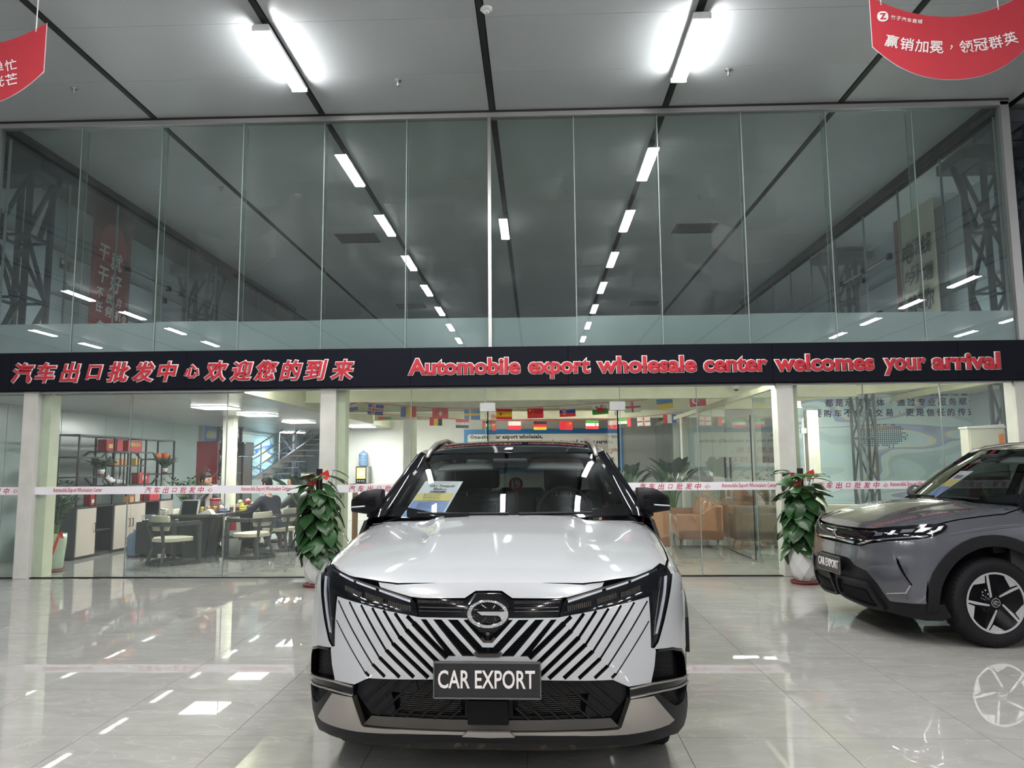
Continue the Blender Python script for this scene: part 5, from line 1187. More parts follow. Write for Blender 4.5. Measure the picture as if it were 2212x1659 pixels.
person('man in a black jacket and white shirt smoking a cigarette behind the desk',(-5.82,12.62,0),R_(-118),'blackj',R_(12),-.05,(-.02,.26,1.055),(-.12,.42,.76),(.24,.22,.80),(-.30,.18,.78),.10,True,True,.50)
person('man in a navy jacket seen from behind, leaning on the desk',(-4.50,12.70,0),R_(62),'navy',R_(18),-.1,(.16,.52,.74),(-.16,.52,.74),(.30,.28,.72),(-.30,.26,.70),.20,False,False,.42)
person('man in a black jacket holding a hand up to his mouth, beside the pothos',(-4.40,13.72,0),R_(85),'blackj',R_(14),-.05,(.05,.30,1.0),(-.16,.5,.74),(.28,.24,.78),(-.30,.24,.70),.10,False,False,.44)
# ================================================================ cars
M['paint_white']=mat('white_car_paint',(.45,.46,.48),.22,spec=.5,coat=1,coatr=.015); M['paint_grey']=mat('grey_metallic_paint',(.10,.103,.122),.24,.45,coat=1,coatr=.02)
M['gloss_black']=mat('gloss_black_trim',(.003,.003,.005),.05,spec=.38); M['plastic']=mat('matte_black_plastic',(.008,.008,.010),.5,spec=.22,noise_=.15,nscale=60,bump=.05); M['plastic2']=mat('dark_grille_plastic',(.003,.003,.004),.5,spec=.15)
M['satin']=mat('satin_dark_grey',(.075,.068,.060),.32,.6); M['silver']=mat('silver_skid',(.36,.335,.31),.34,.75); M['chrome']=mat('chrome',(.75,.75,.76),.08,1.0); M['rubber']=mat('tyre_rubber',(.007,.007,.009),.7,spec=.25,noise_=.2,nscale=30); M['alloy']=mat('machined_alloy',(.58,.57,.58),.28,.85)
M['carglass']=glass('car_window_glass',(.10,.115,.115),1.5,0,.0); M['windshield']=glass('windshield_glass',(.62,.66,.66),1.5,0,.0); M['lamp_clear']=glass('headlamp_lens',(.86,.87,.90),1.5,0,.0)
M['cabin']=mat('cabin_dark',(.012,.013,.015),.7); M['cabin2']=mat('cabin_trim',(.05,.052,.054),.6); M['lining']=mat('roof_lining',(.13,.14,.14),.8); M['plate_black']=mat('plate_black',(.012,.012,.014),.4); M['plate_edge']=mat('plate_edge',(.10,.10,.105),.4); M['dirt']=mat('dirty_undertray',(.02,.018,.016),.8,noise_=.3,nscale=10,dirt=((.10,.07,.045),16,.60)); M['led']=mat('led_strip_clear',(.62,.64,.68),.2); M['red_band']=mat('red_string',(.55,.03,.03),.5); M['sky_paper']=mat('sheet_blue',(.23,.33,.60),.6); M['yel_paper']=mat('sheet_yellow',(.72,.60,.22),.6); M['white_paper']=mat('sheet_white',(.70,.70,.72),.6); M['dotgrey']=mat('grey_bar',(.25,.25,.26),.6)
def inv(tab,y):
    lo,hi=0.0,1.2
    for _ in range(26):
        m=(lo+hi)/2
        if interp(tab,m)<y: lo=m
        else: hi=m
    return lo
class Suv:
    def __init__(s,**k): s.__dict__.update(k)
    def F(s,x,z): return Vector((x,interp(s.plan,abs(x))+interp(s.gz,z),z))
    def hw(s,y):
        if y>s.yflat: return s.W-(0 if y<s.L-.7 else .10*((y-(s.L-.7))/.7)**2)
        k=round(y,4)
        if k not in s.c: s.c[k]=min(s.W,inv(s.plan,y-interp(s.gz,.85)*.5)) if y>.02 else 0.0
        return s.c[k]
    def S(s,y,z):
        k=(round(y,4),round(z,4))
        if k in s.c: return s.c[k]
        if y>s.yflat: x=s.hw(y)
        else:
            x=min(s.W,inv(s.plan,y-interp(s.gz,min(z,.85))))
        x-=.035*max(0,(z-.75)/.3)**2+.02*max(0,(.45-z)/.2)**2 +s.sculpt*math.exp(-((z-.62)/.10)**2)*(1/(1+math.exp(-(y-1.3)*6)))
        v=Vector((x,y,z)); s.c[k]=v; return v
    def H(s,x,y):
        z=interp(s.zc,y)-.075*x*x; e=s.hw(max(y,.3))-abs(x)
        z-= interp([(-.02,.22),(0,.17),(.03,.085),(.06,.045),(.09,.022),(.14,.004),(.2,0),(.4,0)],max(-.02,min(.4,e)))*s.roll
        z+= s.dome*(math.exp(-((abs(x)-.30)/.16)**4)*-.0+ (1/(1+math.exp((abs(x)-(.36+.10*(y-.6)))*75))))*min(1,max(0,(y-.25)/.5))
        return Vector((x,y,z))
    def G(s,y,z): return Vector((s.belt_x-(z-s.belt_z)*s.tumble-(0 if y<s.L-1.3 else .12*((y-(s.L-1.3))/1.0)**2),y,z))
    def WS(s,u,t):
        b=Vector((s.wb[0]*u,s.wb[1]+s.wb[3]*u*u,s.wb[2])); a=Vector((s.wt[0]*u,s.wt[1]+s.wt[3]*u*u,s.wt[2]-.012*u*u)); p=b.lerp(a,t); p.z+=.035*math.sin(PI*min(1,max(0,t)))*(1-.5*u*u); p.y-=.012*math.sin(PI*min(1,max(0,t))); return p
    def R(s,x,y): return Vector((x,y,interp(s.roof,y)-s.rx*abs(x)**2.6))
def wheel(parent,x,y,r,w,style,s=1,steer=0):
    """wheel unit as one part: tyre, rim, spokes, hub"""
    MX_=Matrix.Translation((x,y,r))@Matrix.Rotation(steer,4,'Z')
    hubT=MX_ if s>0 else MX_@Matrix.Rotation(PI,4,'Z')
    wl=bpy.data.objects.new('wheel',None); COL.objects.link(wl); wl.parent=parent; wl.matrix_local=hubT
    k=r/.345; rr=.232*k; h=w/2
    MB().lathe([(rr,-h*.8),(rr+.02,-h*.92),(r*.86,-h),(r*.965,-h*.86),(r*.995,-h*.6),(r,0),(r*.995,h*.6),(r*.965,h*.86),(r*.86,h),(rr+.03,h*.93),(rr+.012,h*.84),(rr,h*.80)],56,axis='x').build('tyre','rubber',wl,True)
    tr=MB()
    for i in range(56):
        a=2*PI*i/56
        for off in (-.6,.6):
            p=Vector((h*off*1.02,math.cos(a)*r*.995,math.sin(a)*r*.995)); q=Vector((h*off*1.42,math.cos(a+.02)*r*.955,math.sin(a+.02)*r*.955)); tr.bar(p,q,.012,.006)
    o=tr.build('tread_blocks','rubber',wl); 
    MB().lathe([(rr,-h*.8),(rr-.03,-h*.7),(rr-.035,h*.1),(rr-.012,h*.70),(rr,h*.80)],48,axis='x').build('rim_barrel','gloss_black',wl,True)
    MB().lathe([(.165*k,h*.05),(.165*k,h*.1),(.05,h*.12)],32,axis='x').build('brake_disc','steel',wl,True)
    MB().prism([(-.06,-.04),(.06,-.04),(.07,.04),(-.07,.04)],.05,'x',base=h*.1).build('caliper','satin',wl,loc=(0,-.12*k,.05))
    m=MB(); m.lathe([(rr-.002,h*.74),(rr+.003,h*.86),(rr-.012*k,h*.86),(rr-.014*k,h*.74)],56,axis='x'); 
    if style=='grey':
        b=MB()
        for i in range(5):
            Rm=Matrix.Rotation(2*PI*i/5,4,'X'); q=.22*k/465
            bl=[(-130,462),(-92,462),(-58,95),(-85,88),(-125,315)]; wg=[(-150,452),(-155,322),(-295,302),(-362,296),(-282,392),(-215,425)]
            bl=[(a*q,c*q) for a,c in bl]; wg=[(a*q,c*q) for a,c in wg]
            m.prism(bl,.012,'x',base=h*.72,M_=Rm); m.prism(wg,.012,'x',base=h*.70,M_=Rm)
            bk=[(-.075*k,.225*k),(-.02*k,.225*k),(-.012*k,.05),(-.05*k,.05)]; b.prism(bk,.03,'x',base=h*.40,M_=Rm)
        b.lathe([(.075*k,h*.5),(.07*k,h*.74),(.03,h*.76)],24,axis='x'); b.build('spoke_backs','gloss_black',wl)
        m.build('alloy_spokes','alloy',wl)
        c=MB(); c.lathe([(.030,h*.76),(.034,h*.80),(.036,h*.76)],28,axis='x'); hc=c.build('hub_cap','gloss_black',wl,True)
        mm=MB(); n=28
        for i in range(n):
            a,b2=2*PI*i/n,2*PI*(i+1)/n; mm.bar((h*.81,.033*math.cos(a),.033*math.sin(a)),(h*.81,.033*math.cos(b2),.033*math.sin(b2)),.004,.003)
        z_=h*.81
        for (a,b2,c2,d) in ((-.018,-.014,-.018,.014),(-.009,-.018,-.009,.014),(-.009,.014,.004,.014),(.004,.014,.002,.0),(.002,.0,-.004,-.002),(-.002,-.004,.003,-.016),(.003,-.016,.02,-.016),(.010,.014,.012,.0),(.012,0,.022,0),(.022,0,.022,.014)): mm.bar((z_,a,b2),(z_,c2,d),.0035,.003)
        mm.build('hub_emblem','chrome',hc)
    else:
        for i in range(10):
            a=2*PI*i/10+(.18 if i%2 else -.0); m.bar((h*.6,.04*math.cos(a),.04*math.sin(a)),(h*.72,rr*.96*math.cos(a),rr*.96*math.sin(a)),.03,.02)
        m.build('alloy_spokes','alloy',wl); MB().lathe([(.06,h*.5),(.055,h*.72),(.02,h*.74)],24,axis='x').build('hub_cap','gloss_black',wl,True)
    return wl
def arc(cy,cz,r,a0,a1,n=14): return [(cy+r*math.cos(a0+(a1-a0)*i/n),cz+r*math.sin(a0+(a1-a0)*i/n)) for i in range(n+1)]
def suv_common(c,t,paint):
    """sides, glasshouse, roof, rear, interior, wheels"""
    ay,ry,r,ar=c.ay,c.ry,c.r,c.arch; L=c.L; zb=.30
    top=lambda y: c.H(c.hw(y),y).z+.03 if y<c.wb[1]+c.wb[3] else c.belt_z
    # side panels (y,z): front fender, doors, rear quarter
    af=math.acos(min(1,max(-1,0))) ; A0=math.asin(min(1,(r-zb)/ar)) if r>zb else 0
    ys=c.yside
    fend=[(ys,zb+.03)]+[(ys,z) for z in (.45,.6,.75)]+[(ys,top(ys)-.0)]+[(ys+(c.door1-ys)*k/8,top(ys+(c.door1-ys)*k/8)) for k in range(1,8)]+[(c.door1,c.belt_z)]+[(c.door1-.005,zb)]
    aR=arc(ay,r,ar,-A0,PI+A0,18); fend2=fend+[p for p in aR if ys<p[0]]
    d1=[(c.door1+.006,zb),(c.door1+.006,c.belt_z),(c.door2,c.belt_z),(c.door2,zb)]
    d2e=ry-ar-.02
    d2=[(c.door2+.008,zb),(c.door2+.008,c.belt_z),(c.door3,c.belt_z),(c.door3,r+ar*.72)]+[p for p in reversed(arc(ry,r,ar+.01,PI*.75,PI+A0,8)) ][::-1]
    rq=[(c.door3+.008,c.belt_z),(L-.42,c.belt_z),(L-.16,c.belt_z-.12),(L-.10,.7),(L-.14,zb)]+arc(ry,r,ar,-A0,PI*.74,12)+[(c.door3+.008,r+ar*.74)]
    for s in (1,-1):
        patch('front_fender',fend2,c.S,[paint,'plastic'],t,res=.06,thick=.02,s=s)
        for nm_,pl in (('front_door',d1),('rear_door',d2)):
            d=patch(nm_,pl,c.S,[paint,'plastic2'],t,res=.07,thick=.015,s=s)
            y0=pl[2][0]-.22; MB().box(-.012,.012,y0,y0+.16,0,.025).build('door_handle',paint,d,loc=(s*(c.S(y0,.88).x+.012),0,.88),bevel=.006)
        patch('rear_quarter',rq,c.S,[paint,'plastic'],t,res=.06,thick=.02,s=s)
        for nm_,yy in (('front',ay),('rear',ry)):
            a0=-.02; ring=arc(yy,r,ar+.075,a0,PI-a0,20)+list(reversed(arc(yy,r,ar-.012,a0,PI-a0,20)))
            o1=arc(yy,r,ar+.075,a0,PI-a0,20); i1=list(reversed(arc(yy,r,ar-.012,a0,PI-a0,20))); zl=c.trim_z; ring=[(yy+ar+.085,zl)]+o1+[(yy-ar-.085,zl),(yy-ar+.002,zl)]+i1+[(yy+ar-.002,zl)]; ring=[(max(c.trim_y,p[0]),p[1]) for p in ring]
            patch('wheel_arch_trim',ring,lambda y,z:c.S(y,z),['plastic','plastic'],t,res=.06,thick=.04,off=.016,s=s)
            hm=MB(); pa=arc(yy,r,ar+.02,-.1,PI+.1,16); x0_,x1_=c.W-.04,c.W-.34; hm.add([(s*x0_,a,b) for a,b in pa]+[(s*x1_,a,b) for a,b in pa],[(i,i+1,i+18,i+17) for i in range(16)]+[tuple(17+i for i in range(17))]); hm.build('wheel_housing','cabin',t)
        sill=[(ay+ar,zb-.08),(ry-ar,zb-.08),(ry-ar,zb+.06),(ay+ar,zb+.06)]
        patch('sill',sill,c.S,['plastic','plastic'],t,res=.1,thick=.05,off=.012,s=s)
        # glasshouse
        by,bz=c.wb[1]+c.wb[3]*1.0,c.belt_z; tx,ty,tz=c.wt[0],c.wt[1]+c.wt[3],c.wt[2]-.015
        rz=c.rz_side
        wn=[(by+.10,bz+.01),(ty+.10,rz-.02),(ty+.5,rz),(L-1.35,rz-.01),(L-.85,rz-.10),(L-.55,bz+.02)]
        patch('side_window',wn,c.G,['carglass','gloss_black'],t,res=.09,thick=0,s=s)
        fr=[(by-.04,bz-.02),(ty-.03,rz+.015),(ty+.5,rz+.035),(L-1.3,rz+.03),(L-.75,rz-.07),(L-.40,bz-.02)]
        ho=[(by+.12,bz+.015),(ty+.12,rz-.025),(ty+.5,rz-.012),(L-1.35,rz-.022),(L-.88,rz-.11),(L-.58,bz+.03)]
        patch('window_frame',fr,c.G,['gloss_black','gloss_black'],t,holes=[ho],res=.08,thick=.03,off=.004,s=s)
        for yy in (c.door2,): patch('centre_pillar',[(yy-.05,bz),(yy+.02,rz),(yy+.10,rz),(yy+.05,bz)],c.G,['gloss_black','gloss_black'],t,res=.1,thick=.02,off=.006,s=s)
        # front pillar bridging windshield edge and side
        p0=c.WS(1,0);p1=c.WS(1,1); g0=c.G(by-.04,bz-.02); g1=c.G(ty-.03,rz+.015); m=MB(); N=8; vs=[]
        for i in range(N+1):
            u=i/N; a=c.WS(.985,u); b=g0.lerp(g1,u); mid=(a+b)/2+Vector((.012,-.02,.015)); vs+=[a,mid,b]
        vs=[Vector((s*v.x,v.y,v.z)) for v in vs]
        m.add(vs,[(i*3+k,i*3+k+1,i*3+k+4,i*3+k+3) for i in range(N) for k in range(2)]); m.build('front_pillar','gloss_black',t,True)
    # windshield with black border
    patch('windshield',[(-1,0),(1,0),(1,1),(-1,1)],c.WS,['windshield','windshield'],t,res=.12,thick=0)
    ho=smooth_poly([(-.955,.035),(.955,.035),(.95,.5),(.86,.92),(.25,.93),(.20,.80),(-.20,.80),(-.25,.93),(-.86,.92),(-.95,.5)],1)
    patch('windshield_border',[(-1,0),(1,0),(1,1),(-1,1)],c.WS,['gloss_black','gloss_black'],t,holes=[ho],res=.12,thick=.004,off=-.006)
    # roof
    ty=c.wt[1]; rw=c.roof_w
    ro=sym([(0,ty),(c.wt[0]*.5,ty+c.wt[3]*.25),(c.wt[0],ty+c.wt[3]),(rw,ty+.35),(rw+.0,L-1.6),(rw-.03,L-.75),(0,L-.62)])
    patch('roof',ro,c.R,[c.roofmat,'gloss_black'],t,res=.09,thick=.02)
    for s in (-1,1):
        # cant rail joining roof and side glass
        m=MB(); N=12; vs=[]
        for i in range(N+1):
            y=ty+c.wt[3]+(L-.75-ty-c.wt[3])*i/N; a=c.R(rw if y>ty+.35 else c.wt[0]+(rw-c.wt[0])*min(1,(y-ty-c.wt[3])/max(.01,.35-c.wt[3])),y); zz=rz+.02-(0 if y<L-1.3 else .10*((y-L+1.3)/.6)); b=c.G(y,zz); mid=(a+b)/2+Vector((.012,0,.012)); vs+=[a,mid,b]
        vs=[Vector((s*v.x,v.y,v.z)) for v in vs]; m.add(vs,[(i*3+k,i*3+k+1,i*3+k+4,i*3+k+3) for i in range(N) for k in range(2)]); m.build('cant_rail',c.cant,t,True)
        y0=ty+c.rail0; pts=[(s*c.railx,y0,c.R(c.railx,y0).z-.005),(s*(c.railx-.005),y0+.14,c.R(c.railx,y0+.14).z+.012),(s*(c.railx-.012),y0+.34,c.R(c.railx,y0+.34).z+.024),(s*(c.railx-.02),y0+.8,c.R(c.railx,y0+.8).z+.028),(s*(c.railx-.03),L-1.1,c.R(c.railx,L-1.1).z+.026),(s*(c.railx-.04),L-.85,c.R(c.railx,L-.85).z)]
        MB().tube(pts,[.014,.018,.018,.018,.018,.012],8).build('roof_rail','silver',t,True)
    # rear
    def RR(x,z): return Vector((x,L-.03-.22*abs(x)**3-.10*max(0,(z-.8))**1.2-.04*max(0,(.4-z)),z))
    patch('tailgate',sym([(0,.42),(.62,.42),(.72,.6),(.75,.9),(.78,1.02),(0,1.06)]),RR,[paint,paint],t,res=.12,thick=.02)
    patch('rear_bumper',sym([(0,.26),(.80,.26),(.88,.4),(.90,.60),(.74,.6),(.63,.40),(0,.40)]),RR,['plastic','plastic'],t,res=.12,thick=.03,off=.03)
    for s in (1,-1): patch('tail_lamp',[(.76,.62),(.90,.62),(.90,.98),(.79,1.02)],RR,['banner_red','plastic'],t,res=.1,thick=.02,s=s)
    def RG(x,z):
        u=(z-1.04)/(c.rz_side+.01-1.04); return Vector((x*(1-.22*u),L-.10-.20*abs(x)**3-.50*u,z))
    patch('rear_window',sym([(0,1.06),(.72,1.05),(.70,c.rz_side-.02),(0,c.rz_side)]),RG,['carglass','gloss_black'],t,res=.15,thick=0)
    for s in (1,-1): patch('rear_pillar',[(.70,1.03),(.88,1.0),(.84,c.rz_side+.03),(.70,c.rz_side+.03)],RG,['gloss_black','gloss_black'],t,res=.15,thick=.02,s=s)
    # inner shells that close the body
    m=MB(); m.box(-.58,.58,.45,L-.35,.21,.30); m.box(-.55,.55,.45,L-.3,.30,.55); m.build('underbody','cabin',t)
    m=MB(); hb=c.wb[1]+.1; m.box(-c.W+.12,c.W-.12,hb,hb+.03,.3,c.wb[2]-.04); m.box(-.6,.6,.35,hb,.5,.78); m.build('firewall','cabin',t)
    m=MB(); bx=c.W-.10
    for s in (1,-1): MB().box(min(s*bx,s*(bx-.03)),max(s*bx,s*(bx-.03)),hb,L-.35,.30,c.belt_z-.03).build('door_card','cabin2',t)
    # interior
    d=MB().prism([(hb-.12,c.wb[2]-.10),(hb+.55,c.wb[2]-.06),(hb+.62,c.wb[2]-.22),(hb+.45,c.wb[2]-.36),(hb-.1,c.wb[2]-.4)],2*(c.W-.16),'x',base=-(c.W-.16)).build('dashboard','cabin',t,bevel=.02)
    sx=.36; sw=MB(); n=28; cyy,cz=hb+.78,c.wb[2]-.03; pts=[]
    for i in range(n):
        a=2*PI*i/n; pts.append((sx+.185*math.cos(a),cyy+.06*math.sin(a)*1.0,cz+.175*math.sin(a)))
    sw.tube(pts,.014,8,closed=True); sw.ell((sx,cyy-.0,cz-.01),(.07,.03,.06),12); sw.bar((sx-.18,cyy,cz),(sx+.18,cyy,cz),.02,.03); sw.bar((sx,cyy,cz),(sx,cyy-.05,cz-.17),.03,.02); sw.build('steering_wheel','cabin2',t,True)
    for s in (1,-1):
        for yy in (hb+1.15,hb+2.02):
            x=s*.36; m=MB(); m.box(x-.25,x+.25,yy-.28,yy+.24,.42,.62); m.build('seat_base','cabin',t,bevel=.04)
            MB().prism([(yy+.14,.55),(yy+.28,.55),(yy+.42,c.wb[2]+.06),(yy+.30,c.wb[2]+.06)],.46,'x',base=x-.23).build('seat_back','cabin',t,bevel=.04)
            hr=MB().box(x-.15,x+.15,yy+.30,yy+.40,c.wb[2]+.09,c.wb[2]+.31).build('headrest','cabin',t,bevel=.035)
            if yy<hb+1.5:
                for dx in (-.05,.05): MB().tube([(x+dx,yy+.33,c.wb[2]+.0),(x+dx,yy+.335,c.wb[2]+.12)],.005,6).build('headrest_post','chrome',hr,True)
    MB().box(-c.W+.2,c.W-.2,hb+2.42,L-.55,c.wb[2]-.10,c.wb[2]+.06).build('parcel_shelf','cabin',t); MB().prism([(hb+2.1,.55),(hb+2.25,.55),(hb+2.36,c.wb[2]+.10),(hb+2.26,c.wb[2]+.10)],.40,'x',base=-.20).build('seat_back','cabin',t,bevel=.03)
    MB().box(-.115,.115,-.02,.02,-.035,.035).build('rear_view_mirror','cabin',t,loc=(0,c.wt[1]-.12,c.wt[2]-.075),bevel=.012)
    lin=sym([(0,ty+.03),(c.wt[0]*.92,ty+c.wt[3]+.03),(rw-.06,ty+.4),(rw-.06,L-.9),(0,L-.8)])
    patch('roof_lining',lin,c.R,['lining','lining'],t,res=.15,thick=.01,off=-.05)
    for s in (1,-1): patch('sun_visor',[(.08,.80),(.80,.80),(.80,.93),(.08,.93)],c.WS,['lining','lining'],t,res=.1,thick=.012,off=-.05,s=s)
    m=MB(); m.tube([c.WS(-.70,.02)+Vector((0,-.02,.012)),c.WS(-.36,.02)+Vector((0,-.02,.012)),c.WS(.02,.02)+Vector((0,-.02,.014))],.009,6); m.tube([c.WS(.10,.02)+Vector((0,-.02,.012)),c.WS(.66,.02)+Vector((0,-.02,.012))],.009,6)
    m.box(-.36,-.22,c.wb[1]-.03,c.wb[1]+.01,c.wb[2]+.005,c.wb[2]+.03); m.build('wiper','plastic',t)
    for s in (1,-1):
        wheel(t,s*(c.W-c.inset),ay,r,.225,c.style,s,0); wheel(t,s*(c.W-c.inset),ry,r,.225,c.style,s,0)
def plate(c,t,zc,mapoff=-.03,w=.44,h=.146,tilt=0):
    y=min(c.F(0,zc).y,c.F(w/2,zc).y)+mapoff
    p=MB().box(-w/2,w/2,-.006,.006,-h/2,h/2).build('number_plate','plate_black',t,loc=(0,y,zc),bevel=.003); p.rotation_euler=(tilt,0,0)
    m=MB()
    for a,b,e,f in ((-w/2,w/2,h/2-.006,h/2),(-w/2,w/2,-h/2,-h/2+.006),(-w/2,-w/2+.005,-h/2,h/2),(w/2-.005,w/2,-h/2,h/2)): m.box(a,b,-.012,-.004,e,f)
    m.build('plate_frame','plate_edge',p); text('plate_lettering','CAR EXPORT','sign_white',p,(-.003,-.009,.004),w=w*.90,h=.072,bold=.012,res=3,thick=.004)
    MB().box(-w*.3,w*.3,.004,-mapoff+.03,-h*.3,h*.3).build('plate_bracket','plastic2',p); return p
# ---------------------------------------------------------------- the white car
W1=Suv(c={},plan=[(0,0.0),(.2,.008),(.4,.035),(.52,.07),(.62,.115),(.72,.185),(.80,.275),(.86,.38),(.90,.50),(.922,.68),(.932,.9),(.936,1.15)],
 gz=[(.15,.16),(.22,.09),(.30,.04),(.42,.01),(.55,0),(.70,.0),(.80,.012),(.88,.035),(.95,.085),(1.02,.16)],
 zc=[(.06,.925),(.10,.941),(.2,.972),(.36,1.010),(.6,1.048),(.9,1.084),(1.2,1.118),(1.5,1.14)],W=.936,yflat=1.0,L=4.68,roll=.85,dome=.022,sculpt=.02,
 belt_x=.875,belt_z=1.10,tumble=.55,wb=(.775,1.24,1.128,.22),wt=(.595,1.86,1.517,.10),roof=[(1.86,1.517),(2.05,1.565),(2.4,1.612),(2.8,1.625),(3.4,1.61),(3.9,1.555),(4.2,1.50)],rx=.11,roof_w=.60,rz_side=1.50,roofmat='gloss_black',cant='paint_white',railx=.575,rail0=.02,
 ay=.93,ry=3.68,r=.36,arch=.40,yside=.60,door1=1.42,door2=2.42,door3=3.30,style='white',inset=.195,trim_z=.31,trim_y=.585)
car=thing('white_suv','white SUV with black slatted grille facing the camera, front and centre','car',(-.212,3.14,0),-.02)
suv_common(W1,car,'paint_white'); F=W1.F
# hood
hs=[(0,.082),(.2,.090),(.40,.108),(.482,.135),(.605,.195),(.703,.27),(.765,.355),(.80,.44),(.835,.60),(.852,.85),(.855,1.15),(.82,1.42),(.76,1.43),(.55,1.31),(.3,1.255),(0,1.235)]
patch('hood',sym(hs),W1.H,['paint_white','plastic2'],car,res=.05,thick=.02)
for s in (1,-1):
    patch('fender_top',[(.775,.345),(.81,.44),(.845,.60),(.862,.85),(.865,1.15),(.83,1.44),(.86,1.46),(.945,1.45),(.948,1.1),(.935,.85),(.915,.62),(.875,.44),(.84,.36),(.80,.32)],W1.H,['paint_white','plastic2'],car,res=.04,thick=.02,s=s)
patch('cowl',sym([(0,1.22),(.55,1.29),(.80,1.44),(.80,1.52),(.5,1.42),(0,1.38)]),lambda x,y:W1.H(x,y)-Vector((0,0,.02)),['plastic','plastic'],car,res=.1,thick=.01)
# nose piece between hood and grille
patch('nose_panel',sym([(0,.939),(.2,.937),(.40,.926),(.478,.914),(.395,.895),(.335,.882),(.28,.878),(.10,.881),(.056,.908),(0,.909)]),F,['paint_white','plastic2'],car,res=.035,thick=.02)
patch('nose_lip',sym([(0,.943),(.2,.941),(.40,.943),(.50,.943),(.478,.905),(.2,.92),(0,.925)]),F,['paint_white','plastic2'],car,res=.04,thick=0,off=-.010)
bar_=sym([(0,.905),(.054,.904),(.098,.877),(.28,.875),(.312,.879),(.309,.856),(.296,.805),(.092,.803),(.013,.735),(0,.735)])
patch('upper_grille_bar',bar_,F,['gloss_black','gloss_black'],car,res=.04,thick=.03,off=-.008)
m=MB()
for s in (1,-1):
    for z in (.842,.828): m.tube([F(s*(.11+.185*k/8),z)+Vector((0,.0,0)) for k in range(9)],.0022,5)
    for k in range(28): p=F(s*(.11+.19*k/27),.862); m.box(p.x-.002,p.x+.002,p.y+.002,p.y+.008,.858,.868)
m.build('grille_bar_ribs','satin',car)
# slatted fascia
U=[((.689,.768),(.533,.566),.0028),((.686,.850),(.498,.602),.0034),((.622,.847),(.466,.634),.0042),((.562,.839),(.436,.665),.0048),((.507,.831),(.406,.694),.0054),((.453,.824),(.378,.723),.0060),((.401,.816),(.348,.751),.0068),((.347,.806),(.318,.781),.008)]
Lo=[((.531,.567),(.512,.551),.0065),((.498,.603),(.440,.556),.0075),((.466,.634),(.374,.558),.0082),((.435,.665),(.312,.561),.0088),((.406,.694),(.250,.562),.0092),((.378,.723),(.214,.575),.0096),((.347,.751),(.206,.623),.010),((.318,.780),(.170,.645),.0115)]
def strip(p,q,w):
    d=Vector((q[0]-p[0],q[1]-p[1])).normalized(); n=Vector((-d.y,d.x)); return [(p[0]+n.x*w,p[1]+n.y*w),(q[0]+n.x*w,q[1]+n.y*w),(q[0]-n.x*w,q[1]-n.y*w),(p[0]-n.x*w,p[1]-n.y*w)]
holes=[]
for (a,b,w1),(c_,d_,w2) in zip(U,Lo):
    du=Vector((b[0]-a[0],b[1]-a[1])).normalized(); dl=Vector((d_[0]-c_[0],d_[1]-c_[1])).normalized(); nu=Vector((-du.y,du.x)); nl=Vector((-dl.y,dl.x))
    A=Vector(a); 
    if A.x>.66: A=A+du*.006
    B=Vector(b); Cc=Vector(c_); Dd=Vector(d_)
    h=[A+nu*w1,B+nu*w1-du*.0,Cc+nl*w2,Dd+nl*w2+Vector((.0,.0)),Dd-nl*w2,Cc-nl*w2+dl*.002,B-nu*w1,A-nu*w1]
    holes.append([(v.x,v.y) for v in h])
half=[[(.286,.795),(.262,.795),(.133,.652),(.166,.652)],[(.233,.796),(.197,.796),(.052,.652),(.106,.652)]]
allh=[]
for h in holes+half: allh.append(h); allh.append([(-x,z) for x,z in reversed(h)])
allh.append([(.170,.796),(.127,.796),(.022,.688),(-.022,.688),(-.127,.796),(-.170,.796),(-.040,.661),(.040,.661)])
allh.append([(.104,.796),(.018,.706),(-.018,.706),(-.104,.796)])
fas=sym([(0,.803),(.296,.803),(.311,.806),(.46,.827),(.57,.845),(.690,.861),(.6915,.775),(.690,.652),(.712,.640),(.712,.630),(.704,.57),(.689,.516),(.688,.508),(.584,.508),(.517,.543),(.22,.556),(0,.556)])
patch('slatted_bumper',fas,F,['paint_white','satin'],car,holes=allh,res=.032,thick=.030)
patch('grille_backing',sym([(0,.80),(.69,.85),(.69,.52),(.58,.51),(0,.55)]),F,['plastic2','plastic2'],car,res=.06,thick=0,off=-.034)
m=MB()
for k in range(20):
    z=.585+.0105*k; x=.30
    m.tube([F(-x+2*x*i/12,z)+Vector((0,.028,0)) for i in range(13)],.0022,4,cap=False)
m.box(-.006,.006,.012,.03,.62,.76); m.build('grille_mesh','black',car)
patch('grille_chevron',[(.06,.664),(.046,.650),(-.046,.650),(-.06,.664),(-.052,.672),(-.04,.662),(.04,.662),(.052,.672)],F,['satin','satin'],car,res=.03,thick=.02,off=.004)
patch('grille_chevron',[(.031,.722),(.016,.705),(-.016,.705),(-.031,.722),(-.024,.727),(-.012,.714),(.012,.714),(.024,.727)],F,['satin','satin'],car,res=.03,thick=.02,off=-.01)
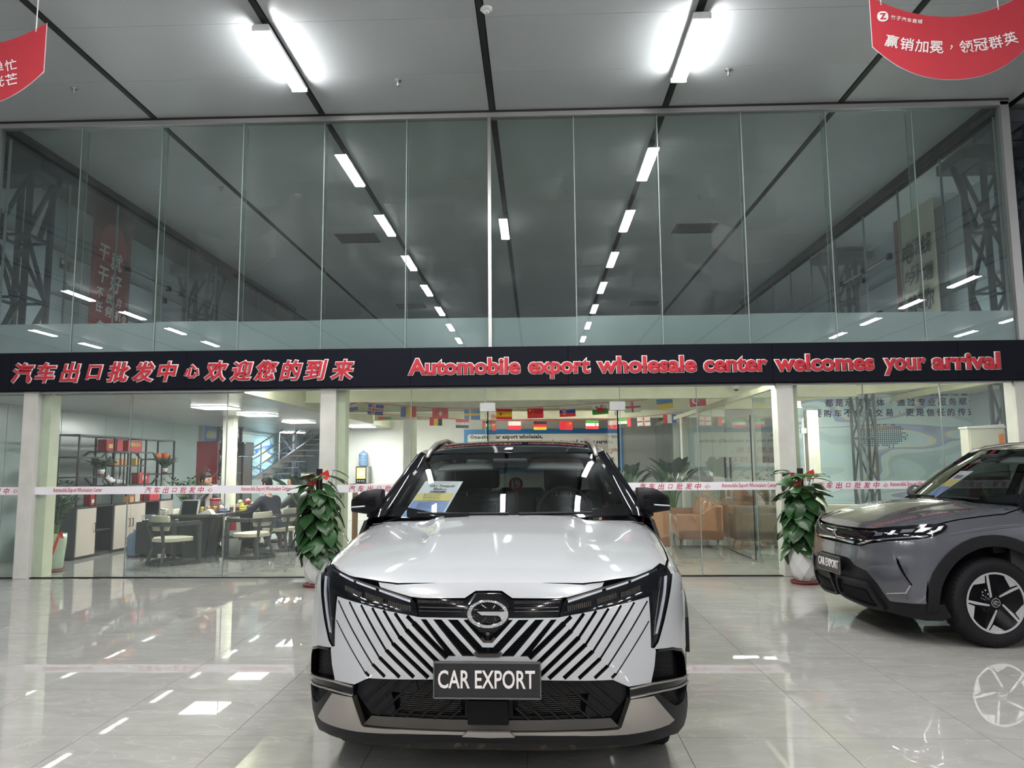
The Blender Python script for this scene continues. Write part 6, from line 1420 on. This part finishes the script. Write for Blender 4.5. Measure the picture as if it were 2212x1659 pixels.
# emblem: oval ring with an inward arm
def ovalpt(a,rx,rz): return (rx*math.cos(a),rz*math.sin(a))
em=MB(); n=48; cz=.8225; yb=F(0,cz).y-.016
for i in range(n):
    a=2*PI*i/n; b=2*PI*(i+1)/n
    if -.02<a%(2*PI)<.30 and False: continue
    wA=.82+.03*math.sin(a); wB=.82+.03*math.sin(b)
    po=[ovalpt(a,.0865,.0575),ovalpt(b,.0865,.0575),ovalpt(b,.0865*wB-.002,.0575*wB-.001),ovalpt(a,.0865*wA-.002,.0575*wA-.001)]
    em.prism([(x,z+cz) for x,z in po],.010,'y',base=yb)
em.prism([(x*.00036,-z*.00036*1.03+cz+.0) for x,z in ((-128,-27),(236,-27),(238,5),(195,70),(150,60),(148,35),(115,18),(-75,14))],.009,'y',base=yb-.001)
lg=em.build('emblem','chrome',car,bevel=.0015); d=MB(); d.lathe([(.066,.0),(.064,-.006),(.02,-.010)],36,axis='y'); dd=d.build('emblem_dish','gloss_black',lg,True,loc=(0,yb+.012,cz)); dd.scale=(1.2,1,.8)
MB().prism([(-.055,.905),(.055,.905),(.085,.862),(.088,.82),(.085,.79),(.03,.742),(-.03,.742),(-.085,.79),(-.088,.82),(-.085,.862)],.02,'y',base=F(0,.82).y-.010).build('emblem_surround','gloss_black',car,bevel=.008)
m=MB(); 
for k in range(7): m.box(-.036+.0115*k,-.030+.0115*k,F(0,.89).y-.014,F(0,.89).y-.006,.880,.897)
m.build('emblem_crown_ribs','satin',car)
MB().ell((0,F(0,.735).y-.006,.742),(.009,.008,.009),10).build('front_camera','cabin2',car,True)
# headlamps
lamp=[(.768,.985),(.725,.967),(.625,.945),(.482,.917),(.398,.896),(.335,.881),(.313,.858),(.300,.809),(.312,.808),(.46,.829),(.57,.847),(.692,.863),(.694,.775),(.692,.656),(.703,.653),(.722,.674),(.757,.756),(.790,.846),(.822,.935),(.806,.966)]
inner_=[(.75,.968),(.625,.935),(.482,.908),(.35,.876),(.325,.85),(.318,.818),(.46,.838),(.57,.856),(.702,.875),(.705,.775),(.703,.675),(.715,.68),(.745,.756),(.775,.846),(.80,.935)]
for s in (1,-1):
    h=patch('headlamp',lamp,F,['gloss_black','gloss_black'],car,res=.035,thick=.05,off=-.004,s=s)
    def MF(x,z,o=0.0): p=F(x,z); return Vector((s*p.x,p.y+o,p.z))
    l_=patch('lens',inner_,F,['lamp_clear','lamp_clear'],car,res=.035,thick=0,off=.004,s=s); l_.parent=h
    def seg(name,mt,pl,off): o=patch(name,pl,F,[mt,mt],car,res=.03,thick=.006,off=off,s=s); o.parent=h
    seg('light_bar','led',[(.335,.868),(.40,.886),(.482,.905),(.482,.898),(.40,.877),(.336,.860)],.0015); seg('light_bar','led',[(.50,.908),(.60,.929),(.60,.922),(.50,.901)],.0015); seg('light_bar','led',[(.615,.932),(.70,.953),(.70,.946),(.615,.925)],.0015); seg('upper_reflector','satin',[(.33,.874),(.40,.892),(.482,.912),(.625,.940),(.745,.965),(.745,.958),(.625,.933),(.482,.906),(.40,.887),(.335,.869)],.001)
    seg('running_light','led',[(.782,.93),(.765,.86),(.735,.770),(.715,.705),(.722,.705),(.746,.77),(.774,.855),(.793,.93)],.001)
    seg('running_light_edge','chrome',[(.757,.93),(.735,.86),(.712,.76),(.705,.70),(.707,.70),(.716,.76),(.740,.86),(.764,.93)],.0015)
    for a0,a1,zz0,zz1 in ((.335,.43,.838,.855),(.46,.54,.862,.880),(.565,.65,.880,.900)):
        mm=MB()
        for k in range(12):
            u=k/11; x=a0+(a1-a0)*u; z=zz0+(zz1-zz0)*u; p=MF(x,z,-.002); mm.box(p.x-.0025,p.x+.0025,p.y-.004,p.y+.004,z-.011,z+.009)
        mm.build('projector_block','satin',h)
    # outer corner panel
    patch('bumper_corner',[(.694,.650),(.706,.647),(.727,.668),(.762,.752),(.795,.842),(.827,.932),(.862,.93),(.888,.90),(.905,.80),(.915,.66),(.918,.40),(.895,.43),(.883,.50),(.875,.565),(.855,.600),(.80,.628),(.722,.641),(.694,.645)],F,['paint_white','plastic2'],car,res=.035,thick=.03,s=s)
    # side intake
    patch('intake_recess',[(.692,.515),(.714,.63),(.722,.636),(.80,.625),(.856,.596),(.878,.56),(.886,.45),(.80,.48),(.69,.506)],F,['plastic2','plastic2'],car,res=.05,thick=0,off=-.04,s=s)
    pass
    patch('intake_ring',[(.722,.639),(.80,.626),(.855,.598),(.877,.56),(.889,.47),(.884,.462),(.870,.555),(.850,.59),(.798,.616),(.722,.630)],F,['gloss_black','gloss_black'],car,res=.04,thick=.03,off=.002,s=s)
    mm=MB()
    for k in range(13):
        z=.520+.0085*k; mm.tube([MF(.705+.006*k/13,z,.030),MF(.80,z-.015,.022)],.0018,4)
    mm.build('intake_fins','plastic',car)
    patch('corner_band',[(.588,.500),(.689,.505),(.74,.500),(.80,.488),(.885,.460),(.886,.432),(.80,.452),(.74,.464),(.690,.466),(.588,.464)],F,['gloss_black','gloss_black'],car,res=.04,thick=.04,off=.002,s=s)
    patch('chrome_strip',[(.588,.503),(.689,.5075),(.74,.5025),(.80,.491),(.888,.463),(.888,.458),(.80,.485),(.74,.4965),(.689,.5015),(.588,.4975)],F,['silver','silver'],car,res=.04,thick=.01,off=.010,s=s)
    patch('chrome_strip',[(.588,.467),(.690,.469),(.74,.466),(.80,.455),(.888,.434),(.888,.427),(.80,.448),(.74,.4595),(.690,.4625),(.588,.4605)],F,['silver','silver'],car,res=.04,thick=.01,off=.010,s=s)
    patch('lower_intake_recess',[(.716,.456),(.884,.42),(.884,.35),(.826,.36),(.80,.37)],F,['plastic2','plastic2'],car,res=.05,thick=0,off=-.03,s=s)
    mm=MB()
    for k in range(10):
        z=.375+.0085*k; mm.tube([MF(.80-.0085*k,z,.012),MF(.835-.0045*k,z-.005,.014)],.0018,4)
    mm.build('lower_intake_fins','plastic',car)
    patch('lower_cladding',[(.692,.455),(.716,.458),(.80,.373),(.828,.362),(.86,.366),(.884,.42),(.89,.425),(.918,.41),(.925,.36),(.905,.29),(.872,.222),(.83,.215),(.78,.236),(.74,.240),(.60,.252),(.503,.266),(.353,.282),(.186,.295),(0,.297),(0,.336),(.186,.336),(.353,.330),(.572,.312),(.765,.303),(.795,.312)],F,['plastic','plastic'],car,res=.05,thick=.04,off=.004,s=s)
# lower grille
lg_=sym([(0,.556),(.22,.556),(.515,.543),(.583,.507),(.587,.461),(.549,.42),(.512,.381),(.35,.388),(0,.388)])
patch('lower_grille_frame',lg_,F,['plastic','plastic'],car,res=.05,thick=.0,off=-.022,holes=[[(.42,.488),(.30,.490),(.10,.490),(.10,.40),(.40,.40)],[(-.42,.488),(-.40,.40),(-.10,.40),(-.10,.490),(-.30,.490)]])
patch('lower_grille_opening',sym([(0,.50),(.44,.50),(.42,.392),(0,.392)]),F,['black','black'],car,res=.08,thick=0,off=-.06)
m=MB()
for s in (1,-1):
    m=MB()
    for k in range(10): m.tube([F(s*(.12+.26*i/6),.405+.0085*k)+Vector((0,.045,0)) for i in range(7)],.0024,4)
    m.build('radiator_fins','satin',car)
for s in (1,-1):
    for k in range(9):
        x0=.50-.062*k+.06; x1=x0-.16
        pz,qz=.548,.388
        def pt(u):
            x=x0+.03+(x1-x0)*(1-0)*u*-1; return None
        P0=(x0-.10-.0,.540); P1=(x0+.035,.392)
        a=Vector((P0[0],P0[1])); b=Vector((P1[0],P1[1]))
        # ribs lean: top toward the centre, bottom outward
        pts=[]
        for i in range(7):
            u=i/6; x=(x0-.13)+.17*u; z=.545-.155*u
            lim=.575-(.0 if z>.46 else (.46-z)*.95)
            if x<.085 or x>lim: continue
            v=F(x,z); pts.append((s*v.x,v.y+.016,v.z))
        if len(pts)>1: MB().tube(pts,.0052,5).build('grille_rib','plastic',car)
patch('silver_skid',sym([(0,.350),(.186,.349),(.352,.347),(.534,.339),(.545,.346),(.586,.458),(.690,.455),(.793,.313),(.765,.305),(.572,.312),(.353,.330),(.186,.336),(0,.337)]),F,['silver','satin'],car,res=.045,thick=.03,off=.012)
patch('skid_ledge',sym([(0,.388),(.35,.388),(.505,.381),(.54,.344),(.352,.348),(0,.351)]),lambda x,z:F(x,z)+Vector((0,(z-.348)*.45,0)),['satin','satin'],car,res=.05,thick=.01,off=.004)
patch('skid_centre_notch',sym([(0,.358),(.085,.358),(.108,.336),(0,.334)]),F,['silver','silver'],car,res=.05,thick=.012,off=.024)
patch('undertray',sym([(0,.300),(.35,.287),(.60,.257),(.74,.242),(.72,.19),(.5,.21),(0,.225)]),F,['dirt','dirt'],car,res=.05,thick=.3,off=-.03)
MB().box(-.084,.084,-.01,.03,-.048,.048).build('radar_cover','plastic2',car,loc=(0,F(0,.43).y-.012,.432),bevel=.004)
patch('tow_cover',[(.30,.505),(.315,.492),(.37,.492),(.385,.51),(.375,.545),(.31,.545)],F,['plastic','plastic'],car,res=.04,thick=.004,off=-.016,s=-1)
plate(W1,car,.5685,-.035)
patch('inner_shell',sym([(0,.93),(.45,.90),(.75,.95),(.88,.90),(.90,.35),(.8,.26),(0,.28)]),F,['cabin','cabin'],car,res=.08,thick=0,off=-.075)
# mirrors
for s in (1,-1):
    m=MB(); T_=Matrix.Translation((s*.885,1.56,1.21))
    sec=[(-.085,.62,.98),(-.08,.85,1.0),(-.02,1.0,1.0),(.05,.93,.86),(.12,.62,.52)]
    V=[];n=16
    for (x,ky,kz) in sec:
        for i in range(n):
            a=2*PI*i/n; ca,sa=math.cos(a),math.sin(a); sg=lambda v:(1 if v>0 else -1)
            yy=.075*ky*sg(ca)*abs(ca)**.7; zz=.082*kz*sg(sa)*abs(sa)**.6
            V.append((s*(.885+x),1.56+yy+.25*max(0,x),1.208+zz-.10*max(0,x-.02)+(-.012 if x>.1 else 0)))
    F_=[(r*n+i,r*n+(i+1)%n,(r+1)*n+(i+1)%n,(r+1)*n+i) for r in range(4) for i in range(n)]+[tuple(range(n)),tuple(4*n+i for i in range(n))]
    m.add(V,F_); h=m.build('side_mirror','plastic',car,True,auto=50)
    mm=MB(); 
    for k in range(6): z=1.19+.011*k; mm.tube([(s*(.835),1.482,z),(s*.90,1.484,z-.001),(s*.96,1.505,z-.004),(s*.995,1.545,z-.008)],.0025,5)
    mm.build('mirror_ribs','plastic2',h); MB().tube([(s*.90,1.480,1.186),(s*.965,1.505,1.180),(s*1.004,1.55,1.176)],.005,6).build('turn_signal','led',h)
    MB().tube([(s*.895,1.56,1.135),(s*.80,1.54,1.10)],[.024,.030],8).build('mirror_arm','plastic',h)
    if s>0:
        m=MB(); n=16; m.tube([(.838,1.552+.033*math.cos(2*PI*i/n),1.118+.036*math.sin(2*PI*i/n)) for i in range(n)],.0055,6,closed=True); m.build('red_string_tie','red_band',h)
# sheet on the dashboard
sh=thing('price_sheet','white, yellow and blue printed sheet standing inside the white car windshield','sheet',(0,0,0)); sh.parent=None
TW=Matrix.Translation((-.212,3.14,0))@Matrix.Rotation(-.02,4,'Z')
def WSp(u,v):  # sheet plane: bilinear between corners measured inside the glass
    BL,BR,TL,TR=[Vector(p) for p in ((-.652,1.385,1.120),(-.395,1.345,1.118),(-.548,1.66,1.335),(-.300,1.64,1.332))]
    return TW@((BL.lerp(BR,u)).lerp(TL.lerp(TR,u),v))
def sheet(nm_,u0,u1,v0,v1,mt,o,par=sh):
    n=(WSp(1,0)-WSp(0,0)).cross(WSp(0,1)-WSp(0,0)).normalized()*o
    if n.y>0: n=-n
    return MB().add([WSp(u0,v0)+n,WSp(u1,v0)+n,WSp(u1,v1)+n,WSp(u0,v1)+n],[(0,1,2,3)]).build(nm_,mt,par)
sheet('paper',0,1,0,1,'white_paper',.0); sheet('yellow_block',.02,.955,.455,.655,'yel_paper',.0012*math.copysign(1,1)); sheet('blue_block',.02,.955,.02,.44,'sky_paper',.0012); sheet('grey_bar',.30,.72,.675,.725,'dotgrey',.0012)
def sheet_text(s_,u,v,w,h,mt='ink',sh_=.0,bo=.01):
    nn=(WSp(1,0)-WSp(0,0)).cross(WSp(0,1)-WSp(0,0)).normalized(); nn=nn if nn.y<0 else -nn
    def mp(X,Z,T): return WSp(X,Z)+nn*(.0022-T*.2)
    src=text_mesh(s_,bo,1.0,0,1); text('lettering',s_,mt,sh,(u,0,v),w=w,h=h,bold=bo,res=1,mapf=mp,thick=.001)
sheet_text('GAC Trumpchi',.53,.855,.66,.085); sheet_text('Emkoo',.53,.775,.34,.065); sheet_text('广汽传祺 影酷',.51,.70,.34,.035); sheet_text('Guangzhou HDM Leading Automobile Trade',.50,.945,.5,.018)
for k,s_ in enumerate(('年 份 Year: 2023','里程 Mileage: 3,000 km','颜色 白色/Color: White White','Engine Capacity: 1.5T')): sheet_text(s_,.40+.02*k,.635-.048*k,.44,.026)
for k,(s_,w) in enumerate((('Panoramic sunroof',.30),('Multi-function wheel',.32),('Electric Rear Door',.30),('Adaptive Cruise Control',.36),('Tire Pressure Monitoring System (TPMS)',.50),('Auto Hold',.18),('Automatic Headlights',.36),('Power tailgate',.30),('Reversing Camera image',.36),('Lane Keeping Assistance System',.48),('Autonomous Emergency Braking (AEB)',.46))): sheet_text(s_,.20+w/2,.405-.035*k,w,.018)
MB().add([],[])
t=thing('number_tag','round red tag with the number 19 standing inside the white car','tag',(0,0,0)); t.matrix_world=TW@Matrix.Translation((.02,2.05,1.395)) if False else TW@Matrix.Translation((-.005,2.62,1.285)); MB().lathe([(.055,0),(.055,.004)],28,axis='y').build('disc','banner_red',t); text('lettering','19','white_paper',t,(0,-.005,0),h=.062,bold=.01,res=2); MB().box(-.01,.01,0,.01,-.25,-.06).build('stick','cab_dark',t)
# ---------------------------------------------------------------- the grey car
W2=Suv(c={},plan=[(0,0),(.3,.018),(.5,.05),(.65,.105),(.75,.18),(.83,.28),(.88,.41),(.905,.6),(.915,.95)],gz=[(.15,.16),(.2,.10),(.35,.02),(.5,0),(.6,0),(.7,.015),(.8,.03),(.88,.07),(.95,.16)],
 zc=[(.05,.868),(.09,.885),(.2,.935),(.35,.985),(.5,1.025),(.7,1.065),(.95,1.095),(1.3,1.12)],W=.915,yflat=.9,L=4.31,roll=.75,dome=.010,sculpt=.025,
 belt_x=.865,belt_z=1.045,tumble=.50,wb=(.75,.95,1.095,.24),wt=(.565,1.62,1.535,.14),roof=[(1.62,1.535),(1.85,1.575),(2.2,1.60),(2.6,1.605),(3.2,1.58),(3.6,1.53),(3.9,1.47)],rx=.12,roof_w=.58,rz_side=1.50,roofmat='paint_grey',cant='paint_grey',railx=.545,rail0=.05,
 ay=.85,ry=3.47,r=.342,arch=.445,yside=.348,door1=1.30,door2=2.25,door3=3.10,style='grey',inset=.115,trim_z=.26,trim_y=.345)
car2=thing('grey_suv','grey metallic SUV with machined alloy wheels at the right edge','car',(2.64,6.81,0),-PI/2+.055)
suv_common(W2,car2,'paint_grey'); G_=W2.F
patch('hood',sym([(0,.060),(.2,.072),(.32,.088),(.43,.108),(.52,.135),(.625,.205),(.723,.295),(.80,.40),(.822,.50),(.838,.75),(.845,1.0),(.80,1.16),(.72,1.15),(.5,1.01),(0,.945)]),W2.H,['paint_grey','plastic2'],car2,res=.05,thick=.02)
for s in (1,-1):
    patch('fender_top',[(.83,.42),(.832,.50),(.848,.75),(.855,1.0),(.81,1.18),(.83,1.30),(.91,1.28),(.912,.95),(.905,.70),(.895,.55),(.875,.44)],W2.H,['paint_grey','plastic2'],car2,res=.04,thick=.02,s=s)
    # lamps
    lo=[(.333,.734),(.427,.737),(.495,.761),(.636,.794),(.802,.825),(.859,.841),(.870,.853),(.880,.898),(.876,.929),(.865,.945),(.821,.941),(.723,.924),(.625,.903),(.516,.870)]
    h=patch('headlamp',lo,G_,['gloss_black','gloss_black'],car2,res=.04,thick=.03,off=.0,s=s)
    def sg2(n_,mt,pl,off): o=patch(n_,pl,G_,[mt,mt],car2,res=.03,thick=.006,off=off,s=s); o.parent=h
    sg2('chrome_blade','chrome',[(.36,.741),(.43,.745),(.50,.769),(.64,.802),(.80,.833),(.855,.848),(.852,.858),(.80,.843),(.64,.815),(.50,.784),(.44,.765)],.006)
    sg2('running_light','led',[(.845,.87),(.858,.865),(.872,.90),(.868,.93),(.858,.925),(.862,.90)],.005); sg2('lens_unit','cabin2',[(.55,.825),(.62,.838),(.62,.862),(.56,.852)],.004); sg2('lens_unit','led',[(.66,.845),(.69,.849),(.70,.882),(.675,.880)],.004); sg2('lens_unit','led',[(.80,.875),(.83,.880),(.845,.915),(.81,.912)],.004); sg2('lens_unit','cabin2',[(.73,.865),(.79,.878),(.79,.90),(.73,.892)],.004)
    # bumper pod and slot
    patch('corner_bumper',[(.333,.728),(.43,.731),(.497,.755),(.638,.788),(.803,.819),(.862,.835),(.873,.848),(.885,.80),(.886,.74),(.872,.607),(.858,.471),(.845,.33),(.787,.325),(.719,.323),(.664,.322),(.592,.457),(.505,.542),(.483,.542),(.352,.567),(.277,.606),(.230,.618),(0,.618),(0,.728)],G_,['paint_grey','plastic2'],car2,holes=[[(.734,.679),(.752,.654),(.811,.470),(.806,.464),(.742,.632)]],res=.035,thick=.03,s=s)
    patch('slot_backing',[(.72,.69),(.76,.66),(.82,.47),(.80,.455),(.73,.62)],G_,['black','black'],car2,res=.05,thick=0,off=-.035,s=s)
    mm=MB()
    for k in range(6):
        z=.655-.030*k; x=.748+.0098*k; p=G_(x-.008,z); q=G_(x+.012,z-.006); mm.bar((s*p.x,p.y+.008,p.z),(s*q.x,q.y+.008,q.z),.006,.01)
    mm.build('slot_fins','plastic',car2)
    patch('scooped_pod',[(.497,.560),(.565,.590),(.728,.622),(.733,.64),(.800,.468),(.78,.398),(.664,.376),(.597,.470)],lambda x,z:G_(x,z)+Vector((0,-.012*math.sin(max(0,min(1,(z-.37)/.24))*PI),0)),['paint_grey','paint_grey'],car2,res=.04,thick=.012,off=.004,s=s)
    patch('pod_edge',[(.664,.380),(.78,.402),(.806,.468),(.801,.470),(.775,.410),(.664,.388)],G_,['alloy','alloy'],car2,res=.04,thick=.004,off=.010,s=s)
    lp=[(.050,.426),(.065,.443),(.087,.449),(.433,.451),(.506,.438),(.562,.342),(.592,.236),(.55,.236),(.461,.226),(.10,.250),(.03,.264),(.022,.325)]; li=[(.075,.418),(.10,.428),(.42,.428),(.475,.412),(.53,.330),(.545,.262),(.46,.248),(.12,.270),(.055,.285),(.050,.33)]
    patch('bumper_loop',smooth_poly(lp,1),G_,['plastic','plastic'],car2,holes=[smooth_poly(li,1)],res=.04,thick=.05,off=.018,s=s)
    patch('loop_grille',[(.10,.372),(.45,.382),(.50,.33),(.51,.262),(.46,.252),(.07,.276)],G_,['plastic2','plastic2'],car2,res=.05,thick=.02,off=-.004,s=s)
    mm=MB()
    for k in range(22):
        x=.10+.017*k; p=G_(x,.368); q=G_(x+.012,.275); mm.bar((s*p.x,p.y-.004,p.z),(s*q.x,q.y-.004,q.z),.005,.008)
    mm.build('grille_fins','plastic',car2)
patch('lower_black_bumper',sym([(0,.62),(.23,.62),(.277,.604),(.352,.565),(.483,.54),(.505,.54),(.592,.455),(.664,.320),(.787,.323),(.866,.33),(.884,.33),(.884,.235),(.86,.20),(.80,.19),(.60,.215),(.45,.222),(0,.245)]),G_,['plastic','plastic'],car2,res=.05,thick=.05,off=-.008)
cl=sym([(0,.866),(.20,.862),(.32,.858),(.431,.858),(.512,.868),(.336,.742),(.225,.750),(0,.757)])
patch('front_lamp_bar',cl,G_,['gloss_black','gloss_black'],car2,res=.04,thick=.03)
patch('chrome_lip',sym([(0,.770),(.225,.762),(.345,.762),(.333,.740),(.225,.747),(0,.754)]),G_,['chrome','chrome'],car2,res=.04,thick=.01,off=.012)
o=text('front_emblem','R','chrome',car2,(0,G_(0,.81).y-.006,.815),h=.05,bold=.01,shear=.3,res=2,thick=.006); MB().tube([(-.045,G_(0,.81).y-.004,.795),(-.02,G_(0,.81).y-.006,.83),(.045,G_(0,.81).y-.004,.83)],.003,5).build('emblem_bar','chrome',o,loc=(0,-G_(0,.81).y+.006,-.815))
plate(W2,car2,.540,-.035,h=.150)
patch('inner_shell',sym([(0,.84),(.5,.86),(.8,.92),(.87,.85),(.87,.3),(0,.3)]),G_,['cabin','cabin'],car2,res=.1,thick=0,off=-.07)
patch('cowl',sym([(0,.93),(.5,.99),(.76,1.15),(.76,1.22),(.5,1.10),(0,1.05)]),lambda x,y:W2.H(x,y)-Vector((0,0,.02)),['plastic','plastic'],car2,res=.1,thick=.01)
for s in (1,-1):
    h=MB().ell((s*1.0,1.36,1.12),(.11,.08,.075),16).build('side_mirror','paint_grey',car2,True); MB().tube([(s*.93,1.36,1.07),(s*.84,1.34,1.03)],.022,8).build('mirror_arm','plastic',h)
MB().lathe([(.012,0),(.012,.003)],16,axis='y').build('parking_sensor','paint_grey',car2,loc=(.775,G_(.775,.362).y-.004,.362))
# sheet in the grey car
s2=thing('price_sheet','printed white, yellow and blue sheet standing inside the grey car windshield','sheet',(0,0,0)); TG=Matrix.Translation((2.64,6.81,0))@Matrix.Rotation(-PI/2+.055,4,'Z')
def sp2(u,v):
    BL,BR,TL,TR=[Vector(p) for p in ((-.42,1.12,1.10),(-.16,1.06,1.10),(-.34,1.43,1.34),(-.10,1.40,1.34))]
    return TG@(BL.lerp(BR,u).lerp(TL.lerp(TR,u),v))
for nm_,u0,u1,v0,v1,mt,o_ in (('paper',0,1,0,1,'white_paper',0),('yellow_block',.04,.96,.42,.66,'yel_paper',.002),('blue_block',.04,.96,.03,.40,'sky_paper',.002),('grey_bar',.2,.8,.72,.84,'dotgrey',.002)):
    n=(sp2(1,0)-sp2(0,0)).cross(sp2(0,1)-sp2(0,0)).normalized(); n=n if n.x<0 else -n
    MB().add([sp2(u0,v0)+n*o_,sp2(u1,v0)+n*o_,sp2(u1,v1)+n*o_,sp2(u0,v1)+n*o_],[(0,1,2,3)]).build(nm_,mt,s2)
